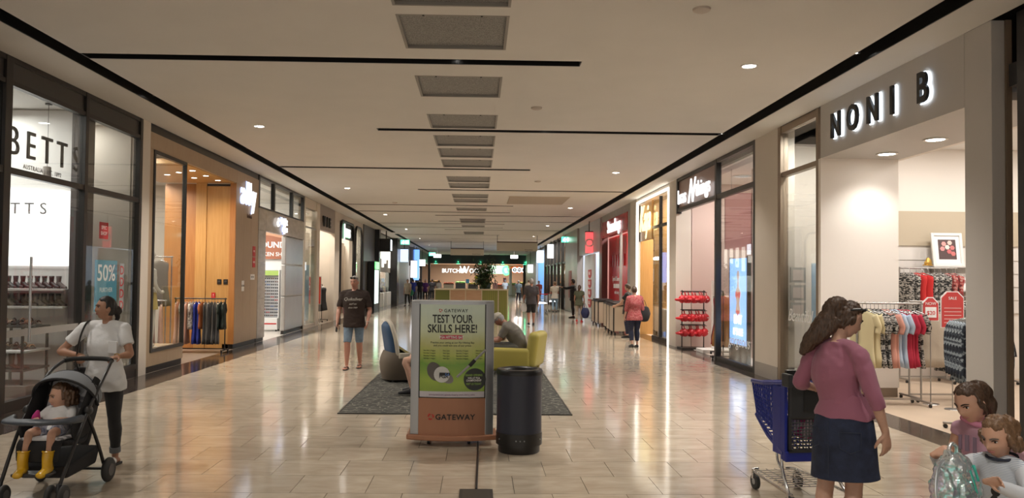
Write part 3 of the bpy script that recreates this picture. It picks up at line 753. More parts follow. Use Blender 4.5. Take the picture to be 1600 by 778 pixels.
for z0, z1 in ((.1,1.14),(1.145,2.1),(2.105,2.966)):
    P(MB().box(XL-.5, XL, 20.5, 21.2, z0, z1), 'stone_panel', STONE, t)
    P(MB().box(XL-.16, XL-.02, 23.5, 25.8, z0+.004, z1), 'column_panel', STEEL, t, bevel=.03)
P(MB().box(XL-.5, XL-.03, 20.5, 21.2, 0, .1).box(XL-.14, XL-.05, 23.5, 25.8, 0, .1), 'skirting', DARKM, t, split=True)
t = thing('shop_sign', 'white and blue glowing two line sign on the pale stone header', 'sign', (XL, 22.9, 3.25))
BGL = emis('blue_halo', (.25,.4,1), .8)
for k, (s_, z, y) in enumerate((('bright', 3.27, 23.0), ('eyes', 3.06, 23.1))):
    text('sign_letters', s_, .29, BOLDW, t, (XL+.05, y, z), F_LEFT, .015, .002); text('halo_letters', s_, .29, BGL, t, (XL+.012, y, z), F_LEFT, .005, .010)
b = MB()
for k in range(3):
    a0 = k*2*PI/3
    b.tube([(XL+.05, 22.30+.03*math.cos(a0+q*.5)*(1+q*.55), 3.28+.045*math.sin(a0+q*.5)*(1+q*.55)) for q in range(5)], [.012,.03,.035,.03,.01], 8, 3)
P(b, 'swirl_logo', BOLDW, t, smooth=True)
t, ln = poster('promo_board', 'terracotta promotional panel with white words above the sunglasses stand', (-6.85, 25.72, 2.82), F_CAM, 1.4, 1.0, TERRA, None, 'sign')
ln('AROUND', .27, -.12, -.12, INKW, .008); ln('WE TAKEN SHAPE', .18, -.08, -.40, INKW, .003)
b = MB().grid(lambda u, v: (-7.55+1.4*u, 25.712, 3.05+.2*v+.06*math.sin(u*5)*(1-v)), 16, 2)
build(b, 'printed_wave', mat('terracotta_light', (.62,.33,.2), .5), t, world=True)
t = thing('sunglasses_stand', 'white display stand holding rows of sunglasses inside the stone shopfront', 'display stand', (-6.72, 25.05, 0))
build(MB().box(-.33,.33,-.2,.2,.05,.42), 'base_cabinet', BRIGHT, t, bevel=.01)
build(MB().box(-.33,.33,.08,.14,.42,1.95), 'back_panel', mat('stand_grey', (.45,.45,.46), .4), t)
for s in (-1, 1): build(MB().box(s*.33-.012, s*.33+.012, -.1, .14, .42, 1.95), 'side_panel', BRIGHT, t)
build(MB().box(-.31,.31,-.02,.08,1.78,1.93), 'header', mat('header_green', (.35,.5,.12), .5), t)
build(MB().box(-.1,.3,-.205,-.2,.22,.26), 'label_strip', INKR, t)
for k in range(4): build(MB().cyl((-.28+.56*(k%2), -.15+.3*(k//2), 0), (-.28+.56*(k%2), -.15+.3*(k//2), .05), .025), 'foot', BLACK, t)
lens = MB()
for s in (-1, 1): lens.ball((s*.033,0,0), .029, .006, .022, 10, 6)
lens.box(-.008,.008,-.003,.003,.004,.010)
lens_me = lens.mesh('lenses', True); lens_me.materials.append(mat('dark_lens', (.015,.015,.02), .08))
arm = MB()
for s in (-1, 1): arm.box(s*.062-.002, s*.062+.002, 0, .11, .006, .012)
arm_me = arm.mesh('temple_arms'); arm_me.materials.append(BLACK)
LC = [mat('lens_black', (.015,.015,.02), .08), mat('lens_brown', (.10,.04,.02), .1), mat('lens_blue', (.03,.08,.22), .08), mat('lens_red', (.35,.03,.03), .1)]
for r_ in range(13):
    for k in range(5):
        o = bpy.data.objects.new('sunglasses', lens_me); C.objects.link(o)
        o.location = (-6.72-.26+k*.13, 24.95, .50+r_*.098); o.scale = (.92,)*3
        o.material_slots[0].link = 'OBJECT'; o.material_slots[0].material = LC[(r_*3+k*k) % 4 if (r_+k) % 3 == 0 else 0]
        tag(o, f'sunglasses on the white stand, {ORD[k]} across in the {ORD[r_]} row from the bottom', 'sunglasses', 'sunglasses on the white stand')
        a = bpy.data.objects.new('temple_arms', arm_me); C.objects.link(a); a.parent = o
# a second wall rack of sunglasses behind
t = thing('stool', 'black round stool beside the sunglasses stand', 'stool', (-6.9, 24.2, 0))
build(MB().lathe([(.0,.42),(.2,.42),(.2,.48),(.17,.52),(.0,.53)], n=20), 'seat', BLK, t, smooth=True)
build(MB().lathe([(.0,0),(.2,0),(.19,.03),(.03,.05),(.025,.42)], n=20), 'base', BLACK, t, smooth=True)
# ------------------------------------------------------------ cream fronted shop with a black word, and its window
CREAMP = mat('cream_panel', (.66,.58,.48), .45); DOORC = mat('ivory_door_leaf', (.74,.66,.56), .45)
shop('L', 25.95, 31.6, 4, 4.2, CREAMP, mat('beige_shop_floor', (.42,.35,.28), .3), [(1, 27, 45), (1, 30, 55), (3, 29, 40)], WARM)
t = front('shopfront', 'cream front with glass window and ivory door leaves beyond the steel column', XL, 25.9, 31.6)
for q in ((25.9,26.0,0,ZC),(27.85,28.35,0,ZC),(31.3,31.65,0,ZC)): P(MB().box(XL-.2, XL, *q), 'pier', CREAMP, t, bevel=.005)
P(MB().box(XL-.2, XL-.02, 25.9, 27.85, 4.1, ZC).box(XL-.2, XL-.02, 25.9, 27.85, 0, .12), 'window_rail', CREAMP, t, split=True)
P(MB().box(XL-.08, XL-.02, 26, 27.85, 3.42, 3.46), 'transom', STEEL, t)
P(pane(MB(), XL-.05, 26, 27.85, .12, 3.42), 'glass_pane', GLASS, t); P(pane(MB(), XL-.05, 26, 27.85, 3.46, 4.1), 'glass_pane', GLASS, t)
P(MB().box(XL-.2, XL-.02, 28.35, 31.3, 3.5, ZC), 'header', mat('header_greige', (.36,.31,.27), .5), t)
for a, b_ in ((28.37,29.3),(29.35,30.3),(30.35,31.28)):
    P(MB().box(XL-1.05, XL-1.0, a, b_, 0, 3.5), 'door_leaf', DOORC, t, bevel=.004)
    P(MB().box(XL-.99, XL-.97, b_-.12, b_-.09, .9, 1.3), 'pull_handle', BLACK, t)
P(MB().box(XL-.7, XL-.66, 26.05, 27.8, .12, 4.1), 'window_backing', mat('window_linen', (.55,.48,.40), .7), t)
t = thing('shop_sign', 'short black word on the greige header beyond the stone front', 'sign', (XL, 29.6, 3.62))
for ch, y in (('V',28.95),('I',29.5),('E',30.05)): text('sign_letter', ch, .5, INKK, t, (XL+.03, y, 3.66), F_LEFT, .025, .02)
t, ln = poster('poster', 'tall light blue poster in the window beyond the steel column', (XL-.0575, 26.65, 1.2), F_LEFT, .62, 1.9, ramp_mat('poster_sky', [(.2,(.08,.30,.62)),(.8,(.45,.70,.85))], .5, 'noise', 1.2))
ln('NEW', .2, 0, .45, INKW)
t, ln = poster('display_banner', 'red standing banner before the ivory door leaves', (XL-.32, 28.95, 1.25), F_CAM, .52, 1.0, mat('banner_red', (.60,.05,.025), .5), STEEL, 'banner')
ln('UP TO', .12, 0, .26, INKW); ln('50%', .22, 0, .02, INKW, .004)
b = MB()
for s in (-.24, .24): b.cyl((XL-.32+s, 28.97, .02), (XL-.32+s, 28.97, .75), .012, n=8); b.box(XL-.32+s-.02, XL-.32+s+.02, 28.8, 29.14, 0, .02)
build(b, 'banner_stand', STEEL, t, world=True)
rail_stand('clothes_rack', 'small rack of black clothing in front of the ivory door leaves', (XL-.42, 30.5, 0), R(90), 1.0, 1.45, BLACK)
for k in range(8): garment((XL-.42, 30.1+k*.11, 1.38), R(90), f'black garment on the small rack by the ivory doors, {ORD[k]} going away', BLK, 'dress', 'black garments by the ivory doors')
# ------------------------------------------------------------ round-cornered black frames
shop('L', 31.7, 38.6, 4, 4.2, CREAMP, mat('beige_shop_floor'), [(1, 33, 60), (1, 37, 60)], WARM)
t = front('shopfront', 'cream wall with round cornered black frames and a green white sign', XL, 31.7, 38.7)
for q in ((31.65,32.35,0,ZC),(35.95,36.25,0,ZC),(38.35,38.8,0,ZC)): P(MB().box(XL-.2, XL, *q), 'pier', CREAMP, t)
P(MB().box(XL-.2, XL-.01, 32.35, 38.4, 4.12, ZC), 'header', CREAMP, t)
def arch(y0, y1, zt, rr):
    pts = [(XL+.02, y0, .0)]+[(XL+.02, y0+rr-rr*math.cos(a), zt-rr+rr*math.sin(a)) for a in [R(d) for d in range(0, 91, 15)]]+[(XL+.02, y1-rr+rr*math.sin(a), zt-rr+rr*math.cos(a)) for a in [R(d) for d in range(0, 91, 15)]]+[(XL+.02, y1, .0)]
    b = MB()
    for p, q in zip(pts, pts[1:]): b.tube([p, q], .06, 8)
    return b
P(arch(32.42, 35.9, 4.14, .5), 'rounded_frame', BLACK, t, smooth=True); P(arch(36.3, 38.3, 4.14, .5), 'rounded_frame', BLACK, t, smooth=True)
P(MB().box(XL-.1, XL-.03, 32.4, 35.9, 3.42, 4.1), 'sign_panel', mat('sign_panel_dark', (.04,.045,.042), .3), t)
P(MB().box(XL-.9, XL-.85, 32.4, 38.35, 0, 3.42), 'door_leaf', DOORC, t)
P(pane(MB(), XL-.04, 36.3, 38.3, 0, 4.1), 'glass_pane', GLASS, t)
t = thing('shop_sign', 'glowing white word with green edges inside the rounded black frame', 'sign', (XL, 34.2, 3.5))
text('sign_letters', 'Jeans', .78, BOLDW, t, (XL+.02, 34.15, 3.52), F_LEFT, .02, .004); text('halo_letters', 'Jeans', .79, emis('green_glow', (.15,.7,.3), .8), t, (XL-.01, 34.15, 3.5), F_LEFT, .006, .012)
# ------------------------------------------------------------ grey column and the far shops on that side
struct(MB().box(XL-1.2, XL+.05, 38.8, 43.2, 0, ZC), 'wall_left', mat('dark_grey_clad', (.11,.105,.10), .35, var=.06, vs=2))
struct(MB().box(XL-.2, XL+.3, 42.9, 43.5, 0, ZC), 'wall_left', mat('black_pillar', (.02,.02,.022), .25))
t = thing('vending_display', 'bright glowing refrigerated display with green top beside the dark pillar', 'display', (XL+.2, 41.0, 0))
build(MB().box(-.12,.22,-.8,.8,0,2.6), 'cabinet', BLACK, t); build(MB().box(.22,.24,-.7,.7,.4,2.15), 'glowing_door', emis('cool_glow', (.75,1,.92), .8), t); build(MB().box(.22,.25,-.75,.75,2.2,2.58), 'green_header', emis('green_sign', (.02,.45,.08), 1.5), t)
t = thing('hanging_screen', 'black hanging screen with a lit face near the dark pillar', 'screen', (-5.25, 44.0, 3.6))
build(MB().box(-.45,.28,-.35,.35,-.36,.36), 'housing', BLACK, t, bevel=.02); build(MB().box(.28,.30,-.3,.3,-.3,.3), 'screen_face', emis('screen_blue_white', (.75,.9,1), 1.5), t)
build(MB().cyl((0,0,.36),(0,0,ZC-3.6), .03), 'mount_pole', BLACK, t)
WHITEL = mat('far_shop_white', (.85,.82,.77), .4)
shop('L', 43.6, 52, 3.0, 4.2, WHITEL, mat('pale_shop_floor'), [(.9, 46, 70), (.9, 50, 70)], NEUT)
t = front('shopfront', 'bright jewellery shopfront with tall glowing wall strips beyond the dark pillar', XL, 43.6, 52)
for k in range(7):
    P(MB().box(XL-.12, XL-.02, 44.0+k*1.14, 44.35+k*1.14, 2.4+(k%3)*.25, 3.9), 'light_strip', emis('jewel_strip', (1,.93,.8), .8), t)
P(MB().box(XL-.2, XL-.12, 43.6, 52, 2.1, ZC), 'fascia', mat('fascia_greige', (.42,.38,.33), .5), t)
P(pane(MB(), XL-.05, 43.6, 52, .9, 2.1), 'glass_pane', GLASS, t)
for k in range(4):
    o = thing('showcase', f'white jewellery showcase with glass top, {ORD[k]} beyond the dark pillar', 'showcase', (XL-.35, 44.8+k*2, 0), 0, 'jewellery showcases')
    build(MB().box(-.3,.35,-.85,.85,0,.85), 'cabinet', WHITEL, o, bevel=.02); build(MB().box(-.28,.33,-.83,.83,.86,1.15), 'glass_top', GLASS, o); build(MB().box(-.2,.2,-.5,.5,.86,.92), 'tray', mat('tray_dark', (.08,.05,.05), .6), o)
DG = mat('far_grey_wall', (.22,.215,.22), .4)
struct(MB().box(XL-.4, XL+.35, 52, 53.2, 0, ZC), 'wall_left', mat('black_pillar')); struct(MB().box(XL-.4, XL+.25, 53.2, 62, 0, ZC), 'wall_left', DG)
struct(MB().box(XL-.4, XL+.25, 66, YE, 3.3, ZC), 'wall_left', DG); struct(MB().box(XL-3, XL-2.9, 62, YE, 0, ZC), 'wall_left', mat('far_dark', (.06,.055,.055), .5))
def blade(side, y, z, w, h, col, lab, X=None, s=.75, txt=None):
    sx = 1 if side == 'L' else -1; X = X if X is not None else (XL+.25 if side == 'L' else XR)
    t = thing('blade_sign', lab, 'sign', (X+sx*w/2, y, z))
    build(MB().box(-w/2, w/2, -.08, .08, -h/2, h/2), 'lit_face', emis('blade_%s' % '_'.join(str(int(c*99)) for c in col), col, s), t, bevel=.02)
    build(MB().box(-w/2-.02, w/2+.02, -.06, .06, h/2, h/2+.04), 'bracket', BLACK, t)
    build(MB().cyl((0,0,h/2),(0,0,ZC-z), .02, n=8), 'hanger_rod', BLACK, t)
    if txt: text('lettering', txt, h*.55, INKW, t, (X+sx*w/2, y-.085, z-h*.2), F_CAM, .004, .01)
blade('L', 55, 3.35, .55, .9, (.55,.7,1), 'small blue white lit sign on the grey wall far down the mall')
blade('L', 66, 2.9, .5, 2.6, (.08,.30,.9), 'tall blue lit sign far down the mall beside the grey wall', s=.9)
blade('L', 63.5, 2.5, .5, 1.4, (.9,.92,1), 'white lit sign far down the mall before the tall blue sign', s=.9)
blade('L', 72, 3.2, .6, .6, (1,1,1), 'small round white lit sign far down the mall near the supermarket', s=.8)
for k, y in enumerate((63, 69, 75, 81)):
    o = thing('far_shop_window', f'bright far shop window beyond the grey wall, {ORD[k]} going away', 'shop window', (XL-.5, y, 0))
    build(MB().box(-.02,.02,-2,2,.3,2.9), 'glowing_back', emis('far_window', ((1,.9,.8),(.7,.85,1),(1,.85,.7),(1,.95,.9))[k], .28), o)
    build(MB().box(.0,.25,-2.05,-1.9,0,3.3).box(.0,.25,1.9,2.05,0,3.3), 'frame', BLACK, o); build(MB().box(.1,.5,-1.7,1.7,0,.9), 'counter', DG, o)
def exit_sign(x, y, z, lab, lt=None):
    t = thing('exit_sign', lab, 'exit sign', (x, y, z))
    build(MB().box(-.3,.3,-.03,.03,-.16,.16), 'lit_box', emis('exit_green', (.02,.55,.32), 1.4), t)
    for dx in (-.2, .2): build(MB().cyl((dx,0,.16),(dx,0,ZC-z), .012, n=6), 'hanger_rod', WHITEP, t)
    b = MB()
    M = emis('exit_white', (.9,1,.95), 2)
    b.box(.02,.24,-.036,-.03,-.1,.1)
    build(b, 'door_pictogram', M, t)
    b = MB().ball((-.1,-.034,.08), .03, .006, .03, 10, 6); b.tube([(-.11,-.034,.05),(-.13,-.034,-.02),(-.08,-.034,-.06),(-.09,-.034,-.12)], .015, 6); b.tube([(-.13,-.034,-.02),(-.17,-.034,-.07),(-.22,-.034,-.07)], .014, 6); b.tube([(-.11,-.034,.05),(-.05,-.034,.0),(-.02,-.034,.02)], .011, 6); b.tube([(-.11,-.034,.05),(-.18,-.034,.03),(-.2,-.034,-.02)], .011, 6)
    build(b, 'running_figure', M, t)
exit_sign(-4.95, 52, 4.16, 'green exit sign hanging near the dark pillar beyond the jewellery shop')
exit_sign(5.0, 44, 4.04, 'green exit sign hanging before the black framed shops')
exit_sign(-4.2, 70, 3.95, 'small green exit sign hanging far away near the supermarket')
# ------------------------------------------------------------ right side: white portal clothing shop
PORT = mat('portal_white', (.50,.475,.45), .55, var=.015, vs=2)
NWALL = mat('noni_wall_white', (.80,.74,.68), .6); NFLOOR = mat('sand_floor_tile', (.55,.43,.32), .4, var=.06, vs=2)
BRONZE = mat('champagne_frame', (.27,.205,.15), .4, metal=.3)
struct(MB().box(5.45, 12.2, 7.7, 14.0, -.012, .001), 'floor', NFLOOR)
struct(MB().box(6.42, 12.2, 7.72, 14.0, 4.2, 4.25), 'ceiling', WHITEP)
struct(MB().box(12.1, 12.2, 7.7, 14.05, 0, 4.2), 'wall_right', NWALL); struct(MB().box(5.5, 12.2, 7.66, 7.72, 0, 4.2), 'wall_front', NWALL)
struct(MB().box(5.5, 12.2, 14.0, 14.1, 0, 4.2), 'wall_back', NWALL)
struct(MB().box(6.42, 12.1, 13.96, 13.998, 2.42, 3.05), 'trim_3', mat('beige_band', (.52,.44,.33), .6))
for k in range(5): struct(MB().box(6.42, 12.1, 13.97, 13.998, 1.2+k*.24, 1.2+k*.24+.225), 'trim_4', mat('slatwall', (.74,.70,.66), .5))
t = front('shopfront', 'white portal front with black halo letters and wide opening, behind the trolley shopper', XR, 7.72, 13.7)
P(MB().box(XR, XR+.14, 7.72, 8.16, 0, ZC), 'pier', PORT, t, bevel=.006)
P(MB().box(XR, XR+.14, 8.16, 11.66, 3.62, ZC), 'header', PORT, t)
P(MB().box(XR+.14, 6.42, 7.80, 11.66, 3.62, 3.70), 'soffit', PORT, t); P(MB().box(6.42, 6.5, 7.8, 14, 3.62, 4.2), 'inner_header', NWALL, t)
P(MB().box(XR, 6.40, 11.66, 11.74, .14, 3.62), 'reveal_panel', NWALL, t); P(MB().box(XR+.02, 6.38, 11.665, 11.74, 0, .14), 'skirting', BRONZE, t)
P(MB().box(6.32, 6.40, 11.74, 13.98, 0, 3.62), 'window_back', NWALL, t)
P(MB().box(XR+.14, XR+.20, 7.70, 7.75, 0, ZC), 'edge_trim', BRONZE, t)
for q in ((11.745,11.83,0,ZC),(13.24,13.36,0,ZC)): P(MB().box(XR, XR+.14, *q), 'window_jamb', BRONZE, t, bevel=.004)
for z0, z1 in ((0,.16),(3.54,3.62),(4.30,ZC)): P(MB().box(XR+.02, XR+.12, 11.83, 13.24, z0, z1), 'window_rail', BRONZE, t)
P(pane(MB(), XR+.06, 11.83, 13.24, .16, 3.54), 'glass_pane', GLASS, t); P(pane(MB(), XR+.06, 11.83, 13.24, 3.62, 4.3), 'glass_pane', GLASS, t)
P(MB().box(XR+.14, 6.32, 11.74, 13.9, .12, .18), 'display_floor', mat('display_plinth', (.6,.55,.5), .5), t)
text('window_script', 'Beautiful', .30, INKW, t, (XR+.045, 12.55, 1.08), F_RIGHT, .002, -.002, shear=.4, xs=.9)
struct(MB().box(XR, XR+.3, 13.36, 14.46, 0, ZC), 'wall_right', WALLP)
struct(MB().box(XR-.005, XR+.3, 13.36, 14.46, 0, .25), 'baseboard_right', mat('pilaster_base', (.36,.33,.30), .5))
light('window_lamp', 'AREA', (5.75, 12.5, 4.25), 34, NEUT, .25)
downlight(5.8, 12.6, 4.30, 'round downlight inside the tall bronze framed window', 0, r=.1)
downlight(5.95, 11.15, 3.615, 'bright round downlight in the portal soffit, the one nearer the bronze window', 50, NEUT, .12, 120, lens=emis('noni_lens', (1,.97,.9), 9))
downlight(5.97, 9.98, 3.615, 'bright round downlight in the portal soffit, the one nearer the shopper', 50, NEUT, .12, 120, lens=emis('noni_lens', (1,.97,.9), 9))
for x, y, p in ((7.6, 9.5, 27), (9.5, 9.5, 27), (7.8, 12.4, 24), (9.6, 12.4, 24)):
    light('shop_lamp', 'AREA', (x, y, 4.18), p, NEUT, .5)
    build(MB().lathe([(.26,0),(.26,-.012),(.24,-.012),(.24,0)], (x,y,4.2), 24), 'lamp_ring', WHITEP)['kind'] = 'structure'
t = thing('shop_sign', 'black capital letters with white halo light on the white portal header', 'sign', (XR, 9.9, 3.85))
for ch, y in (('N',11.03),('O',10.52),('N',9.98),('I',9.50),('B',8.84)):
    text('sign_letter', ch, .49, LTR, t, (XR-.06, y, 3.845), F_RIGHT, .018, .012, xs=.80)
    text('halo_letter', ch, .49, emis('portal_halo', (.8,.9,1), 1.3), t, (XR-.022, y, 3.845), F_RIGHT, .008, .022, xs=.80)
# display inside the bronze window
t = thing('hanging_banner', 'pale blue narrow banner hanging in the bronze framed window', 'banner', (5.75, 12.95, 1.5))
build(MB().box(-.13,.13,-.01,.01,-.6,.55), 'board', mat('banner_pale_blue', (.38,.56,.75), .4), t); build(MB().cyl((0,0,.55),(0,0,2.7), .004, n=6), 'cord', BLACK, t, split=True)
for k in range(3):
    t = thing('display_plaque', f'white framed plaque hanging in the bronze window, {ORD[k]} from the top', 'plaque', (5.45, 13.1, 1.85-k*.3), 0, 'plaques in the bronze window')
    build(MB().box(-.13,.13,-.012,.012,-.13,.13), 'frame', mat('plaque_silver', (.55,.54,.52), .3, metal=.4), t); build(MB().box(-.09,.09,-.016,.0,-.09,.09), 'card', mat('card_pink_white', (.75,.66,.62), .5), t)
t = thing('globe_lamp', 'cream globe hanging in the bronze framed window', 'globe', (6.0, 12.9, 2.05))
build(MB().ball((0,0,0), .13, n=20, m=14), 'globe', mat('globe_cream', (.75,.66,.55), .5), t, smooth=True); build(MB().cyl((0,0,.12),(0,0,2.2), .004, n=6), 'cord', BLACK, t, split=True)
for k in range(3):
    o = garment((6.0, 12.3+k*.28, 1.55), R(90), f'printed blouse on a stand in the bronze window, {ORD[k]} going away', ramp_mat('rust_print', [(.35,(.08,.05,.04)),(.5,(.45,.16,.10)),(.65,(.6,.5,.42))], .9, 'noise', 26), 'top', 'blouses in the bronze window', sc=.9)
rail_stand('clothes_rack', 'steel rack of printed blouses in the bronze framed window', (6.0, 12.58, .18), R(90), .8, 1.45, HANGM)
# clothes racks in the opening
BWP = ramp_mat('black_white_print', [(.30,(.015,.015,.015)),(.48,(.03,.03,.03)),(.56,(.55,.52,.48)),(.7,(.10,.09,.09))], .9, 'noise', 22, (1,1,2.2))
BLU_P = ramp_mat('blue_black_print', [(.35,(.015,.018,.03)),(.5,(.03,.04,.06)),(.6,(.36,.42,.47)),(.75,(.05,.07,.1))], .9, 'noise', 18, (1,1,1.3))
CRIM = mat('crimson_cloth', (.42,.02,.05), .85); RED = mat('red_cloth', (.60,.03,.03), .85); SKY = mat('pale_blue_cloth', (.42,.50,.62), .9); BEIGE = mat('beige_knit', (.42,.36,.29), .95, bump=.3, bs=80); BUTTER = mat('butter_cloth', (.60,.52,.32), .9); SALM = mat('salmon_cloth', (.62,.30,.24), .9); REDP = ramp_mat('red_print', [(.35,(.05,.03,.03)),(.5,(.4,.05,.05)),(.66,(.55,.35,.3))], .9, 'noise', 20)
RSTEEL = mat('rack_brushed_steel', (.38,.36,.34), .35, metal=.9)
rail_stand('clothes_rack', 'steel rack of short garments in the white portal opening, seen past the shopper', (5.84, 10.9, 0), 0, .92, 1.44, RSTEEL)
seq = [(BUTTER,'butter yellow','top'),(BUTTER,'butter yellow','top'),(BWP,'black and white printed','top'),(BWP,'black and white printed','top'),(BWP,'black and white printed','top'),(SALM,'salmon','top'),(SALM,'salmon','top'),(SKY,'pale blue','top'),(SKY,'pale blue','top'),(CRIM,'crimson','top'),(CRIM,'crimson','top'),(CRIM,'crimson','top'),(BWP,'black printed','top')]
for k, (m_, nm, kd) in enumerate(seq):
    o = garment((5.46+k*.057, 10.9, 1.36), R(28+7*math.sin(k*1.7)), f'{nm} top on the portal opening rack, {ORD[k]} from the reveal panel', m_, kd, 'tops on the portal rack', seed=k % 4+40); o.scale = (1.2,1.05,1.3)
rail_stand('clothes_rack', 'steel rack with a beige sweater facing out in the portal opening', (6.85, 11.38, 0), R(0), .9, 1.46, RSTEEL)
garment((6.64, 11.25, 1.34), R(90), 'beige long sleeved sweater facing out beside the red sale signs', BEIGE, 'long', sc=1.25)
for k in range(5): garment((6.98+k*.07, 11.38, 1.38), R(15+k*3), f'dark garment beside the beige sweater, {ORD[k]} going inward', BLK if k % 2 else BWP, 'dress', 'dark garments beside the beige sweater')
rail_stand('clothes_rack', 'steel rack of blue black printed shirts half hidden by the portal pier', (5.72, 8.75, 0), R(75), .8, 1.42, RSTEEL)
for k in range(6): garment((5.60+k*.05, 8.45+k*.12, 1.34), R(25+k*4), f'blue black printed shirt on the rack behind the portal pier, {ORD[k]} going inward', BLU_P, 'long', 'printed shirts behind the pier', seed=k % 3+60, sc=1.15)
rail_stand('clothes_rack', 'wall side rack of red and black printed dresses at the shop back', (7.95, 13.55, 0), 0, 1.0, 2.0, RSTEEL)
for k, (m_, nm) in enumerate(((BWP,'black printed'),(BWP,'black printed'),(RED,'red'),(RED,'red'),(BWP,'black printed'),(BWP,'black printed'),(BWP,'black printed'),(REDP,'red printed'),(REDP,'red printed'))):
    garment((7.50+k*.11, 13.5, 1.92), R(28+5*math.sin(k)), f'{nm} dress on the back rack under the slat wall, {ORD[k]} from the reveal panel', m_, 'dress', 'dresses on the back rack', seed=k % 3+70)
rail_stand('clothes_rack', 'wall side rack of dark and red garments below the picture shelves', (8.75, 13.4, 0), 0, 1.1, 1.5, RSTEEL)
for k in range(9): garment((8.27+k*.115, 13.4, 1.42), R(20+4*math.sin(k)), f'{"red" if k in (3,4) else "dark"} dress below the picture shelves, {ORD[k]} going inward', RED if k in (3,4) else (BLK, BWP)[k % 2], 'dress', 'dresses below the picture shelves', seed=k % 3+70)
for z, lab in ((2.05, 'upper white shelf with the framed flower picture on the slat wall'), (1.62, 'lower white shelf with the small framed picture on the slat wall')):
    t = thing('wall_shelf', lab, 'shelf', (8.75, 13.8, z)); build(MB().box(-.62,.7,-.16,.16,-.03,0), 'board', SHELFW, t, bevel=.004)
    b = MB()
    for x in (-.5,.5): b.box(x-.01,x+.01,-.1,.16,-.12,-.03)
    build(b, 'bracket', RSTEEL, t, split=True)
def picture(lab, loc, w, h, m, lean=R(8)):
    t = thing('framed_picture', lab, 'picture', loc)
    M4 = Matrix.Rotation(-lean, 4, 'X')
    def tr(b): b.v = [M4 @ Vector(p) for p in b.v]; return b
    b = MB()
    for q in ((-w/2,-w/2+.05,0,h),(w/2-.05,w/2,0,h),(-w/2+.05,w/2-.05,0,.05),(-w/2+.05,w/2-.05,h-.05,h)): b.box(q[0],q[1],-.02,.02,q[2],q[3])
    build(tr(b), 'frame', WHITEP, t, bevel=.004)
    build(tr(MB().box(-w/2+.04,w/2-.04,.0,.012,.04,h-.04)), 'mount', INKW, t)
    build(tr(MB().box(-w/2+.12,w/2-.12,-.004,.0,.12,h-.12)), 'print', m, t)
    return t, tr
t, tr = picture('white framed picture of pink flowers standing on the upper shelf', (8.44, 13.72, 2.05), .56, .60, mat('print_dark', (.10,.06,.06), .5))
for i, (x, z, c) in enumerate(((-.06,.40,(.75,.35,.33)),(.05,.42,(.8,.55,.5)),(.09,.33,(.62,.2,.2)),(0,.34,(.8,.7,.66)),(-.09,.31,(.7,.3,.3)),(.03,.26,(.6,.15,.16)),(.1,.22,(.6,.18,.18)))):
    b = MB()
    for k in range(6): b.ball((x+.022*math.cos(k*1.05), -.008, z+.022*math.sin(k*1.05)), .022, .003, .022, 8, 6)
    build(tr(b), 'flower', mat(f'petal_{i}', c, .6), t)
picture('small white framed picture standing on the lower shelf', (8.66, 13.72, 1.62), .46, .3, ramp_mat('print_pink_grey', [(.3,(.6,.55,.5)),(.55,(.45,.2,.2)),(.8,(.25,.12,.12))], .6, 'noise', 10, (1,1,4)))
t = thing('ornament', 'small gold ornament beside the framed flower picture', 'ornament', (8.06, 13.72, 2.05)); build(MB().loft([(0,0,.03,.07,.04),(.01,0,.08,.06,.04),(0,0,.13,.03,.02)], 14, 2), 'figure', mat('gold_metal', (.6,.38,.10), .3, metal=.9), t, smooth=True); build(MB().box(-.07,.07,-.04,.04,0,.02), 'base', mat('gold_metal'), t)
t = thing('vase', 'white vase on the upper shelf next to the flower picture', 'vase', (9.1, 13.78, 2.05)); build(MB().lathe([(.0,0),(.05,0),(.075,.08),(.06,.18),(.035,.25),(.05,.30),(.04,.30),(.03,.25)], n=20), 'body', WHITEP, t, smooth=True)
for x, y, z, w_, h_, lab, s_ in ((6.50, 11.0, 1.36, .22, .32, 'small red tag shaped sale sign with white figures on the portal rack', '$20'), (6.54, 10.55, 1.37, .30, .48, 'large red tag shaped sale sign beside the portal pier', None)):
    t = thing('sale_tag', lab, 'sign', (x, y, z))
    def tagpoly(w, h, yy): return [(-w/2,yy,-h/2),(w/2,yy,-h/2),(w/2,yy,h/2-.08),(w/2-.08,yy,h/2),(-w/2+.08,yy,h/2),(-w/2,yy,h/2-.08)]
    build(MB().prism(tagpoly(w_+.025, h_+.025, .004), (0,.01,0)), 'border', INKW, t); build(MB().prism(tagpoly(w_, h_, -.004), (0,.006,0)), 'face', mat('tag_red', (.55,.05,.05), .5), t)
    if s_:
        build(MB().box(-.08,.08,-.008,-.004,-.12,.03), 'white_patch', INKW, t); text('lettering', s_, .08, INKR, t, (x, y-.009, z-.08), F_CAM, .001, .001); text('lettering', 'NOW', .06, INKW, t, (x, y-.006, z+.06), F_CAM, .001)
    else:
        text('lettering', 'SALE', .055, INKW, t, (x, y-.006, z+.14), F_CAM, .001)
        b = MB()
        for k in range(5): b.box(-.12,.12,-.006,-.004,-.18+k*.05,-.175+k*.05)
        build(b, 'printed_lines', INKW, t)
    build(MB().cyl((0,.006,-h_/2),(0,.006,-z), .008, n=8), 'stem', RSTEEL, t); build(MB().lathe([(.0,-z),(.11,-z),(.10,-z+.012),(.0,-z+.015)], n=18), 'stand_base', RSTEEL, t)
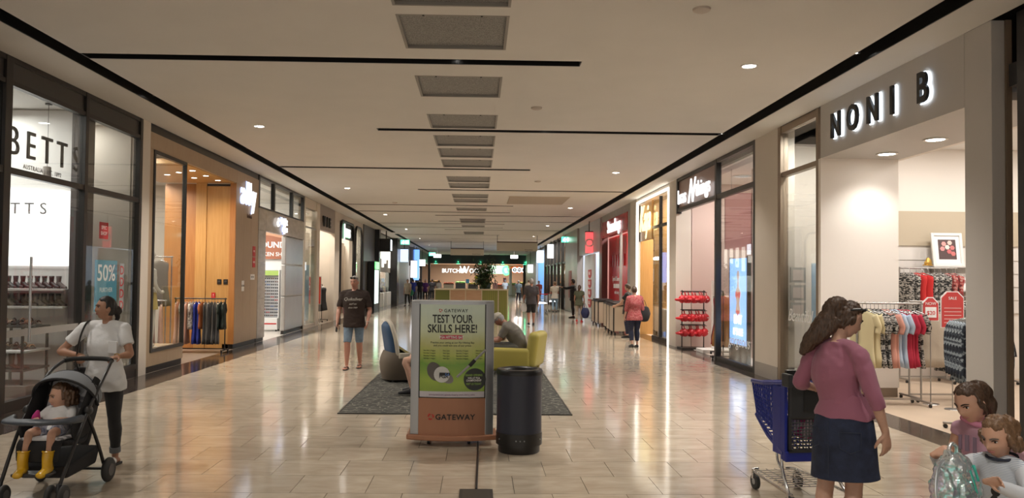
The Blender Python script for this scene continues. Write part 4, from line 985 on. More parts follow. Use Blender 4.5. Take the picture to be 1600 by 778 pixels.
# corner shop at the frame edge
struct(MB().box(XR+.9, XR+1.0, -2, 7.66, 0, 4.3), 'wall_right', mat('corner_dark', (.05,.045,.04), .5)); struct(MB().box(5.45, 6.2, -2, 7.66, -.012, .001), 'floor', NFLOOR)
t = front('shopfront', 'black framed glass shopfront at the edge of the view beside the portal pier', XR, -1, 7.6)
for y in (7.42, 5.2, 2.9): P(MB().box(XR+.1, XR+.24, y-.07, y+.07, 0, ZC), 'mullion', BLACK, t, bevel=.004)
for z0, z1 in ((0,.15),(3.55,3.75),(4.3,ZC)): P(MB().box(XR+.12, XR+.22, -1, 7.35, z0, z1), 'transom', BLACK, t, split=True)
P(pane(MB(), XR+.17, -1, 7.35, .15, 3.55), 'glass_pane', GLASS, t); P(pane(MB(), XR+.17, -1, 7.35, 3.75, 4.3), 'glass_pane', GLASS, t)
P(MB().box(XR+.14, XR+.2, 7.49, 7.66, 3.72, 3.95), 'hinge_plate', BLACK, t)
P(MB().box(XR+.26, XR+.30, 7.49, 7.66, 0, ZC), 'side_panel', WALLP, t)
for k in range(4): garment((XR+.6, 6.6+k*.2, 2.2), R(90), f'dark and white garment behind the edge shop glass, {ORD[k]} going away', BWP if k % 2 else BLK, 'gown', 'garments behind the edge shop glass')
rail_stand('clothes_rack', 'black rack of dark garments behind the edge shop glass', (XR+.6, 6.9, 0), R(90), 1.1, 2.28, BLACK)
# ------------------------------------------------------------ lingerie shop
BPINK = mat('blush_wall', (.55,.42,.37), .6); PINKP = mat('pink_panel', (.48,.20,.19), .5)
struct(MB().box(5.45, 11, 14.46, 20.6, -.012, .001), 'floor', mat('blush_floor', (.55,.48,.43), .4)); struct(MB().box(5.5, 11, 14.5, 20.6, 4.3, 4.35), 'ceiling', WHITEP)
struct(MB().box(9.9, 10, 14.5, 20.6, 0, 4.3), 'wall_right', BPINK); struct(MB().box(5.62, 10, 20.3, 20.4, 0, 4.3), 'wall_back', BPINK)
for x, y, p in ((6.3, 15.6, 35), (6.4, 18.6, 55), (8.2, 17, 50)):
    light('shop_lamp', 'AREA', (x, y, 4.28), p, NEUT, .5); build(MB().lathe([(.26,0),(.26,-.012),(.24,-.012),(.24,0)], (x,y,4.3), 24), 'lamp_ring', WHITEP)['kind'] = 'structure'
t = front('shopfront', 'dark framed lingerie shopfront with a glass window and an opening under a white script sign', XR, 14.46, 20.3)
for y in (14.52, 16.92): P(MB().box(XR, XR+.12, y-.06, y+.06, 0, ZC), 'mullion', DARKM, t, bevel=.004)
P(MB().box(XR, XR+.12, 20.2, 20.3, 3.5, ZC), 'mullion', DARKM, t)
for a, b_ in ((14.58, 16.86), (16.98, 20.2)):
    P(MB().box(XR+.01, XR+.11, a, b_, 3.54, 3.64), 'transom', DARKM, t, split=True); P(MB().box(XR+.01, XR+.11, a, b_, 4.34, ZC), 'transom', DARKM, t, split=True)
P(MB().box(XR+.01, XR+.11, 14.58, 16.86, 0, .10), 'transom', DARKM, t, split=True)
P(pane(MB(), XR+.06, 14.58, 16.86, .1, 3.54), 'glass_pane', GLASS, t); P(pane(MB(), XR+.06, 14.58, 16.86, 3.64, 4.34), 'glass_pane', GLASS, t)
P(MB().box(XR+.05, XR+.09, 16.98, 20.2, 3.64, 4.34), 'sign_panel', mat('rose_brown_panel', (.26,.17,.14), .3), t)
text('window_script', 'gorgeous', .34, INKW, t, (XR+.045, 15.5, .42), F_RIGHT, .002, -.002, shear=.35)
t = thing('shop_sign', 'white glowing script letters on the rose brown panel of the lingerie shop', 'sign', (XR, 18.6, 3.7))
text('sign_letters', 'bras', .52, BOLDW, t, (XR-.03, 19.62, 3.72), F_RIGHT, .015, .003, xs=.9); text('sign_letters', 'N', .84, BOLDW, t, (XR-.03, 18.80, 3.66), F_RIGHT, .015, .004, shear=.5, xs=.8); text('sign_letters', 'things', .52, BOLDW, t, (XR-.03, 17.78, 3.76), F_RIGHT, .015, .003, xs=.95)
struct(MB().box(6.2, 8.2, 17.4, 17.46, 0, 4.3), 'wall_back', BPINK)
t = thing('hanging_board', 'pink panel hanging high in the lingerie shop opening', 'panel', (5.95, 17.5, 3.0)); build(MB().box(-.35,.45,-.02,.02,-.55,.75), 'board', PINKP, t, bevel=.004); build(MB().cyl((-.2,0,.75),(-.2,0,1.3), .005, n=6).cyl((.3,0,.75),(.3,0,1.3), .005, n=6), 'cord', BLACK, t, split=True)
# lit poster screen
t = thing('light_poster', 'tall glowing blue poster screen behind the lingerie shop glass', 'screen', (5.55, 16.3, 1.3))
P(MB().box(5.5, 5.56, 15.78, 16.84, .4, 2.22), 'screen_face', emis('led_blue', (.16,.38,.85), 1.1), t); P(MB().box(5.5, 5.58, 15.74, 15.78, .36, 2.26).box(5.5, 5.58, 16.84, 16.88, .36, 2.26).box(5.5, 5.58, 15.74, 16.88, 0, .4), 'bezel', BLACK, t, split=True)
SKINL = emis('poster_skin', (.55,.36,.30), .55); REDL = emis('poster_red', (.45,.01,.02), .8)
b = MB()
for q in (((16.45,1.05),(16.38,1.28),(16.46,1.5),(16.35,1.62),(16.33,1.75),(16.25,1.75),(16.23,1.62),(16.12,1.5),(16.2,1.28),(16.13,1.05)),): b.prism([(5.494, y, z) for y, z in q], (.004,0,0))
b.ball((5.496, 16.29, 1.86), .003, .085, .11, 14, 10)
P(b, 'printed_figure', SKINL, t)
b = MB()
for dy in (-.08, .08): b.ball((5.490, 16.29+dy, 1.45), .003, .085, .07, 14, 8)
b.prism([(5.489, 16.42, 1.12),(5.489, 16.16, 1.12),(5.489, 16.29, 1.0)], (.003,0,0))
P(b, 'printed_lingerie', REDL, t)
text('lettering', 'BNT', .26, emis('led_white', (1,1,1), 1.6), t, (5.492, 16.3, .84), F_RIGHT, .001, .004); text('lettering', "IT'S ME", .2, emis('led_white', (1,1,1), 1.6), t, (5.492, 16.3, .6), F_RIGHT, .001, .003)
# three tier rack of red bras and a rail of gowns
t = thing('tier_rack', 'black three tier rack of red bras at the lingerie shop opening', 'rack', (5.50, 19.75, 0))
for x in (-.28, .28): build(MB().box(x-.012,x+.012,-.012,.012,0,1.5), 'upright', BLACK, t)
for z in (1.47, 1.0, .62): build(MB().cyl((-.32,0,z),(.32,0,z), .012, n=8).cyl((-.32,-.14,z-.02),(.32,-.14,z-.02), .008, n=8).box(-.29,-.27,-.14,0,z-.03,z-.01).box(.27,.29,-.14,0,z-.03,z-.01), 'rail', BLACK, t, split=True)
build(MB().box(-.34,.34,-.25,.25,0,.04), 'base', BLACK, t)
b = MB()
for s in (-1, 1):
    b.ball((s*.075, -.02, -.13), .075, .06, .07, 12, 8); b.tube([(s*.09,-.02,-.07),(s*.08,0,0)], .006, 6); b.tube([(s*.14,-.01,-.14),(s*.17,.05,-.14),(s*.1,.09,-.14)], [.03,.022,.018], 8, 2)
bra_me = b.mesh('bra_cups', True); RBRA = mat('red_satin', (.50,.012,.02), .4, rand=.25); bra_me.materials.append(RBRA)
bow_me = MB().ball((-.012,-.085,-.13), .012, .006, .008, 8, 6).ball((.012,-.085,-.13), .012, .006, .008, 8, 6).mesh('bow'); bow_me.materials.append(INKW)
for ti, z in enumerate((1.47, 1.0, .62)):
    for k in range(7):
        o = bpy.data.objects.new('red_bra', bra_me); C.objects.link(o); o.location = (5.50-.27+k*.09, 19.75-.06*(k % 2), z-.01); o.rotation_euler = (0,0,R(55+12*math.sin(k*3+ti))); o.scale = (1.45,)*3
        tag(o, f"red bra on the {('top','middle','bottom')[ti]} tier of the black rack, {ORD[k]} from the white light outline", 'bra', f"red bras on the {('top','middle','bottom')[ti]} tier")
        c = bpy.data.objects.new('bow', bow_me); C.objects.link(c); c.parent = o
rail_stand('clothes_rack', 'black rail of golden and red gowns in the lingerie shop opening', (5.62, 17.75, 0), R(75), 1.1, 1.5, BLACK)
GOLDC = mat('golden_satin', (.42,.18,.04), .5)
for k, (m_, nm) in enumerate(((GOLDC,'golden'),(GOLDC,'golden'),(GOLDC,'golden'),(CRIM,'crimson'),(CRIM,'crimson'),(BLK,'black'))):
    garment((5.52+k*.035, 17.35+k*.14, 1.42), R(70), f'{nm} gown on the black rail of the lingerie shop, {ORD[k]} going away', m_, 'gown', 'gowns on the black rail', seed=k % 3+90)
for k in range(5): garment((6.15+k*.0, 14.95+k*.2, 1.8), R(80), f'pale camisole behind the lingerie shop window, {ORD[k]} going away', (SKY, CREAM, PEACH)[k % 3], 'dress', 'camisoles behind the lingerie window')
rail_stand('clothes_rack', 'steel rail of pale camisoles behind the lingerie window', (6.15, 15.35, 0), R(90), 1.1, 1.88, RSTEEL)
t = thing('door_stand', 'white low stand with a post in the lingerie shop opening', 'stand', (5.75, 18.8, 0)); build(MB().box(-.35,.5,-.3,.3,0,.09), 'base', WHITEP, t, bevel=.006); build(MB().box(-.05,.03,-.04,.04,.09,1.75), 'post', WHITEP, t, bevel=.004)
struct(MB().box(XR, XR+.4, 20.3, 21.05, 0, ZC), 'wall_right', WALLP)
# ------------------------------------------------------------ gold and white light outlined shop
shop('R', 21.05, 25.9, 5, 4.3, mat('cream_shop_wall', (.72,.62,.50), .6), mat('cream_floor', (.55,.47,.38), .35), [(1, 22.5, 55), (1.2, 24.5, 55), (3, 23, 60)], WARM, cm=WHITEP)
t = front('shopfront', 'gold shopfront outlined by a white light strip, beside the lingerie shop', XR, 21.05, 25.4)
OUT = emis('outline_light', (1,.95,.85), 2.2)
P(MB().box(XR-.03, XR+.03, 21.07, 21.12, 0, 4.3), 'light_strip', OUT, t); P(MB().box(XR-.03, XR+.03, 25.3, 25.35, 0, 4.3), 'light_strip', OUT, t); P(MB().box(XR-.03, XR+.03, 21.12, 25.3, 4.25, 4.3), 'light_strip', OUT, t)
P(MB().box(XR+.03, XR+.2, 21.05, 25.4, 4.3, ZC), 'header', WALLP, t)
P(MB().box(XR+.05, XR+.10, 23.4, 25.25, 3.0, 4.2), 'sign_panel', GOLD, t); P(MB().box(XR+.05, XR+.8, 25.05, 25.25, 0, 4.2), 'gold_column', GOLD, t, split=True); P(MB().box(XR+.1, XR+.6, 23.3, 23.4, 0, 4.2), 'gold_column', GOLD, t, split=True)
for y in (22.35,): P(MB().box(XR+.04, XR+.12, y-.05, y+.05, 0, 4.2), 'mullion', DARKM, t)
P(MB().box(XR+.04, XR+.12, 21.15, 23.3, 3.3, 3.38).box(XR+.04, XR+.12, 21.15, 23.3, 0, .1), 'transom', DARKM, t, split=True)
P(pane(MB(), XR+.08, 21.15, 22.3, .1, 3.3), 'glass_pane', GLASS, t); P(pane(MB(), XR+.08, 22.4, 23.3, .1, 3.3), 'glass_pane', GLASS, t); P(pane(MB(), XR+.08, 21.15, 23.3, 3.38, 4.2), 'glass_pane', GLASS, t)
t = thing('shop_sign', 'large yellow white glowing script sign on the gold panel', 'sign', (XR, 24.2, 3.3))
text('sign_letters', 'Kaja', 1.15, emis('script_yellow', (1,.84,.38), .9), t, (XR-.03, 24.05, 3.3), F_RIGHT, .015, .006, shear=.35, xs=.78)
t = thing('display_counter', 'cream counter with a display frame inside the gold shop window', 'counter', (5.75, 22.6, 0)); build(MB().box(-.25,.25,-.8,.8,0,.85), 'cabinet', mat('counter_cream', (.66,.58,.48), .5), t, bevel=.01); build(MB().box(-.27,.27,-.82,.82,.85,.89), 'worktop', WHITEP, t); build(MB().box(-.02,.02,-.6,.3,.89,1.5), 'display_board', mat('board_ivory', (.8,.74,.66), .5), t)
t, ln = poster('poster', 'red and white framed poster high inside the gold shop', (6.6, 23.0, 2.2), F_CAM, .8, .5, INKR); ln('SALE', .22, 0, -.08, INKW, .006); P(MB().cyl((6.3,23.0,2.45),(6.3,23.0,4.3), .005, n=6).cyl((6.9,23.0,2.45),(6.9,23.0,4.3), .005, n=6), 'hanging_wire', BLACK, t, split=True)
t = thing('suitcase', 'black upright case standing inside the gold shop window', 'suitcase', (5.6, 21.75, 0)); build(MB().box(-.14,.14,-.2,.2,.05,.55), 'shell', BLK, t, bevel=.04); build(MB().tube([(-.05,0,.55),(-.05,0,.62),(.05,0,.62),(.05,0,.55)], .012, 8, 2), 'handle', BLACK, t)
struct(MB().box(XR, XR+.5, 25.4, 26.5, 0, ZC), 'wall_right', WALLP)
# ------------------------------------------------------------ red luggage shop
REDW = mat('gloss_red_panel', (.46,.012,.018), .25)
shop('R', 25.9, 33.2, 5, 4.3, mat('red_shop_wall', (.55,.3,.28), .6), mat('cream_floor'), [(1.2, 27.5, 60), (1.2, 31, 60), (3, 29, 60)], NEUT)
t = front('shopfront', 'glossy red luggage shopfront with white sign and a tall red poster wall', XR, 26.5, 33.1)
P(MB().box(XR-.0, XR+.25, 26.5, 26.95, 0, ZC), 'grey_pier', GREYP, t); P(MB().box(XR, XR+.25, 32.6, 33.1, 0, ZC), 'grey_pier', mat('maroon_pier', (.16,.05,.045), .3), t)
P(MB().box(XR, XR+.2, 26.95, 32.6, 4.15, ZC), 'grey_header', GREYP, t)
P(MB().box(XR-.02, XR+.15, 26.95, 32.6, 3.5, 4.15), 'red_header', REDW, t)
P(MB().box(XR+.3, XR+.36, 28.6, 32.6, 0, 3.5), 'poster_wall', mat('gloss_red_light', (.56,.02,.025), .2), t)
P(MB().box(XR+.02, XR+.1, 28.45, 28.6, 0, 3.5), 'jamb', STEEL, t)
for k in range(6): P(MB().box(XR+.25, XR+.31, 29.0+k*.55, 29.35+k*.55, 2.3, 2.75), 'raised_motif', REDW, t)
text('lettering', 'Spend & Save now', .26, INKW, t, (XR+.28, 30.6, 1.72), F_RIGHT, .002, .002); text('lettering', 'ends sunday', .2, INKW, t, (XR+.28, 30.6, 1.2), F_RIGHT, .002)
for k in range(4): P(MB().box(XR+.285, XR+.3, 29.8+k*.42, 30.1+k*.42, 1.43, 1.6), 'white_square', INKW, t)
t = thing('shop_sign', 'white glowing word on the glossy red header', 'sign', (XR, 29.6, 3.65)); text('sign_letters', 'Strandbags', .68, BOLDW, t, (XR-.05, 29.5, 3.62), F_RIGHT, .015, .006, xs=.98)
for k in range(8):
    t = thing('handbag', f'dark handbag on the bright shelves inside the luggage shop, {ORD[k]} counting upward', 'handbag', (5.75, 27.6+(k % 2)*.5, .6+(k//2)*.62), 0, 'handbags inside the luggage shop')
    build(MB().box(-.08,.08,-.16,.16,0,.24), 'body', (BLK, BR, RED, TAUPE)[k % 4], t, bevel=.03); build(MB().tube([(0,-.1,.22),(0,-.08,.36),(0,.08,.36),(0,.1,.22)], .01, 8, 3), 'handle', BLK, t)
for k in range(4):
    t = thing('wall_shelf', f'white lit shelf of handbags inside the luggage shop, {ORD[k]} counting upward', 'shelf', (5.8, 27.85, .57+k*.62)); build(MB().box(-.2,.2,-.6,.6,0,.03), 'board', SHELFW, t); build(MB().box(.16,.2,-.6,.6,-.05,0), 'lip', emis('shelf_light', (1,.95,.9), 2), t)
BINP = mat('bin_panel_beige', (.55,.46,.36), .5)
def wheeled_box(x, y, lab, w=.62, d=.75):
    t = thing('wheeled_display_box', lab, 'display box', (x, y, 0), 0, 'wheeled display boxes by the luggage shop')
    for q in ((-w/2+.03,w/2-.03,-d/2,-d/2+.02),(-w/2+.03,w/2-.03,d/2-.02,d/2),(-w/2,-w/2+.02,-d/2+.03,d/2-.03),(w/2-.02,w/2,-d/2+.03,d/2-.03)): build(MB().box(*q, .14, .92), 'panel', BINP, t)
    for sx in (-1, 1):
        for sy in (-1, 1):
            c = build(MB().box(sx*(w/2-.03), sx*(w/2+.008), sy*(d/2-.03), sy*(d/2+.008), .1, .95), 'corner_post', BLACK, t); build(MB().cyl((sx*(w/2-.06)-.02,sy*(d/2-.06),.05),(sx*(w/2-.06)+.02,sy*(d/2-.06),.05), .05, n=12), 'castor', BLACK, c)
    build(MB().box(-w/2-.01,w/2+.01,-d/2-.01,d/2+.01,.92,.97), 'top_rim', BLACK, t); build(MB().box(-w/2+.05,w/2-.05,-d/2+.05,d/2-.05,.95,1.02), 'goods', mat('goods_dark', (.05,.04,.04), .7, var=.5, vs=14), t)
for k, (x, y) in enumerate(((4.55, 24.6), (4.62, 25.6), (4.75, 27.0), (4.78, 29.2), (4.82, 30.4))): wheeled_box(x, y, f'beige wheeled display box with black edges by the red luggage shop, {ORD[k]} going away')
# ------------------------------------------------------------ white shop with red round glyphs, pillar, black framed shops
shop('R', 33.2, 40, 5, 4.3, mat('cool_white', (.72,.78,.85), .5), mat('pale_shop_floor'), [(1, 35, 50), (1, 38, 50)], COOL)
t = front('shopfront', 'cool white shopfront with four red round glyphs on a white panel', XR, 33.2, 40)
P(MB().box(XR, XR+.2, 33.2, 40, 3.0, ZC), 'header', mat('cool_header', (.55,.58,.62), .4), t); P(MB().box(XR, XR+.2, 33.1, 33.3, 0, 3.0), 'jamb', STEEL, t)
P(MB().box(XR+.05, XR+.1, 34.9, 38.2, 0, 2.95), 'glyph_panel', mat('panel_cool_white', (.74,.78,.82), .4), t)
for k in range(4):
    z = 2.05-k*.46
    b = MB().prism([(XR+.03, 35.9, z+.18),(XR+.03, 36.9, z+.18)]+[(XR+.03, 36.4+.5*math.cos(a), z-.02-.2*math.sin(a)) for a in [R(d) for d in range(0, 181, 20)]], (.02,0,0)); P(b, 'red_glyph', mat('glyph_red', (.60,.03,.03), .4), t)
    text('glyph_lettering', 'SALE', .22, INKW, t, (XR+.025, 36.4, z-.06), F_RIGHT, .002, .004, xs=1.3)
blade('R', 35.2, 3.45, .34, .95, (.75,.02,.04), 'red blade sign with white face on the cool white shopfront', s=.8, txt='O')
t = thing('counter', 'small red white counter with a black register inside the cool white shop', 'counter', (5.9, 34.4, 0)); build(MB().box(-.3,.3,-.5,.5,0,.95), 'cabinet', mat('counter_red', (.5,.1,.08), .5), t); build(MB().box(-.33,.33,-.53,.53,.95,1.0), 'worktop', WHITEP, t); build(MB().box(-.15,.15,-.04,.04,1.0,1.35), 'register', BLACK, t, bevel=.01)
struct(MB().box(XR-.1, XR+.6, 40, 45.4, 0, ZC), 'wall_right', mat('greige_clad', (.34,.31,.28), .3, var=.05, vs=2))
t = thing('fire_hose_cabinet', 'red fire hose cabinet door on the greige pillar', 'cabinet', (XR-.1, 43, 1.5)); build(MB().box(-.03,0,-.5,.5,-.75,.75), 'door', mat('cabinet_red', (.30,.04,.03), .4), t, bevel=.01); build(MB().box(-.04,-.03,.3,.36,-.1,.1), 'handle', BLACK, t)
shop('R', 45.4, 60, 4, 4.3, mat('warm_shop_wall', (.6,.45,.32), .6), mat('cream_floor'), [(.8, 47, 90), (.8, 51, 90), (.8, 55.5, 90)], WARM)
t = front('shopfront', 'tall black framed glass shopfront with warm goods beyond the green exit sign', XR, 45.4, 60)
for y in (45.5, 47.8, 50.2, 52.6, 55, 57.5, 59.9): P(MB().box(XR-.1, XR+.1, y-.12, y+.12, 0, ZC), 'mullion', BLACK, t)
for z in (2.75, 4.3): P(MB().box(XR-.05, XR+.05, 45.5, 59.9, z, z+.1), 'transom', BLACK, t, split=True)
for k, y in enumerate((45.5, 47.8, 50.2, 52.6, 55, 57.5)): P(pane(MB(), XR, y+.12, y+2.2, .1, 2.75), 'glass_pane', GLASS, t)
t = thing('globe_pendant', 'glowing amber globe pendant in the black framed shop window', 'pendant lamp', (5.6, 46.9, 2.35)); build(MB().ball((0,0,0), .38, n=20, m=12), 'globe', emis('amber', (1,.62,.18), 1.6), t, smooth=True); build(MB().cyl((0,0,.36),(0,0,1.9), .01, n=6), 'cord', BLACK, t, split=True)
for k in range(5):
    t = thing('goods_shelf', f'warm lit goods shelf in the black framed shop, {ORD[k]} going away', 'shelf', (5.75, 46.6+k*2.4, 0), 0, 'goods shelves in the black framed shop')
    build(MB().box(-.25,.25,-.8,.8,0,.1).box(.2,.25,-.8,.8,.1,1.9), 'carcass', BLACK, t)
    for q in range(4): build(MB().box(-.2,.2,-.75,.75,.3+q*.42,.5+q*.42), 'goods', ((TAN, CREAM, RUST, WHITEL)[(q+k) % 4]), t)
blade('R', 53, 3.7, .5, .95, (.95,.97,1), 'white lit blade sign on the black framed shopfront', s=1.0)
struct(MB().box(XR, XR+.5, 60, 61.5, 0, ZC), 'wall_right', DG)
shop('R', 61.5, 70, 3, 4.3, mat('blue_shop_wall', (.25,.45,.75), .5), mat('pale_shop_floor'), [(.8, 64, 90), (.8, 68, 90)], (.6,.8,1))
blade('R', 62, 3.6, .55, 1.0, (.8,.93,1), 'white blue lit blade sign beyond the black framed shops', s=1.0)
struct(MB().box(XR, XR+.3, 70, YE, 0, ZC), 'wall_right', mat('far_right_greige', (.40,.37,.34), .5)); blade('R', 74, 2.8, .5, .8, (1,1,1), 'white lit sign on the far greige wall near the supermarket', s=1.6)
# ------------------------------------------------------------ supermarket at the far end
struct(MB().box(XL-9, XR+9, YE, YE+7.7, -.012, .001), 'floor', mat('supermarket_floor', (.42,.38,.34), .25)); struct(MB().box(XL, XR+.6, YE+.3, YE+7.7, 3.45, 3.5), 'ceiling', mat('supermarket_ceiling', (.55,.40,.28), .6))
for x in (-4, -1, 2, 4.5): light('shop_lamp', 'AREA', (x, YE+2.5, 3.4), 190, WARM, .8)
t = thing('shopfront', 'dark fascia and lit signs of the supermarket across the end of the mall', 'shopfront', (0, YE, 0))
P(MB().box(XL+.27, XR-.01, YE-.1, YE+.3, 3.42, ZC-.01), 'dark_fascia', BLACK, t)
for k in range(5):
    P(MB().lathe([(.0,3.4),(.22,3.4),(.2,3.42),(.0,3.42)], (-4.7+k*2.45, YE+.0, 0), 16), 'green_lamp', emis('green_lamp', (.05,.8,.35), 3), t); light('green_wash', 'POINT', (-4.7+k*2.45, YE-.25, 3.62), 4, (.1,1,.5), .05)
P(MB().box(XL+.27, XL+.5, YE-.05, YE+.2, 0, 3.42).box(XR-.3, XR-.01, YE-.05, YE+.2, 0, 3.42), 'end_pier', DARKM, t, split=True)
P(MB().box(1.0, 3.3, YE+2.0, YE+2.1, 2.35, 3.3), 'green_board', emis('green_board', (.03,.5,.10), .9), t)
P(MB().box(3.6, 5.4, YE+1.8, YE+1.9, 2.5, 3.2), 'orange_board', mat('orange_board', (.75,.16,.04), .5), t)
t = thing('supermarket_sign', 'white glowing supermarket lettering over the checkout counters', 'sign', (0, YE+1.9, 2.5))
text('sign_letters', 'Woolworths', 1.1, BOLDW, t, (.55, YE+1.6, 2.42), F_CAM, .03, .025, xs=.92)
b = MB(); c = Vector((3.1, YE+1.55, 2.75))
b.tube([c+Vector((.42*math.cos(a)*(1-.25*q/14), 0, .42*math.sin(a))) for q, a in enumerate([R(60+d*20) for d in range(15)])], [.08]+[.14]*13+[.05], 10, 2, flat=.4); b.ball(c+Vector((.18,0,.1)), .14, .05, .2, 12, 8)
P(b, 'green_swirl_logo', emis('logo_green', (.05,.75,.15), 2.5), t, smooth=True)
t = thing('butcher_sign', 'white butcher lettering on the warm back wall of the supermarket', 'sign', (-3, YE+2, 2.4)); text('sign_letters', 'BUTCHER', .62, BOLDW, t, (-2.75, YE+1.95, 2.45), F_CAM, .03, .02)
t = thing('arrow_sign', 'small white produce lettering over the green board', 'sign', (2, YE+2, 3)); text('sign_letters', 'FRUIT & VEG', .36, BOLDW, t, (2.0, YE+1.9, 3.05), F_CAM, .02, .012); text('sign_letters', 'market', .5, BOLDW, t, (2.2, YE+1.9, 2.5), F_CAM, .02, .012)
t = thing('liquor_sign', 'three white discs with dark letters on the orange board', 'sign', (4.5, YE+1.7, 2.8))
for k, ch in enumerate('BWS'):
    b = MB().lathe([(.0,0),(.30,0),(.30,.05),(.0,.05)], n=24); b.v = [(x+4.05+k*.52, YE+1.74-z, y+2.82) for x, y, z in b.v]; P(b, 'disc', emis('disc_white', (1,1,1), 1.6), t)
    b = MB().lathe([(.0,0),(.21,0),(.21,.05),(.0,.05)], n=24); b.v = [(x+4.05+k*.52, YE+1.73-z-.03, y+2.82) for x, y, z in b.v]; P(b, 'inner_disc', mat('disc_navy', (.04,.04,.07), .4), t); text('sign_letter', ch, .3, BOLDW, t, (4.05+k*.52, YE+1.6, 2.72), F_CAM, .01, .008)
for k, (x, w_, h_, c) in enumerate(((-4.8,1.2,1.3,(.35,.22,.14)),(-3.3,1.1,1.1,(.6,.5,.42)),(-2,1.1,1.2,(.08,.08,.09)),(-.6,1.1,1.1,(.12,.1,.1)),(.8,1.1,1.3,(.10,.12,.15)),(2.2,1.1,1.0,(.5,.2,.12)),(3.6,1.1,1.1,(.55,.5,.45)),(4.9,.9,1.2,(.3,.24,.2)))):
    t = thing('checkout_counter', f'supermarket counter with goods, {ORD[k]} across the far end', 'counter', (x, YE+1+(k % 3)*.5, 0), 0, 'counters across the far end'); build(MB().box(-w_/2,w_/2,-.4,.4,0,h_), 'cabinet', mat(f'counter_{k}', c, .5), t, bevel=.02); build(MB().box(-w_/2-.05,w_/2+.05,-.45,.45,h_,h_+.05), 'worktop', DARKM, t)
    b = MB(); rd = random.Random(k)
    for q in range(6): b.ball((-w_*.4+q*w_*.16, -.2, h_+.16), .12, .12, .11, 8, 6)
    build(b, 'goods', mat(f'goods_{k}', ((.7,.3,.05),(.6,.1,.05),(.15,.4,.08),(.75,.6,.1))[k % 4], .5), t)
for k, (x, z, c) in enumerate(((-1.2, 1.5, (.1,.4,.9)), (-.2, 1.9, (.95,.65,.05)), (-.15, 1.5, (.5,.5,.5)), (2.9, 1.7, (.85,.3,.45)))):
    t = thing('promo_card', f'small coloured promotional card over the supermarket counters, {ORD[k]} across', 'sign', (x, YE+.4, 0), 0, 'promotional cards at the supermarket'); build(MB().box(-.18,.18,-.02,.02,z-.22,z+.22), 'card', mat(f'card_{k}', c, .5), t); build(MB().cyl((0,0,0),(0,0,z-.22), .02), 'stem', STEEL, t)
t = thing('white_column', 'slim bright white post before the supermarket green sign', 'post', (3.45, YE-1.5, 0)); build(MB().cyl((0,0,0),(0,0,2.9), .16, n=14), 'shaft', mat('post_white', (.85,.87,.9), .4), t, smooth=True); build(MB().cyl((0,0,0),(0,0,.08), .25, n=14), 'base', STEEL, t)
# hanging ceiling boards and lit boxes
BOARD = mat('hanging_board_cream', (.62,.56,.47), .5)
for (x, y, z0, z1, w_, lab, s_) in ((-.82, 55, 3.42, 3.86, 2.36, 'cream hanging direction board near the middle of the far ceiling', 'Food Court'), (2.33, 47, 3.46, 3.97, 2.48, 'cream hanging direction board nearer the red shop side', 'Amenities')):
    t = thing('hanging_board', lab, 'hanging sign', (x, y, z1)); build(MB().box(-w_/2,w_/2,-.05,.05,z0-z1,0), 'board', BOARD, t, bevel=.006); build(MB().box(-w_/2,w_/2,-.06,.06,0,.06), 'dark_bar', mat('bar_maroon', (.07,.03,.03), .4), t)
    for s in (-1, 1): build(MB().cyl((s*(w_/2-.03),0,.06),(s*(w_/2-.03),0,ZC-z1), .014, n=6), 'hanger_rod', BLACK, t)
    text('lettering', s_, .12, INKK, t, (x+w_*.28, y-.052, z0+.05), F_CAM, .001)
    for s in (-1, 1): text('arrow_mark', '>' if s > 0 else '<', .09, INKK, t, (x+s*(w_/2-.09), y-.052, z0+.05), F_CAM, .001)
for x, lab in ((-3.2, 'white glowing box sign hanging on the grey wall side of the far ceiling'), (2.75, 'white glowing box sign hanging on the far greige wall side of the ceiling')):
    t = thing('light_box_sign', lab, 'sign', (x, 60, 3.5)); build(MB().box(-.28,.28,-.06,.06,-.13,.13), 'lit_box', emis('box_white', (1,.98,.95), 3), t, bevel=.02); build(MB().cyl((0,0,.13),(0,0,ZC-3.5), .014, n=6), 'hanger_rod', WHITEP, t)
# ------------------------------------------------------------ middle of the mall
RUGM = ramp_mat('grass_blade_rug', [(0,(.20,.19,.16)),(.035,(.17,.16,.135)),(.06,(.030,.030,.026)),(1,(.022,.022,.020))], .95, 'edge', 7, (1,2.6,1))
t = thing('rug', 'dark rug with pale grass blade lines under the armchairs', 'rug', (-.275, 13.7, 0))
build(MB().box(-1.475,1.475,-3.8,3.8,.001,.012), 'pile', RUGM, t); b = MB()
for q in ((-1.49,1.49,-3.82,-3.8),(-1.49,1.49,3.8,3.82),(-1.49,-1.475,-3.8,3.8),(1.475,1.49,-3.8,3.8)): b.box(*q, .001, .014)
build(b, 'binding', BLACK, t, split=True)
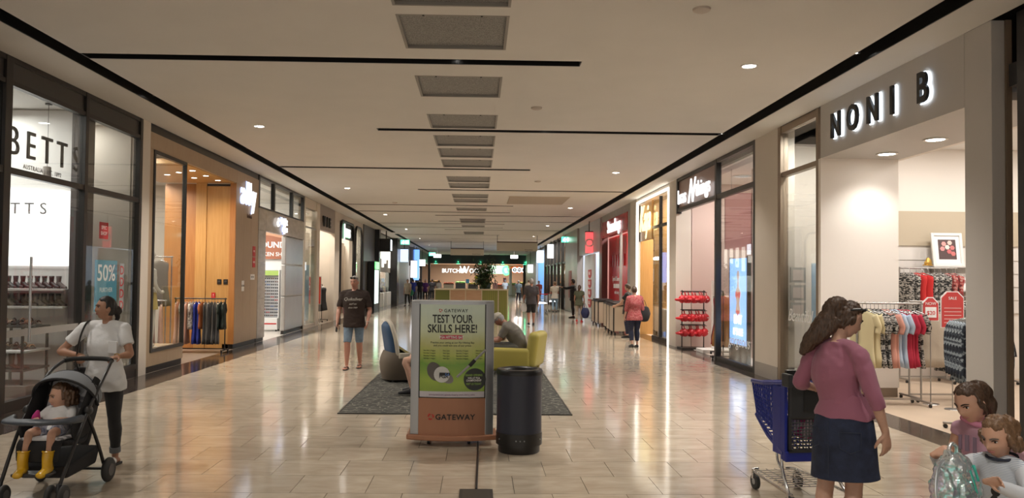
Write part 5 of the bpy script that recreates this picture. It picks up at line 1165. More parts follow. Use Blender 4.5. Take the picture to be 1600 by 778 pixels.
# poster sign on castors
t = thing('poster_stand', 'tall bowed poster stand advertising golf, on castors beside the navy bin', 'sign', (-.262, 8.27, 0))
ALU = mat('silver_aluminium', (.42,.43,.44), .35, metal=.7); COP = mat('copper_panel', (.42,.20,.115), .42)
bow = lambda x, d=.07: -.17-d*(1-(x/.43)**2)
def strip(x0, x1, z0, z1, off=0., n=10, th=.012):
    b = MB(); F_ = [(x0+(x1-x0)*i/n, bow(x0+(x1-x0)*i/n)-off) for i in range(n+1)]
    b.prism([(x, y, z0) for x, y in F_]+[(x, y+th, z0) for x, y in reversed(F_)], (0,0,z1-z0)); return b
for s in (-1, 1):
    build(strip(*sorted((s*.345, s*.43)), .11, 1.48, n=4), 'side_post', ALU, t, bevel=.01)
    build(MB().box(*sorted((s*.40, s*.43)), -.17, .17, .11, 1.48), 'side_wall', ALU, t)
build(strip(-.345,.345,.11,.49), 'lower_panel', COP, t); build(MB().box(-.43,.43,.15,.17,.11,1.48), 'back_panel', ALU, t)
build(strip(-.345,.345,1.455,1.48), 'top_rail', ALU, t)
build(MB().prism([(x, bow(x,.08)-.03, .055) for x in [-.47+.094*i for i in range(11)]]+[(.47,.19,.055),(-.47,.19,.055)], (0,0,.055)), 'base_plate', COP, t, bevel=.012)
build(MB().prism([(x, bow(x), 1.48) for x in [-.43+.086*i for i in range(11)]]+[(.43,.17,1.48),(-.43,.17,1.48)], (0,0,.012)), 'top_cap', ALU, t)
for sx in (-.24, .18):
    for sy in (-.12, .1):
        c = build(MB().box(sx-.02,sx+.02,sy-.02,sy+.02,.045,.06), 'castor', BLACK, t); build(MB().cyl((sx-.014,sy,.03),(sx+.014,sy,.03), .03, n=14), 'wheel', BLACK, c)
# poster: the sheet's colours follow its height; ball, club and words are raised print
def poster_mat():
    m, t_, b = nt('golf_poster_print'); N = t_.nodes; L = t_.links
    tc = N.new('ShaderNodeTexCoord'); sp = N.new('ShaderNodeSeparateXYZ'); L.new(tc.outputs['Object'], sp.inputs[0])
    n = N.new('ShaderNodeTexNoise'); n.inputs['Scale'].default_value = 7; L.new(tc.outputs['Object'], n.inputs[0])
    a = N.new('ShaderNodeMath'); a.operation = 'MULTIPLY_ADD'; a.inputs[1].default_value = .10; L.new(n.outputs[0], a.inputs[0]); L.new(sp.outputs[2], a.inputs[2])
    mr = N.new('ShaderNodeMapRange'); mr.inputs[1].default_value = .56; mr.inputs[2].default_value = 1.48; L.new(a.outputs[0], mr.inputs[0])
    cr = N.new('ShaderNodeValToRGB'); e = cr.color_ramp
    for p, c in ((.02,(.13,.19,.02)),(.16,(.20,.27,.03)),(.36,(.10,.19,.02)),(.46,(.25,.28,.05)),(.58,(.31,.30,.10)),(.74,(.38,.40,.25)),(.95,(.38,.42,.32))):
        q = e.elements.new(p); q.color = (*c, 1)
    e.elements.remove(e.elements[0]); e.elements.remove(e.elements[-1])
    L.new(mr.outputs[0], cr.inputs[0]); L.new(cr.outputs[0], b.inputs['Base Color']); L.new(cr.outputs[0], b.inputs['Emission Color']); b.inputs['Emission Strength'].default_value = .12
    b.inputs['Roughness'].default_value = .25
    return m
ps = build(strip(-.335,.335,.56,1.455,.004), 'poster_sheet', poster_mat(), t)
build(strip(-.335,.335,.50,.56,.004), 'poster_footer', mat('footer_white', (.62,.60,.66), .4), t)
build(strip(-.345,-.335,.49,1.46,.006,2).add(strip(.335,.345,.49,1.46,.006,2).v, strip(.335,.345,.49,1.46,.006,2).f), 'poster_edge', BLACK, t, split=True)
def bent(o, base):
    """wrap flat print onto the bowed face"""
    for v in o.data.vertices: v.co.y += bow(max(-.43,min(.43,v.co.x)))-base
def word(s_, sz, x, z, m, off=0., xs=1., sh=0., par=None, space=1., dy=.008, align='CENTER', fit=None):
    cu_ = text('lettering', s_, sz, m, par or t, (x-.262, 8.27-dy, z), F_CAM, .0006, off, align, sh, xs, True, space, fit); bent(cu_, 0); return cu_
word('GATEWAY', .048, .034, 1.378, INKK, .0006, fit=.245, space=1.2); word('TEST YOUR', .118, 0, 1.268, INKK, .0022, fit=.42); word('SKILLS HERE!', .118, 0, 1.168, INKK, .0022, fit=.51)
def patch(x0, x1, z0, z1, m, off=.007, nm='print_patch'): return build(strip(x0, x1, z0, z1, off, 6, .002), nm, m, t)
patch(-.125,.105,1.098,1.142, mat('print_red', (.6,.03,.08), .4)); word('PGA HITTING BAY', .038, -.01, 1.107, INKW, .0008, .8, dy=.011)
word('Practice your swing at our Par Hitting Bay', .028, 0, 1.055, INKK, .0002, .95); word('and you could win one of our prizes', .028, 0, 1.025, INKK, .0002, .95)
for k in range(4):
    for sx in (-.30, -.10, .04, .24): word(('Saturday 3 August' if sx in (-.3, .04) else '10am-2pm'), .019, sx, .975-k*.027, INKK, .0002, .9, align='LEFT' if sx in (-.3,.04) else 'LEFT')
def disc(x, z, rx, rz, m, off, nm, n=24, ang=0.):
    b = MB(); ca, sa = math.cos(ang), math.sin(ang); pts = []
    for k in range(n):
        a = 2*PI*k/n; u, v_ = rx*math.cos(a), rz*math.sin(a); px, pz = x+u*ca-v_*sa, z+u*sa+v_*ca
        pts.append((px, bow(px)-off, pz))
    return build(b.prism(pts, (0,.001,0)), nm, m, t)
disc(-.18,.765,.075,.10, mat('club_head', (.10,.09,.08), .35), .0085, 'club_head_print', ang=R(25)); disc(-.055,.70,.075,.05, mat('club_face', (.22,.21,.20), .3), .0088, 'club_face_print', ang=R(-28))
disc(-.105,.735,.083,.083, mat('ball_white', (.66,.68,.68), .4), .011, 'golf_ball_print'); patch(-.13,-.02,.725,.755, INKK, .0135); word('PGA', .05, -.085, .70, INKK, .001, dy=.015); word('54', .045, -.05, .72, mat('print_blue', (.1,.2,.5), .4), .001, dy=.018)
for a, b_, r_ in (((.345,.99),(.05,.71),.012),((.235,.885),(.18,.825),.019)):
    b = MB().tube([(x, bow(x)-.013, z) for x, z in (a, ((a[0]+b_[0])/2,(a[1]+b_[1])/2), b_)], r_, 8, flat=.2); build(b, 'club_shaft_print', mat('shaft_grey', (.38,.38,.38), .3) if r_ < .015 else INKK, t)
disc(.235,.685,.115,.115, mat('badge_black', (.02,.025,.02), .4), .0095, 'badge_print')
for s_, z, c in (('GRAND OPENING', .72, mat('print_green', (.3,.5,.1), .4)), ('WIN AT PGA', .69, INKW), ('CHAMPIONSHIP', .665, INKW), ('VISIT US TODAY', .63, mat('print_green', (.3,.5,.1), .4))): word(s_, .030, .225, z, c, .0006, .72, dy=.0135)
word('gatewaycentre.com | gateway shopping centre | find us online', .02, 0, .522, mat('print_purple', (.2,.08,.2), .4), .0002, .95)
word('GATEWAY', .078, .036, .272, INKK, .0016, fit=.41, space=1.12, dy=.006)
for x, z, r_ in ((-.215, .300, .027), (-.125, 1.395, .014)):
    b = MB()
    for a in range(3):
        q = R(90+120*a); b.tube([(x+r_*math.cos(q+d), bow(x)-.008, z+r_*math.sin(q+d)) for d in (.15, .6, 1.1, 1.7)], [r_*.30, r_*.34, r_*.28, r_*.16], 8, 2, flat=.2)
    build(b, 'logo', mat('logo_red', (.55,.05,.04), .4), t)
# navy bin
t = thing('litter_bin', 'dark navy round litter bin beside the poster stand', 'bin', (.425, 7.84, 0)); NAVY = mat('navy_powder_coat', (.022,.026,.045), .42)
build(MB().lathe([(.205,.0),(.21,.01),(.21,.075)], n=40), 'foot_ring', BLACK, t, smooth=True); build(MB().lathe([(.21,.075),(.232,.08),(.232,.20)], n=40), 'lower_band', BLACK, t, smooth=True)
build(MB().lathe([(.226,.20),(.226,.78)], n=40), 'drum', NAVY, t, smooth=True); build(MB().lathe([(.234,.775),(.236,.80),(.225,.825),(.19,.83),(.165,.81),(.15,.76)], n=40), 'rim', BLACK, t, smooth=True); build(MB().lathe([(.0,.40),(.16,.42),(.165,.78)], n=32), 'liner', mat('liner_dark', (.03,.03,.03), .6), t, smooth=True)
b = MB()
for a in (-150, -100, -90, -80, -30): b.ball((.232*math.cos(R(a)), .232*math.sin(R(a)), .14), .008, n=8, m=6)
build(b, 'screw', ALU, t, split=True)
t = thing('floor_outlet', 'dark metal floor outlet plate in the tiles before the poster stand', 'outlet', (0, 6.15, 0)); build(MB().box(-.135,.135,-.22,.22,.0005,.012), 'plate', mat('outlet_brown', (.05,.042,.036), .4, metal=.3), t, bevel=.003); build(MB().box(-.11,.11,-.19,.19,.012,.014), 'lid', mat('outlet_lid', (.07,.06,.052), .35, metal=.3), t)
tag(build(MB().tube([(0.0,6.37,.008),(.005,7.0,.008),(.012,7.6,.008),(.012,8.2,.01)], .011, 8, 4), 'power_cable', BLACK, None, smooth=True), 'black power cable running over the tiles from the floor outlet to the poster stand', 'cable')
# armchairs
def armchair(lab, loc, rz, mseat, mback, mside, arm=True):
    t = thing('armchair', lab, 'armchair', loc, rz)   # faces local +Y
    T = lambda x, y, z, a=0: Matrix.Translation((x, y, z)) @ Matrix.Rotation(R(a), 4, 'X')
    def soft(nm, M4, sx, sy, sz, m, bv):
        o = build(MB().obox(M4, sx, sy, sz), nm, m, t, bevel=bv); o.modifiers['edge'].segments = 5; o.data.polygons.foreach_set('use_smooth', [True]*6); return o
    soft('seat_base', T(0,.02,.20), .58, .68, .26, mside, .05); soft('seat_cushion', T(0,.06,.34), .54, .62, .14, mseat, .06)
    soft('backrest', T(0,-.36,.47,8), .78, .20, .64, mback, .085)
    if arm:
        for s in (-1, 1): soft('armrest', T(s*.335,.02,.29), .15, .74, .42, mseat, .07)
    for sx in (-1, 1):
        for sy in (-1, 1): build(MB().cyl((sx*.26,sy*.24-.02,.013),(sx*.26,sy*.24-.02,.08), .025, n=10), 'foot', BLACK, t)
    return t
YEL = mat('olive_yellow_vinyl', (.42,.36,.08), .45, bump=.05, bs=80); NAV = mat('navy_upholstery', (.03,.075,.16), .7); TAU = mat('taupe_upholstery', (.12,.095,.07), .75); CRM = mat('cream_piping', (.52,.48,.40), .6)
armchair('olive yellow vinyl armchair of the capped man behind the navy bin', (.72, 14.2, 0), R(72), YEL, YEL, YEL)
t = thing('armchair', 'taupe armchair with a navy back and cream edging on the rug', 'armchair', (-1.22, 13.15, 0), R(-70))
build(MB().loft([(0,-.02,.05,.30,.36),(0,-.02,.3,.36,.40),(0,0,.46,.33,.36)], 24, 3, round_ends=False, p=3), 'seat_base', TAU, t, smooth=True)
build(MB().loft([(0,-.02,.46,.33,.36),(0,0,.49,.32,.35)], 24, 1, round_ends=False, p=3), 'seat_top', mat('olive_seat', (.30,.25,.09), .6), t, smooth=True)
build(MB().loft([(0,-.24,.45,.27,.075),(0,-.28,.7,.28,.075),(0,-.33,.92,.22,.065),(0,-.34,.97,.12,.04)], 22, 3, p=3), 'backrest', NAV, t, smooth=True)
b = MB().tube([(-.285,-.20,.45),(-.295,-.24,.7),(-.23,-.29,.92),(-.10,-.31,1.0),(.10,-.31,1.0),(.23,-.29,.92),(.295,-.24,.7),(.285,-.20,.45)], .035, 10, 4); build(b, 'edging', CRM, t, smooth=True)
build(MB().box(.30,.36,-.2,.30,.40,.50).box(.30,.36,.22,.30,.1,.5), 'side_band', CRM, t, bevel=.02)
for sx in (-1, 1):
    for sy in (-1, 1): build(MB().cyl((sx*.22,sy*.24-.02,.013),(sx*.22,sy*.24-.02,.06), .025, n=10), 'foot', BLACK, t)
t = thing('tote_bag', 'black tote bag with white squares on the taupe armchair', 'bag', (-.86, 12.65, .0)); 
BAGM = ramp_mat('black_white_squares', [(0,(.02,.02,.03)),(.5,(.03,.03,.04)),(.52,(.5,.5,.48)),(.6,(.5,.47,.44)),(.62,(.02,.02,.02))], .8, 'voronoi', 9, const=True)
build(MB().loft([(0,0,.08,.20,.13),(0,0,.3,.24,.15),(.02,0,.55,.22,.11),(.03,0,.60,.20,.06)], 18, 3, round_ends=False, p=3), 'bag_body', BAGM, t, smooth=True); build(MB().tube([(-.14,0,.55),(-.1,0,.75),(.08,0,.76),(.16,0,.56)], .015, 8, 4), 'handle', BLACK, t, smooth=True)
build(MB().box(-.18,.18,-.1,.1,.013,.09), 'bag_bottom', BLACK, t)
# planter with tree
t = thing('planter_box', 'long planter box with olive and timber panels behind the seating', 'planter', (-.2, 32.4, 0))
OLV = mat('olive_panel', (.17,.20,.05), .5); TIM = ramp_mat('pale_timber_panel', [(.3,(.45,.27,.16)),(.7,(.56,.38,.24))], .5, 'noise', 5, (.5,8,8)); OLST = ramp_mat('olive_stripe_panel', [(.45,(.26,.26,.06)),(.55,(.17,.18,.04))], .5, 'stripe', 4, (1,1,1))
for x0, x1, m_ in ((-1.58,-.98,OLV),(-.94,-.34,TIM),(-.30,.32,TIM),(.36,1.0,OLST),(1.04,1.38,OLST)): build(MB().box(x0,x1,-.6,-.56,.06,1.27), 'face_panel', m_, t, bevel=.006)
build(MB().box(-1.6,1.4,-.56,.6,0,1.2), 'core', mat('planter_core', (.2,.15,.1), .6), t)
b = MB()
for x in (-1.6,-.98,-.34,.32,1.0,1.38): b.box(x,x+.04,-.61,-.56,0,1.30)
build(b, 'upright', mat('planter_trim_cream', (.60,.52,.36), .5), t, split=True); build(MB().box(-1.62,1.44,-.62,.62,1.27,1.32), 'top_rim', mat('planter_trim_cream'), t, bevel=.006); build(MB().box(.40,.6,-.63,-.61,.35,.6), 'red_sticker', RED, t)
t = thing('potted_tree', 'bushy dark green indoor tree growing out of the planter box', 'tree', (.25, 32.2, 1.3))
b = MB(); tips = []; rd = random.Random(5)
for k in range(9):
    a = rd.uniform(0, 2*PI); r = rd.uniform(.05,.45); h = rd.uniform(.35, 1.15); pts = [(0,0,-.05),(r*.3*math.cos(a),r*.3*math.sin(a),h*.5),(r*math.cos(a),r*math.sin(a),h)]; b.tube(pts, [.025,.018,.008], 6, 3); tips.append((Vector(pts[1]), Vector(pts[2])))
build(b, 'stem', mat('stem_brown', (.10,.07,.04), .8), t, smooth=True)
b = MB()
for p, q in tips:
    for k in range(95):
        c = p.lerp(q, rd.uniform(.1,1.1))+Vector((rd.gauss(0,.13), rd.gauss(0,.13), rd.gauss(0,.12))); d = Vector((rd.uniform(-1,1), rd.uniform(-1,1), rd.uniform(-.9,.5))).normalized(); s_ = d.cross(Vector((0,0,1)))
        if s_.length < .05: continue
        s_.normalize(); L_ = rd.uniform(.12,.22); w_ = L_*.17; mid = c+d*L_*.5+Vector((0,0,.012))
        b.add([c, mid+s_*w_, c+d*L_-Vector((0,0,.03)), mid-s_*w_], [(0,1,2,3)])
build(b, 'foliage', mat('leaf_green', (.022,.055,.014), .45, var=.4, vs=3), t, kind='stuff')
# ------------------------------------------------------------ people
def remesh(mb, vox, smooth=3, fold=0., fseed=0., fs=(9,9,4)):
    me = mb.mesh('temp'); o = bpy.data.objects.new('temp_union', me); C.objects.link(o)
    md = o.modifiers.new('r', 'REMESH'); md.mode = 'VOXEL'; md.voxel_size = vox; md.use_smooth_shade = True
    if smooth:
        sm = o.modifiers.new('s', 'SMOOTH'); sm.factor = .5; sm.iterations = smooth
    dg = bpy.context.evaluated_depsgraph_get()
    r = bpy.data.meshes.new_from_object(o.evaluated_get(dg))
    bpy.data.objects.remove(o); bpy.data.meshes.remove(me)
    if fold:
        nv = [v.normal.copy() for v in r.vertices]
        for v, n in zip(r.vertices, nv):
            p = v.co; q = Vector((p.x*fs[0]+fseed, p.y*fs[1]+3*math.sin(p.z*6+fseed), p.z*fs[2]))
            v.co = p+n*fold*(noise.noise(q)+.5*noise.noise(q*2.3))
        r.update()
    r.materials.clear()
    return r
def front_y(x, z, k=1.):
    """depth of the face at (x,z) in head space (1 = a head 23.5 cm tall)"""
    u = max(0., min(1., -z/.118)); wv = .074*(1-.36*u**1.4)
    q = 1-min(.999, (x/wv)**2)-min(.999, (z/.119)**2)*.9
    y = .094*math.sqrt(max(.0, q))*(1-.05*u)
    g = lambda a, b, c, d: math.exp(-((x-a)/c)**2-((z-b)/d)**2)
    y += .021*g(0,-.030,.012,.013)+.012*g(0,-.008,.009,.026)+.005*g(0,.030,.05,.013)-.012*(g(.031,.006,.016,.013)+g(-.031,.006,.016,.013))
    y += .006*g(0,-.060,.020,.010)+.008*g(0,-.098,.022,.015)+.004*(g(.038,-.03,.02,.02)+g(-.038,-.03,.02,.02))-.004*g(0,-.078,.02,.006)
    return y
def head_pts(mb, M, n=40, m=30):
    rs = []
    for i in range(m+1):
        t = .02+(PI-.04)*i/m; z = .119*math.cos(t); r = []
        u = max(0., min(1., -z/.118)); wv = .074*(1-.36*u**1.4); s = math.sin(t)
        for k in range(n):
            a = 2*PI*k/n; x = wv*s*math.cos(a); sy = math.sin(a)
            if sy >= 0: y = front_y(x, z) if s > .25 else .094*s*sy
            else: y = .098*s*sy*(1-.42*u**1.2)
            if sy >= 0 and sy < .3: y = y*(sy/.3)+0*(1-sy/.3) if s > .25 else y
            r.append(M @ Vector((x, y, z)))
        rs.append(r)
    mb.rings(rs[::-1])
    for s in (-1, 1): mb.ball((0,0,0), .010, .020, .031, 10, 8, M @ Matrix.Translation((s*.075,-.008,-.008)))
def hair_cap(mb, M, th=.014, line=.080, nape=-.07, side=-.02, n=40, m=26):
    rs = []
    for i in range(m+1):
        t = .02+(PI-.04)*i/m; z = .119*math.cos(t); s = math.sin(t); r = []
        u = max(0., min(1., -z/.118)); wv = .074*(1-.36*u**1.4)
        for k in range(n):
            a = 2*PI*k/n; sy = math.sin(a); x = wv*s*math.cos(a)
            y = .094*s*sy if sy > 0 else .098*s*sy*(1-.42*u**1.2)
            lim = line-.02*(abs(x)/.07)**2 if sy > .25 else (side if sy > -.25 else nape)
            f = 1+th/.09 if z > lim else (.86 if z < lim-.012 else .98)
            f += (.02*math.sin(a*17)+.015*math.sin(a*31+2)) if f > 1 else 0
            r.append(M @ Vector((x*f, y*f, z*(1+(f-1)*.8))))
        rs.append(r)
    mb.rings(rs[::-1])
def hand(mb, wrist, d, nrm, side, s=1., curl=.35, spread=1.):
    """palm and five fingers; d along the hand, nrm out of the palm, side = towards the thumb"""
    d = d.normalized(); n = (nrm-d*nrm.dot(d)).normalized(); t = d.cross(n)*side
    W_ = Vector(wrist)
    mb.loft([(*(W_-d*.02*s), .026*s, .020*s), (*(W_+d*.02*s), .031*s, .017*s), (*(W_+d*.055*s), .040*s, .016*s), (*(W_+d*.088*s), .040*s, .013*s)], 12, 2, lat=tuple(t))
    for off, L, c0 in ((.031,.072,.0),(.0105,.080,.04),(-.0105,.074,.08),(-.031,.058,.14)):
        p = W_+d*(.084*s)+t*off*s; a = curl+c0; pts = [p-d*.02*s]; dd = (d+t*off*2.2*spread).normalized(); ang = 0
        pts.append(p)
        for f in (.44,.32,.24):
            ang += a*(.75 if f == .44 else 1.0); q = dd*math.cos(ang)+n*math.sin(ang); pts.append(pts[-1]+q*L*f*s)
        mb.tube([tuple(q) for q in pts], [.0085*s,.0092*s,.0085*s,.0078*s,.0062*s], 8, 2)
    p0 = W_+d*.018*s+t*.022*s; p1 = p0+(d*.55+t*.72+n*.25).normalized()*.042*s; p2 = p1+(d*.82+t*.35+n*.42).normalized()*.032*s; p3 = p2+(d*.9+n*.45).normalized()*.022*s
    mb.tube([tuple(q) for q in (p0,p1,p2,p3)], [.015*s,.0125*s,.0105*s,.008*s], 8, 3)
SKIN = {}
def skin(nm, c): 
    m = mat('skin_'+nm, c, .5, var=.05, vs=30, bump=.04, bs=160); b = m.node_tree.nodes['Principled BSDF']; b.inputs['Subsurface Weight'].default_value = .12; b.inputs['Subsurface Radius'].default_value = (.02,.008,.004); b.inputs['Subsurface Scale'].default_value = .4
    return m
EYEW = mat('eye_white', (.72,.70,.68), .25); IRIS = mat('iris_brown', (.035,.018,.010), .15); LIP = {}
class Fig:
    def __init__(s, name, label, loc, rz, h, kind='woman', bulk=1., **J):
        s.t = thing(name, label, 'person', loc, rz); s.M = _X[s.t.name]; s.I = s.M.inverted(); s.h = h; s.kind = kind
        k = h/1.7; s.k = k; s.b = bulk
        pr = dict(man=(.52,.62,.725,.842,.935,.118,.055,.135), woman=(.52,.625,.72,.842,.935,.103,.055,.135), girl=(.475,.575,.67,.795,.905,.100,.052,.178), toddler=(.42,.52,.62,.76,.875,.105,.06,.235))[kind]
        hip, wa, ch, ne, hd, sh, hw, hh = [q*h for q in pr]; s.hh = hh
        s.J = dict(pelvis=V(0,0,hip), waist=V(0,.005,wa), chest=V(0,-.005,ch), neck=V(0,-.015,ne), head=V(0,.015*k,hd))
        for q, e in (('L',-1),('R',1)):
            s.J['hip'+q] = V(e*hw,0,hip-.01); s.J['knee'+q] = V(e*hw*1.08,.015*k,.275*h); s.J['ank'+q] = V(e*hw*1.05,-.015,.05*h)
            s.J['sho'+q] = V(e*sh,-.015*k,ne-.042*h); s.J['elb'+q] = V(e*sh*1.28,-.02*k,ne-.222*h); s.J['wri'+q] = V(e*sh*1.32,.055*k,ne-.36*h)
        for n_, p in J.items(): s.J[n_] = Vector(p)
        s.look = Matrix.Translation(s.J['head'])
    def w(s, **K):
        for n_, p in K.items(): s.J[n_] = s.I @ Vector(p)
        s.look = Matrix.Translation(s.J['head']); return s
    def face(s, yaw=0, pitch=0, roll=0):
        s.look = Matrix.Translation(s.J['head']) @ Matrix.Rotation(R(yaw),4,'Z') @ Matrix.Rotation(R(-pitch),4,'X') @ Matrix.Rotation(R(roll),4,'Y') @ Matrix.Scale(s.hh/.235,4); return s
    def torso(s, mb, infl=0., lo=0, hi=7, hem=None):
        J, k, b = s.J, s.k, s.b
        latH = (J['hipR']-J['hipL']).normalized(); latS = (J['shoR']-J['shoL']).normalized()
        up = (J['waist']-J['pelvis']).normalized()
        T = dict(woman=((.135,.10),(.172,.118),(.125,.092),(.138,.108),(.152,.118),(.140,.082),(.068,.062)), man=((.13,.10),(.165,.118),(.155,.112),(.168,.122),(.178,.125),(.165,.088),(.075,.07)), girl=((.14,.11),(.155,.12),(.14,.115),(.145,.115),(.15,.115),(.13,.085),(.07,.065)), toddler=((.18,.14),(.2,.16),(.2,.17),(.2,.165),(.19,.15),(.16,.11),(.085,.08)))[s.kind]
        P_ = [J['pelvis']-up*.075*k, J['pelvis'], J['waist'], J['waist'].lerp(J['chest'],.5), J['chest'], J['chest'].lerp(J['neck'],.62), J['neck']]
        sec = [(*P_[i], T[i][0]*k*b+infl, T[i][1]*k*b+infl, i/6) for i in range(7)]
        sec = sec[lo:hi]
        if hem is not None: sec = [(*(P_[0]-up*hem), T[1][0]*k*b*1.06+infl, T[1][1]*k*b*1.08+infl, 0), (*(P_[0]), T[1][0]*k*b*1.05+infl, T[1][1]*k*b*1.07+infl, 0)]+sec[1:]
        q = crom(sec, 3); rs = []; n = 24; P3 = [Vector(a[:3]) for a in q]
        for i, a in enumerate(q):
            d = (P3[min(i+1,len(P3)-1)]-P3[max(i-1,0)]).normalized(); lat = latH.lerp(latS, max(0,min(1,a[5]))); lat = (lat-d*lat.dot(d)).normalized(); f = d.cross(lat); r = []
            for j in range(n):
                t = 2*PI*j/n; ct, st = math.cos(t), math.sin(t); ct = math.copysign(abs(ct)**.87, ct); st = math.copysign(abs(st)**.87, st); r.append(P3[i]+lat*a[3]*ct+f*a[4]*st)
            rs.append(r)
        mb.rings(rs)
        if s.kind == 'woman' and hi >= 5 and lo <= 4:
            up2 = (J['neck']-J['chest']).normalized(); f = up2.cross(latS)
            for e in (-1, 1): mb.ball(J['chest']+latS*e*.07*k+f*(.058*k*b+infl*.3)-up2*.005, .068*k*b+infl*.5, .062*k*b+infl*.4, .07*k*b+infl*.5, 12, 9)
        if hi >= 6:
            for q_ in 'LR': mb.tube([tuple(J['neck']-Vector((0,0,.018*k))), tuple(J['neck'].lerp(J['sho'+q_],.55)+Vector((0,0,.004*k))), tuple(J['sho'+q_])], [.045*k+infl*.8,.048*k+infl*.8,.046*k+infl], 12, 3)
    def arm(s, mb, q, upto=2., infl=0., start=0.):
        J, k = s.J, s.k*(.92 if s.kind == 'woman' else 1.05 if s.kind == 'toddler' else .88 if s.kind == 'girl' else 1.04)*(s.b**.6)
        a, e, w_ = J['sho'+q], J['elb'+q], J['wri'+q]
        pts = [(a,.052),(a.lerp(e,.35),.049),(a.lerp(e,.75),.041),(e,.038),(e.lerp(w_,.25),.039),(e.lerp(w_,.65),.031),(w_,.025)]
        N_ = [0,.35,.75,1,1.25,1.65,2]; out = []
        for (p, r), t in zip(pts, N_):
            if t <= upto+1e-6: out.append((*p, r*k+infl))
        if upto < 2 and (upto not in N_):
            i = max(i for i, t in enumerate(N_) if t < upto); f = (upto-N_[i])/(N_[i+1]-N_[i]); out.append((*pts[i][0].lerp(pts[i+1][0], f), (pts[i][1]*(1-f)+pts[i+1][1]*f)*k+infl))
        mb.tube([o[:3] for o in out], [o[3] for o in out], 14, 3); mb.ball(a, .052*k+infl, n=12, m=8)
    def leg(s, mb, q, upto=2., infl=0., flare=0., straight=0.):
        J, k = s.J, s.k*s.b**.7*(1.12 if s.kind == 'toddler' else 1.)
        a, e, w_ = J['hip'+q], J['knee'+q], J['ank'+q]
        back = Vector((0,-.012*k,0))
        pts = [(a+Vector((0,0,.02)),.090),(a.lerp(e,.3),.082),(a.lerp(e,.7),.064),(e,.054),(e.lerp(w_,.3)+back,.054),(e.lerp(w_,.65)+back*.4,.042),(w_,.031)]
        N_ = [0,.3,.7,1,1.3,1.65,2]; out = []
        def rad(r, t): return (r*(1-straight)+.075*straight)*k+infl+flare*t*k
        for (p, r), t in zip(pts, N_):
            if t <= upto+1e-6: out.append((*p, rad(r, t)))
        if upto < 2 and upto not in N_:
            i = max(i for i, t in enumerate(N_) if t < upto); f = (upto-N_[i])/(N_[i+1]-N_[i]); out.append((*pts[i][0].lerp(pts[i+1][0], f), rad(pts[i][1]*(1-f)+pts[i+1][1]*f, upto)))
        mb.tube([o[:3] for o in out], [o[3] for o in out], 16, 3); mb.ball(tuple(pts[0][0]), rad(.09, 0), n=14, m=9)
    def foot(s, mb, q, infl=0., dirv=None, h=1.):
        k = s.k*(1.1 if s.kind == 'toddler' else 1.); a = s.J['ank'+q]; d = Vector(dirv or (.06 if q == 'R' else -.06, 1, 0)).normalized(); up = Vector((0,0,1)); lat = d.cross(up)
        z0 = a-up*(.05*s.h-.028*k)*1.0
        mb.loft([(*(z0-d*.052*k), .028*k+infl, .028*k+infl), (*(z0+d*.0+up*.012*k), .034*k+infl, .036*k+infl), (*(z0+d*.08*k), .042*k+infl, .028*k+infl), (*(z0+d*.15*k-up*.008*k), .040*k+infl, .019*k+infl), (*(z0+d*.185*k-up*.012*k), .026*k+infl, .013*k+infl)], 12, 3, lat=tuple(lat))
        mb.tube([tuple(z0), tuple(a)], [.036*k+infl*.6, .031*k+infl*.5], 12)
        return z0, d, lat
    def body(s, m, vox=.009, hands=True, hand_kw=None, feet=True, smooth=2):
        mb = MB(); s.torso(mb); J, k = s.J, s.k
        for q in 'LR':
            s.arm(mb, q); s.leg(mb, q)
            if feet: s.foot(mb, q, dirv=s.J.get('toe'+q))
            hk = dict(d=None, n=None, curl=.45, s=.95*k**.8 if s.kind in ('man','woman') else 1.0*s.h/1.62*(1.0 if s.kind == 'girl' else 1.15), side=None)
            hk.update((hand_kw or {}).get(q, {}))
            fd = (J['wri'+q]-J['elb'+q]).normalized(); d = Vector(hk['d']) if hk['d'] else fd
            n_ = Vector(hk['n']) if hk['n'] else Vector((1 if q == 'L' else -1, .15, 0))
            if hands:
                # thumb side: forwards for a hanging arm with the palm towards the thigh
                sd = hk['side'] if hk['side'] else (1 if q == 'L' else -1)
                hand(mb, J['wri'+q], d, n_, sd, hk['s'], hk['curl'])
            else: mb.loft([(*J['wri'+q], .024*k, .02*k), (*(J['wri'+q]+d*.08*k), .036*k, .018*k), (*(J['wri'+q]+d*.16*k), .022*k, .014*k)], 10, 2)
        hb = s.look @ Vector((0,-.02,-.075)); hk_ = s.hh/.235
        mb.tube([tuple(J['neck']-Vector((0,0,.03*k))), tuple(J['neck'].lerp(hb,.5)), tuple(hb)], [.056*k, (.046 if s.kind != 'man' else .056)*k, .050*hk_], 14, 3)
        head_pts(mb, s.look)
        o = build(remesh(mb, vox, smooth), 'body', m, s.t); s.m = m
        return o
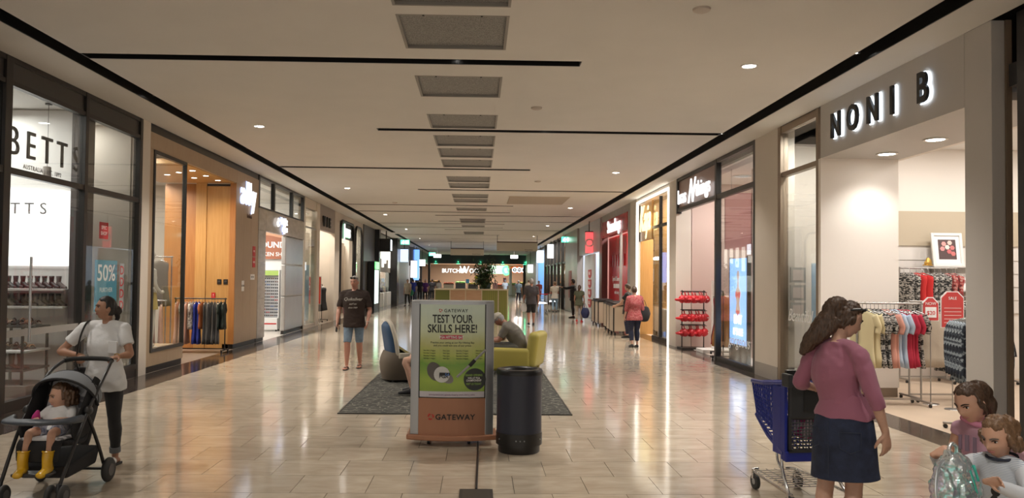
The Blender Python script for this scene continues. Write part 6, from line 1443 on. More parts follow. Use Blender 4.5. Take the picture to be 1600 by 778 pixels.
    def features(s, lipc=(.36,.13,.11), browc=(.03,.02,.015), iris=None):
        L = s.look
        for e, nm in ((-1,'eye'),(1,'eye')):
            c = Vector((e*.031, front_y(.031,.006)-.0065, .006))
            eb = build(MB().ball((0,0,0), .0128, .0128, .0095, 14, 10, L @ Matrix.Translation(c)), 'eye', EYEW, s.t, smooth=True)
            build(MB().ball((0,0,0), .0068, .004, .0068, 12, 8, L @ Matrix.Translation(c+Vector((0,.0105,-.001)))), 'iris', iris or IRIS, eb, smooth=True)
            bp = [L @ Vector((e*x, front_y(x, z)+.002, z)) for x, z in ((.013,.024),(.03,.030),(.05,.025))]
            build(MB().tube([tuple(p) for p in bp], [.0032,.004,.002], 6, 3), 'eyebrow', mat('brow_%d' % int(browc[0]*1000), browc, .8), s.t, smooth=True)
            lp = [L @ Vector((e*x, front_y(x, z)+.004, z)) for x, z in ((.018,.010),(.03,.0165),(.045,.011))]
            build(MB().tube([tuple(p) for p in lp], [.0018,.0028,.0016], 6, 3), 'eyelid', mat('lash_dark', (.04,.022,.016), .7), s.t, smooth=True)
        b = MB()
        for z, r in ((-.0565,.0042),(-.0635,.0048)): b.tube([tuple(L @ Vector((x, front_y(x, z)+.0005, z-(abs(x)*.12 if z > -.06 else -abs(x)*.12)))) for x in (-.022,-.011,0,.011,.022)], [.0012,r,r,r,.0012], 8, 3)
        build(b, 'lips', mat('lip_%d' % int(lipc[0]*1000), lipc, .4), s.t, smooth=True)
    def hair(s, m, th=.014, line=.080, nape=-.07, side=-.02, extra=None, vox=.007, fold=.004, smooth=1):
        mb = MB(); hair_cap(mb, s.look, th, line, nape, side)
        for pts, rr in (extra or []): mb.tube([tuple(s.look @ Vector(p)) for p in pts], [r*s.hh/.235 for r in rr], 14, 4)
        return build(remesh(mb, vox, smooth, fold, 2, (60,60,14)), 'hair', m, s.t)
    def shirt(s, m, sleeve=.55, infl=.018, hem=.02, vox=.010, fold=.006, nm='shirt', lo=0, neckcut=True, seed=1., smooth=5):
        mb = MB(); s.torso(mb, infl, lo, 7, hem if lo == 0 else None)
        if sleeve:
            for q in 'LR': s.arm(mb, q, sleeve, infl*1.15)
        return build(remesh(mb, vox, smooth, fold, seed), nm, m, s.t)
    def lower(s, m, upto=2., infl=.010, hi=2, vox=.010, fold=.004, nm='trousers', flare=0., straight=0., seed=4.):
        mb = MB(); s.torso(mb, infl, 0, hi)
        for q in 'LR': s.leg(mb, q, upto, infl, flare, straight)
        return build(remesh(mb, vox, 2, fold, seed), nm, m, s.t)
def HAIRM(nm, c1, c2): return ramp_mat('hair_'+nm, [(.3,c1),(.7,c2)], .45, 'noise', 40, (6,6,.8), .25)
H_BLACK = HAIRM('black', (.008,.006,.006), (.02,.015,.013)); H_BROWN = HAIRM('dark_brown', (.03,.017,.011), (.11,.06,.034)); H_LIGHT = HAIRM('light_brown', (.10,.055,.03), (.26,.15,.08)); H_GREY = HAIRM('grey', (.2,.19,.18), (.42,.40,.38)); H_MID = HAIRM('mid_brown', (.05,.026,.014), (.14,.075,.038))
S_TAN = skin('tan', (.36,.19,.12)); S_FAIR = skin('fair', (.56,.34,.25)); S_OLV = skin('olive', (.40,.22,.145)); S_RED = skin('ruddy', (.42,.20,.14)); S_KID = skin('child', (.58,.34,.24))
WTEE = mat('white_tee_cotton', (.68,.69,.70), .9, bump=.15, bs=90); DENIM = mat('blue_denim', (.15,.21,.28), .9, var=.18, vs=14, bump=.2, bs=200); DKDENIM = mat('dark_denim', (.018,.026,.058), .85, var=.3, vs=18, bump=.2, bs=220); BROWNT = mat('dark_brown_tee', (.028,.016,.012), .9)
def slab_shoe(F, q, m, infl=.006, nm='shoe', sole=None):
    b = MB(); z0, d, lat = F.foot(b, q, infl, F.J.get('toe'+q)); o = build(remesh(b, .008, 1), nm, m, F.t)
    if sole:
        k = F.k; zf = z0.z-.034*k; c = MB().prism([(*(z0+d*u*k+lat*v*k).xy, max(.001, zf)) for u, v in ((-.08,-.03),(.05,-.042),(.14,-.046),(.195,-.02),(.195,.02),(.14,.046),(.05,.042),(-.08,.03))], (0,0,.014)); build(c, 'sole', sole, o)
    return o
# --- woman pushing the pram
F = Fig('person', 'woman in a white T-shirt and black trousers pushing a grey pram past the shoe shop', (-3.37, 7.12, 0), R(172), 1.56, 'woman', 1.08)
F.w(shoR=(-3.57,7.12,1.265), shoL=(-3.20,7.10,1.265), elbR=(-3.75,7.05,1.06), wriR=(-3.50,6.95,1.03), elbL=(-3.11,7.04,1.04), wriL=(-3.18,6.95,1.03), hipL=(-3.29,7.12,.80), kneeL=(-3.27,7.10,.44), ankL=(-3.28,7.16,.09), hipR=(-3.46,7.12,.80), kneeR=(-3.50,7.06,.44), ankR=(-3.54,7.05,.085), pelvis=(-3.375,7.12,.81))
F.face(-42, -4, 3); F.t.scale = (.975,)*3
F.body(S_TAN, hand_kw=dict(R=dict(d=(-.45,.9,-.1), n=(.0,-.2,-1), curl=.75, side=-1), L=dict(d=(.2,.95,-.1), n=(0,-.2,-1), curl=.75, side=1)))
F.features(lipc=(.30,.10,.09))
F.hair(H_BLACK, .010, .080, -.075, -.01, [(((0,-.085,.01),(0,-.11,-.02),(0,-.105,-.05)),(.038,.05,.034)), (((0,-.10,-.03),(.015,-.125,-.09),(.03,-.10,-.16)),(.026,.024,.012))])
sh = F.shirt(WTEE, .62, .017, .035, fold=.007)
build(MB().obox(Matrix.Translation(F.I @ Vector((-3.245,6.985,1.11))) @ Matrix.Rotation(R(-12),4,'Z'), .10,.012,.11), 'pocket', WTEE, F.t, bevel=.004)
F.lower(mat('black_trousers', (.010,.010,.012), .85, sheen=.2), 1.80, .006, hi=2, fold=.003)
b = MB()
for q in 'LR': b.tube([tuple(F.J['knee'+q].lerp(F.J['ank'+q], t)) for t in (.76,.90)], [.050,.050], 14)
build(b, 'trouser_cuff', mat('cuff_grey', (.14,.15,.16), .9), F.t, smooth=True, split=True)
for q in 'LR':
    z0 = F.J['ank'+q]-Vector((0,0,.05*F.h-.028*F.k)); d = Vector((0,1,0))
    s_ = build(MB().prism([(*(z0+Vector((v,u,0))).xy, .002) for u, v in ((-.07,-.032),(.05,-.042),(.13,-.044),(.18,-.02),(.18,.02),(.13,.044),(.05,.042),(-.07,.032))], (0,0,.022)), 'sandal_sole', mat('sandal_dark', (.04,.035,.03), .6), F.t, bevel=.004)
    build(MB().loft([(*(z0+Vector((0,.045,.012))), .046,.038), (*(z0+Vector((0,.12,.004))), .049,.032)], 14, 2, round_ends=False), 'sandal_strap', mat('sandal_white', (.7,.7,.7), .5), s_, smooth=True)
b = MB().tube([tuple(F.I @ Vector(p)) for p in ((-3.51,7.20,1.32),(-3.52,7.08,1.335),(-3.525,6.98,1.24),(-3.545,6.95,1.08),(-3.57,7.0,.95),(-3.59,7.1,.86))], .013, 8, 4, flat=.5); build(b, 'shoulder_strap', BLACK, F.t, smooth=True)
build(MB().loft([(*(F.I @ Vector((-3.60,7.13,.72))),.05,.10),(*(F.I @ Vector((-3.60,7.13,.88))),.045,.09)], 14, 2, p=3), 'handbag', BLK, F.t, smooth=True)
build(MB().tube([tuple(F.J['wriL']+ (F.J['wriL']-F.J['elbL']).normalized()*.01+Vector((.028*math.cos(a),.0,.028*math.sin(a)))) for a in [R(45*i) for i in range(9)]], .004, 6), 'bracelet', mat('gold_metal'), F.t)
# --- walking man in a brown T-shirt
F = Fig('person', 'man in a dark brown printed T-shirt and denim shorts walking in flip-flops', (-2.36, 14.85, 0), R(178), 1.80, 'man', 1.10)
F.w(elbR=(-2.66,14.86,1.14), wriR=(-2.66,14.70,.90), elbL=(-2.06,14.86,1.14), wriL=(-2.08,14.70,.91), ankR=(-2.47,14.70,.09), kneeR=(-2.47,14.74,.50), ankL=(-2.26,15.0,.10), kneeL=(-2.26,14.88,.50))
F.face(-14, 4, 0); F.t.scale = (.975,)*3; F.body(S_RED, .010); F.features(browc=(.12,.10,.09))
F.hair(H_GREY, .005, .070, -.06, .0); F.shirt(BROWNT, .8, .021, .05, fold=.008); F.lower(DENIM, .97, .006, hi=2, nm='denim_shorts', straight=.35)
for s_, z, sz in (('Quiksilver', 1.33, .085), ('surf co', 1.25, .05), ('since 1969', 1.18, .04)):
    text('shirt_print', s_, sz, mat('print_cream', (.45,.42,.38), .8), F.t, (-2.36, 14.645 if z > 1.3 else 14.635, z), F_CAM, .004, .0005, shear=.3)
for q in 'LR':
    z0 = F.J['ank'+q]-Vector((0,0,.05*F.h-.028*F.k)); zz = max(.002, z0.z-.036)
    s_ = build(MB().prism([(*(z0+Vector((v,u,0))).xy, zz) for u, v in ((-.09,-.034),(.05,-.044),(.15,-.05),(.22,-.02),(.22,.02),(.15,.05),(.05,.044),(-.09,.034))], (0,0,.016)), 'flip_flop', BLACK, F.t)
    build(MB().tube([tuple(z0+Vector(p)) for p in ((-.045,.03,.0),(-.03,.10,.03),(0,.15,.012),(.03,.10,.03),(.045,.03,0))], .008, 6, 3), 'strap', BLACK, s_)
p = F.J['wriR']; build(MB().obox(Matrix.Translation(p+Vector((.0,.05,-.11))) @ Matrix.Rotation(R(20),4,'X'), .03,.07,.14), 'phone', BLACK, F.t, bevel=.006)
build(MB().tube([tuple(F.J['wriL']+Vector((.034*math.cos(a),.034*math.sin(a)*.6,.012*math.sin(a)))) for a in [R(30*i) for i in range(13)]], .009, 6), 'watch', mat('watch_silver', (.6,.6,.6), .25, metal=.9), F.t)
b = MB()
for e in (-1, 1): b.ball((0,0,0), .028, .012, .02, 10, 8, F.look @ Matrix.Translation((e*.032,.075,.085)))
b.tube([tuple(F.look @ Vector(p)) for p in ((-.07,0,.06),(-.06,.07,.085),(0,.085,.09),(.06,.07,.085),(.07,0,.06))], .005, 6, 3); build(b, 'sunglasses', BLACK, F.t, smooth=True)
build(MB().loft([(.10,-.19,1.02,.15,.09),(.10,-.2,1.2,.17,.10),(.10,-.18,1.38,.13,.07)], 16, 3, p=3), 'backpack', mat('backpack_plum', (.16,.05,.06), .7), F.t, smooth=True)
# --- woman at the trolley, seen from behind
S_FAIR2 = S_FAIR
F = Fig('person', 'woman in a mauve top and dark denim skirt, seen from behind, holding the blue trolley', (2.33, 4.95, 0), R(-40), 1.66, 'woman', 1.0)
F.w(pelvis=(2.29,4.80,.90), waist=(2.265,4.80,1.04), chest=(2.245,4.815,1.185), neck=(2.265,4.83,1.385), head=(2.345,4.875,1.525), shoR=(2.32,4.66,1.31), shoL=(2.19,4.98,1.325), elbR=(2.37,4.565,1.055), wriR=(2.44,4.58,.85), elbL=(2.10,5.03,1.10), wriL=(2.26,5.18,1.04), hipR=(2.335,4.73,.88), hipL=(2.245,4.87,.88), kneeR=(2.33,4.76,.47), kneeL=(2.20,4.87,.47), ankR=(2.29,4.68,.085), ankL=(2.14,4.82,.085))
F.face(-50, 22, -4); F.t.scale = (.975,)*3
F.body(S_FAIR, .007, hand_kw=dict(R=dict(d=(.05,.12,-1), n=(-.9,.45,0), curl=.32, side=-1, s=.98), L=dict(d=(.5,.8,-.1), n=(0,.1,-1), curl=.8)))
F.features(lipc=(.38,.14,.12), browc=(.05,.03,.02))
F.hair(H_BROWN, .016, .078, -.09, -.03, [(((0,-.06,.09),(0,-.115,.06),(-.005,-.135,-.01)),(.05,.06,.05)), (((0,-.10,.04),(-.01,-.135,-.06),(-.03,-.15,-.16),(-.06,-.17,-.25),(-.085,-.18,-.33)),(.05,.062,.062,.050,.018)), (((-.03,-.07,-.02),(-.05,-.10,-.10),(-.085,-.125,-.20),(-.12,-.14,-.28)),(.045,.05,.045,.015)), (((.03,-.08,-.03),(.02,-.11,-.12),(-.01,-.14,-.22)),(.04,.042,.02)), (((.066,.01,.03),(.074,-.02,-.02),(.06,-.045,-.07)),(.018,.02,.012))], vox=.006, fold=.007)
MAUVE = mat('mauve_jersey', (.34,.125,.19), .85, bump=.12, bs=130, sheen=.2)
F.shirt(MAUVE, 1.28, .011, .015, vox=.007, fold=.010, nm='long_sleeved_top', lo=1)
# skirt: rings from waist to hem with a front-to-back oval, slightly flared
J = F.J; lat = (J['hipR']-J['hipL']).normalized(); fw = Vector((0,0,1)).cross(lat); pc = J['pelvis']
rs = []
for z, rx, ry, dx in ((.98,.150,.118,0),(.90,.182,.145,-.004),(.80,.198,.158,-.008),(.70,.202,.160,-.004),(.60,.208,.162,.0),(.53,.214,.168,.003),(.525,.208,.162,.003),(.62,.198,.15,0)):
    rs.append([Vector((pc.x,pc.y,0))+lat*(rx*math.cos(a)*(1+.012*math.sin(a*6+z*9)))+fw*(ry*math.sin(a)*(1.10 if math.sin(a) < 0 and .72 < z < .95 else 1)+dx)+Vector((0,0,z+(.018*math.cos(a) if z < .56 else 0))) for a in [2*PI*k/40 for k in range(40)]])
hm = [[Vector((pc.x,pc.y,0))+lat*(rx*math.cos(a)*(1+.02*math.sin(a*9+z*40)))+fw*(ry*math.sin(a)*(1+.02*math.sin(a*7)))+Vector((0,0,z+.008*math.sin(a*5))) for a in [2*PI*k/40 for k in range(40)]] for z, rx, ry in ((.925,.168,.138),(.915,.186,.152),(.935,.190,.154),(.97,.176,.142),(1.01,.158,.126),(1.06,.142,.110))]
build(MB().rings(hm, caps=False), 'gathered_hem', MAUVE, F.t, smooth=True)
sk = build(MB().rings(rs, caps=False), 'denim_skirt', DKDENIM, F.t, smooth=True)
def on_skirt(a, z, e=.004):
    p = Vector((pc.x,pc.y,0))+lat*((.205+e)*math.cos(a))+fw*((.172+e)*math.sin(a)); return (p.x, p.y, z)
b = MB()
for (a0,z0),(a1,z1) in (((-1.25,.84),(-.60,.845)),((-.60,.845),(-.62,.74)),((-.62,.74),(-.92,.715)),((-.92,.715),(-1.22,.74)),((-1.22,.74),(-1.25,.84)),((-2.55,.84),(-1.9,.845)),((-1.9,.845),(-1.92,.74)),((-1.92,.74),(-2.2,.715)),((-2.2,.715),(-2.52,.74)),((-2.52,.74),(-2.55,.84)),((-1.57,.90),(-1.57,.55))):
    b.tube([on_skirt(a0+(a1-a0)*i/4, z0+(z1-z0)*i/4) for i in range(5)], .0022, 5)
build(b, 'pocket_stitching', mat('denim_stitch', (.035,.045,.075), .8), sk)
b = MB()
for e in (-1, 1): b.ball((0,0,0), .030, .010, .022, 12, 8, F.look @ Matrix.Translation((e*.036,.070,.098)) @ Matrix.Rotation(R(-40),4,'X'))
b.tube([tuple(F.look @ Vector(p)) for p in ((-.086,-.04,.055),(-.084,.03,.085),(-.03,.078,.105),(.03,.078,.105),(.084,.03,.085),(.086,-.04,.055))], .0055, 6, 3); build(b, 'sunglasses', BLACK, F.t, smooth=True)
build(MB().box(0,.002,-.022,.012,-.004,.004).add([F.look @ Vector(p) for p in ((.0855,-.03,.060),(.0875,-.03,.060),(.0875,.02,.086),(.0855,.02,.086),(.0855,-.03,.070),(.0875,-.03,.070),(.0875,.02,.094),(.0855,.02,.094))], [(0,3,2,1),(4,5,6,7),(0,1,5,4),(1,2,6,5),(2,3,7,6),(3,0,4,7)]), 'silver_logo', mat('silver_bright', (.8,.8,.8), .2, metal=.9), F.t)
# --- girl in pink
F = Fig('person', 'dark haired girl in a pink sleeveless top behind the girl in stripes', (2.84, 4.36, 0), R(112), 1.21, 'girl', 1.0)
F.w(pelvis=(2.93,4.38,.56), waist=(2.90,4.37,.69), chest=(2.87,4.36,.80), neck=(2.835,4.35,.935), head=(2.775,4.315,1.055), shoR=(2.80,4.46,.885), shoL=(2.855,4.235,.89), elbL=(3.03,4.13,.80), wriL=(2.97,4.27,.66), elbR=(2.78,4.52,.70), wriR=(2.72,4.46,.55), hipR=(2.91,4.44,.55), hipL=(2.94,4.32,.55), kneeR=(2.90,4.44,.30), kneeL=(2.93,4.32,.30), ankR=(2.93,4.45,.06), ankL=(2.96,4.33,.06))
F.face(-2, 22, 4); F.body(S_KID, .006, hand_kw=dict(L=dict(d=(-.5,.6,-.5), curl=.5))); F.features(lipc=(.42,.17,.15), browc=(.05,.03,.02))
F.hair(H_BROWN, .010, .084, -.08, -.02, [(((0,-.06,.07),(0,-.11,.03),(0,-.125,-.03)),(.05,.06,.045)), (((0,-.11,-.02),(.0,-.14,-.07),(.02,-.13,-.13),(.03,-.15,-.17)),(.042,.045,.036,.012)), (((-.07,.02,.03),(-.082,.0,-.02),(-.075,-.01,-.08)),(.014,.016,.006)), (((.07,.02,.03),(.080,.0,-.02),(.07,-.02,-.07)),(.012,.013,.005))], vox=.006, fold=.006)
PINKT = mat('pale_pink_cotton', (.55,.33,.43), .9, bump=.15, bs=90)
F.shirt(PINKT, .18, .010, .06, .008, .006, nm='sleeveless_top'); F.lower(mat('girl_shorts_grey', (.25,.24,.27), .9), .5, .012, nm='shorts', straight=.3)
b = MB().tube([tuple(F.J['neck']+Vector((.075*math.cos(a),.07*math.sin(a)*.9,.012+.012*math.sin(a*2)))) for a in [R(20*i) for i in range(19)]], .016, 8, 1); build(b, 'pink_collar', mat('rose_pink_cotton', (.62,.25,.38), .9), F.t, smooth=True)
fwd = (F.J['chest']-Vector((0,0,0)))
for k, (dx, dz, w_, h_) in enumerate(((-.045,.02,.02,.10),(.0,.03,.022,.09),(.04,.03,.018,.08),(-.02,-.07,.05,.02),(.03,-.06,.03,.02))):
    M4 = Matrix.Translation(F.J['chest']+Vector((dx, .128, dz))); build(MB().obox(M4, w_, .006, h_), 'shirt_print', mat('print_grey_purple', (.24,.17,.24), .8), F.t)
for q in 'LR': slab_shoe(F, q, PINKT)
# --- girl in stripes holding the shiny bag
F = Fig('person', 'light haired girl in a striped long sleeved shirt holding the shiny see-through bag', (2.60, 3.78, 0), R(122), 1.12, 'girl', 1.05)
F.w(pelvis=(2.64,3.80,.52), waist=(2.625,3.79,.63), chest=(2.605,3.785,.735), neck=(2.585,3.78,.868), head=(2.555,3.765,.978), shoR=(2.515,3.885,.825), shoL=(2.625,3.675,.825), elbR=(2.37,3.89,.78), wriR=(2.225,3.74,.895), elbL=(2.60,3.585,.72), wriL=(2.375,3.575,.805), hipR=(2.60,3.85,.51), hipL=(2.67,3.75,.51), kneeR=(2.58,3.85,.28), kneeL=(2.65,3.75,.28), ankR=(2.61,3.87,.06), ankL=(2.68,3.77,.06))
F.face(-8, 20, -4)
F.body(S_KID, .006, hand_kw=dict(R=dict(d=(-.55,-.35,.45), n=(.1,-.6,-.8), curl=.7, s=.62), L=dict(d=(-1,.1,.25), n=(-.1,.95,-.2), curl=.5, s=.62))); F.features(lipc=(.42,.17,.15), browc=(.12,.07,.04))
F.hair(H_LIGHT, .011, .082, -.08, -.035, [(((0,-.07,.06),(0,-.115,.0),(.0,-.115,-.06)),(.05,.058,.045)), (((-.075,.03,.03),(-.085,.0,-.03),(-.08,-.02,-.085)),(.016,.022,.014)), (((.075,.03,.03),(.086,.005,-.03),(.082,-.02,-.085)),(.016,.022,.014)), (((.05,-.07,-.03),(.055,-.09,-.09),(.05,-.08,-.12)),(.035,.032,.014)), (((-.05,-.07,-.03),(-.055,-.09,-.09),(-.05,-.08,-.12)),(.035,.032,.014))], vox=.006, fold=.009)
STRIPE = ramp_mat('blue_white_stripe', [(.0,(.60,.64,.68)),(.62,(.62,.66,.70)),(.74,(.34,.40,.50)),(1,(.30,.36,.47))], .9, 'stripe', 42, (0,0,1))
STRIPE.node_tree.nodes['Wave Texture'].bands_direction = 'Z'
F.shirt(STRIPE, .98, .011, .06, .007, .005, nm='striped_shirt')
SLV = mat('white_sleeve_rib', (.58,.61,.66), .9, bump=.15, bs=90)
for q, t1 in (('R', 1.88), ('L', 1.80)):
    mb = MB(); F.arm(mb, q, t1, .0135); build(remesh(mb, .007, 2, .003), 'sleeve', SLV, F.t)
b = MB().tube([tuple(F.J['neck']+Vector((.066*math.cos(a),.062*math.sin(a),.010-.010*math.sin(a)))) for a in [R(20*i) for i in range(19)]], .0075, 8, 1); build(b, 'dark_collar', mat('collar_navy', (.02,.025,.045), .8), F.t, smooth=True)
F.lower(mat('leggings_grey', (.08,.08,.1), .9), 1.9, .008, nm='leggings')
b = MB(); c = F.J['chest']+Vector((-.015,.133,-.01))
b.ball(tuple(c), .022, .005, .024, 14, 8); b.tube([tuple(c+Vector(p)) for p in ((.0,.0,-.02),(.012,.004,-.045),(-.012,.004,-.06),(.02,.004,-.075))], [.010,.012,.010,.004], 8, 3, flat=.4)
build(b, 'dark_shirt_motif', INKK, F.t, smooth=True)
for q in 'LR': slab_shoe(F, q, WTEE)
b = MB().loft([(*(F.J['wriL']+Vector((0,0,0))),.001,.001)]*2, 4) if False else None
# shiny see-through backpack
def irid():
    m, t, b = nt('iridescent_film'); N = t.nodes; L = t.links; N.remove(b)
    tr = N.new('ShaderNodeBsdfTransparent'); tr.inputs[0].default_value = (.90,.93,.94,1)
    g = N.new('ShaderNodeBsdfGlossy'); g.inputs['Roughness'].default_value = .12
    tc = N.new('ShaderNodeTexCoord'); n = N.new('ShaderNodeTexNoise'); n.inputs['Scale'].default_value = 9; n.inputs['Distortion'].default_value = 1.2; L.new(tc.outputs['Object'], n.inputs[0])
    cr = N.new('ShaderNodeValToRGB'); e = cr.color_ramp
    while len(e.elements) < 6: e.elements.new(.5)
    for i, (p, c) in enumerate(((.25,(.95,.97,1)),(.44,(.95,.97,1)),(.50,(.25,.95,.85)),(.55,(.95,.95,1)),(.62,(.72,.6,1)),(.70,(1,1,.96)))): e.elements[i].position = p; e.elements[i].color = (*c, 1)
    L.new(n.outputs[0], cr.inputs[0]); L.new(cr.outputs[0], g.inputs[0])
    lw = N.new('ShaderNodeLayerWeight'); lw.inputs[0].default_value = .35; mr = N.new('ShaderNodeMapRange'); mr.inputs[3].default_value = .50; mr.inputs[4].default_value = .95; L.new(lw.outputs['Facing'], mr.inputs[0])
    n2 = N.new('ShaderNodeTexNoise'); n2.inputs['Scale'].default_value = 14; L.new(tc.outputs['Object'], n2.inputs[0]); bp = N.new('ShaderNodeBump'); bp.inputs['Strength'].default_value = .9; bp.inputs['Distance'].default_value = .05; L.new(n2.outputs[0], bp.inputs['Height']); L.new(bp.outputs[0], g.inputs['Normal'])
    mx = N.new('ShaderNodeMixShader'); L.new(mr.outputs[0], mx.inputs[0]); L.new(tr.outputs[0], mx.inputs[1]); L.new(g.outputs[0], mx.inputs[2]); df = N.new('ShaderNodeBsdfDiffuse'); df.inputs[0].default_value = (.74,.80,.83,1); m2 = N.new('ShaderNodeMixShader'); m2.inputs[0].default_value = .16; L.new(mx.outputs[0], m2.inputs[1]); L.new(df.outputs[0], m2.inputs[2]); L.new(m2.outputs[0], N['Material Output'].inputs[0])
    return m
FILM = irid(); _M['iridescent_film'] = FILM
t = thing('clear_backpack', 'shiny see-through iridescent bag held by the girl in stripes', 'bag', (2.245, 3.62, .815), R(28)); t.scale = (1.15,1.15,1.15)
b = MB(); n = 28; rs = []
for z, rx, ry in ((-.135,.055,.030),(-.13,.095,.05),(-.09,.108,.062),(-.02,.106,.060),(.04,.092,.05),(.075,.066,.036),(.092,.035,.022)):
    rs.append([(rx*math.copysign(abs(math.cos(a))**.7, math.cos(a))*(1+.05*math.sin(5*a+z*40)), ry*math.copysign(abs(math.sin(a))**.8, math.sin(a))*(1+.10*math.sin(4*a+z*60)), z+.008*math.sin(3*a)) for a in [2*PI*k/n for k in range(n)]])
b.rings(rs); bg = build(remesh(b, .007, 1, .016, 3., (22,22,14)), 'bag_body', FILM, t); bg.data.polygons.foreach_set('use_smooth', [True]*len(bg.data.polygons))
build(MB().loft([(0,-.062,-.10,.072,.012),(0,-.072,-.06,.075,.018),(0,-.066,-.015,.070,.012)], 16, 3, p=3), 'front_pocket', FILM, t, smooth=True)
build(MB().tube([(-.02,0,.085),(-.04,-.005,.12),(-.01,0,.135),(.02,0,.12),(.02,0,.088)], .008, 8, 4), 'top_handle', FILM, t, smooth=True)
build(MB().tube([(-.07,.0,.07),(-.12,-.01,.05),(-.145,-.015,.0),(-.15,-.02,-.06),(-.12,-.02,-.10),(-.085,0,-.11)], .011, 8, 4, flat=.5), 'shoulder_strap', mat('strap_silver', (.72,.76,.80), .22, metal=.7), t, smooth=True)
TEAL = mat('iridescent_teal', (.10,.75,.62), .15, metal=.7)
build(MB().tube([(-.02,-.078,.045),(.0,-.087,-.02),(.035,-.082,-.085)], .006, 6, 4, flat=.5), 'teal_seam', TEAL, t, smooth=True); build(MB().tube([(.062,-.045,.05),(.08,-.055,-.02),(.085,-.05,-.09)], .006, 6, 4), 'side_seam', TEAL, t, smooth=True)
build(MB().ball((.01,.0,-.09), .05, .025, .035, 14, 10), 'contents', mat('contents_pink', (.55,.22,.30), .6), t, smooth=True)
t = thing('soft_toy', 'pale pink fluffy soft toy at the edge behind the girl in stripes', 'toy', (2.74, 3.86, .86)); 
build(MB().ball((0,0,0), .05, .05, .05, 16, 12).ball((-.03,-.01,.045), .03, .03, .035, 12, 8), 'plush_body', mat('plush_pink', (.70,.42,.48), .95, bump=.8, bs=140, sheen=.5), t, smooth=True); build(MB().ball((-.045,-.015,.05), .008, n=8, m=6), 'eye', BLACK, t)
# ------------------------------------------------------------ blue trolley
BLUEP = mat('trolley_blue_plastic', (.008,.022,.26), .35); CHROME = mat('chrome', (.62,.62,.62), .18, metal=1); DKPL = mat('trolley_dark_plastic', (.028,.030,.034), .45)
t = thing('shopping_trolley', 'blue plastic shopping trolley with a black child seat flap on chrome legs', 'trolley', (2.585, 5.90, 0), R(97))
# local +X is the travel direction; handle end at x=0, nose at x=.60
def lat_grid(b, P00, P10, P11, P01, nu, nv, w_=.007, th=.006):
    """open lattice on a four cornered panel"""
    P00, P10, P11, P01 = map(Vector, (P00, P10, P11, P01))
    def pt(u, v): return (P00*(1-u)+P10*u)*(1-v)+(P01*(1-u)+P11*u)*v
    for i in range(nu+1): b.tube([tuple(pt(i/nu,0)), tuple(pt(i/nu,1))], w_, 4)
    for j in range(nv+1): b.tube([tuple(pt(0,j/nv)), tuple(pt(1,j/nv))], w_, 4)
Wt, Wn = .24, .20
for s in (-1, 1):
    b = MB(); lat_grid(b, (.02,s*Wt,.50),(.52,s*Wn,.64),(.60,s*Wn,.885),(.02,s*Wt,.93), 13, 8, .0085)
    b.tube([(.02,s*Wt,.42),(.30,s*(Wt-.02),.50),(.54,s*Wn,.63)], [.02,.018,.016], 6, 2); b.tube([(.0,s*Wt,.955),(.35,s*(Wt-.012),.91),(.61,s*Wn,.895)], .018, 8, 2)
    build(b, 'basket_side', BLUEP, t); build(MB().box(-.01,.05,s*Wt-.012,s*Wt+.012,.37,.96).box(.05,.18,s*Wt-.01,s*Wt+.01,.40,.92), 'corner_panel', BLUEP, t, bevel=.004)
b = MB(); lat_grid(b, (.53,-Wn,.64),(.53,Wn,.64),(.61,Wn,.89),(.61,-Wn,.89), 10, 6, .0085); build(b, 'basket_nose', BLUEP, t)
b = MB(); lat_grid(b, (.02,-Wt,.42),(.54,-Wn,.63),(.54,Wn,.63),(.02,Wt,.42), 12, 10, .0075); build(b, 'basket_floor', BLUEP, t)
build(MB().box(-.02,.03,-Wt-.01,Wt+.01,.36,.44), 'rear_sill', BLUEP, t, bevel=.008)
b = MB(); lat_grid(b, (-.012,-.21,.45),(-.012,.21,.45),(-.012,.21,.68),(-.012,-.21,.68), 16, 9, .0045); build(b, 'seat_flap_grid', DKPL, t)
build(MB().box(-.03,.01,-.225,.225,.68,.96), 'seat_flap', DKPL, t, bevel=.02); build(MB().box(-.036,-.028,-.09,.11,.74,.90), 'flap_recess', mat('trolley_black', (.014,.014,.015), .4), t, bevel=.01)
build(MB().box(-.025,.005,-.225,-.20,.44,.70), 'flap_edge', DKPL, t); build(MB().box(-.025,.005,.20,.225,.44,.70), 'flap_edge', DKPL, t); build(MB().box(-.025,.005,-.225,.225,.43,.455), 'flap_edge', DKPL, t)
build(MB().cyl((-.07,-.25,1.0),(-.07,.25,1.0), .017, n=14), 'handle', DKPL, t, smooth=True)
for s in (-1, 1): build(MB().box(-.09,.02,s*.245-.018,s*.245+.018,.93,1.03), 'handle_bracket', DKPL, t, bevel=.008)
build(MB().box(.02,.06,.14,.215,.95,1.05), 'coin_lock', BLACK, t, bevel=.006)
for s in (-1, 1):
    build(MB().tube([(.10,s*.215,.44),(.10,s*.215,.30),(.02,s*.225,.18),(-.04,s*.235,.125)], .013, 10, 4), 'leg', CHROME, t, smooth=True); build(MB().tube([(-.10,s*.24,.125),(.25,s*.225,.135),(.62,s*.19,.145),(.66,s*.12,.145)], .012, 8, 3), 'chassis_rail', CHROME, t, smooth=True)
    build(MB().tube([(.20,s*.205,.46),(.19,s*.205,.34),(.12,s*.21,.28)], .010, 8, 3), 'strut', CHROME, t, smooth=True)
b = MB()
for k in range(9): b.cyl((.06+.065*k,-.20,.15),(.06+.065*k,.20,.15), .004, n=6)
for k in range(5): b.cyl((.05,-.18+.09*k,.153),(.62,-.155+.0775*k,.153), .004, n=6)
build(b, 'bottom_rack', CHROME, t)
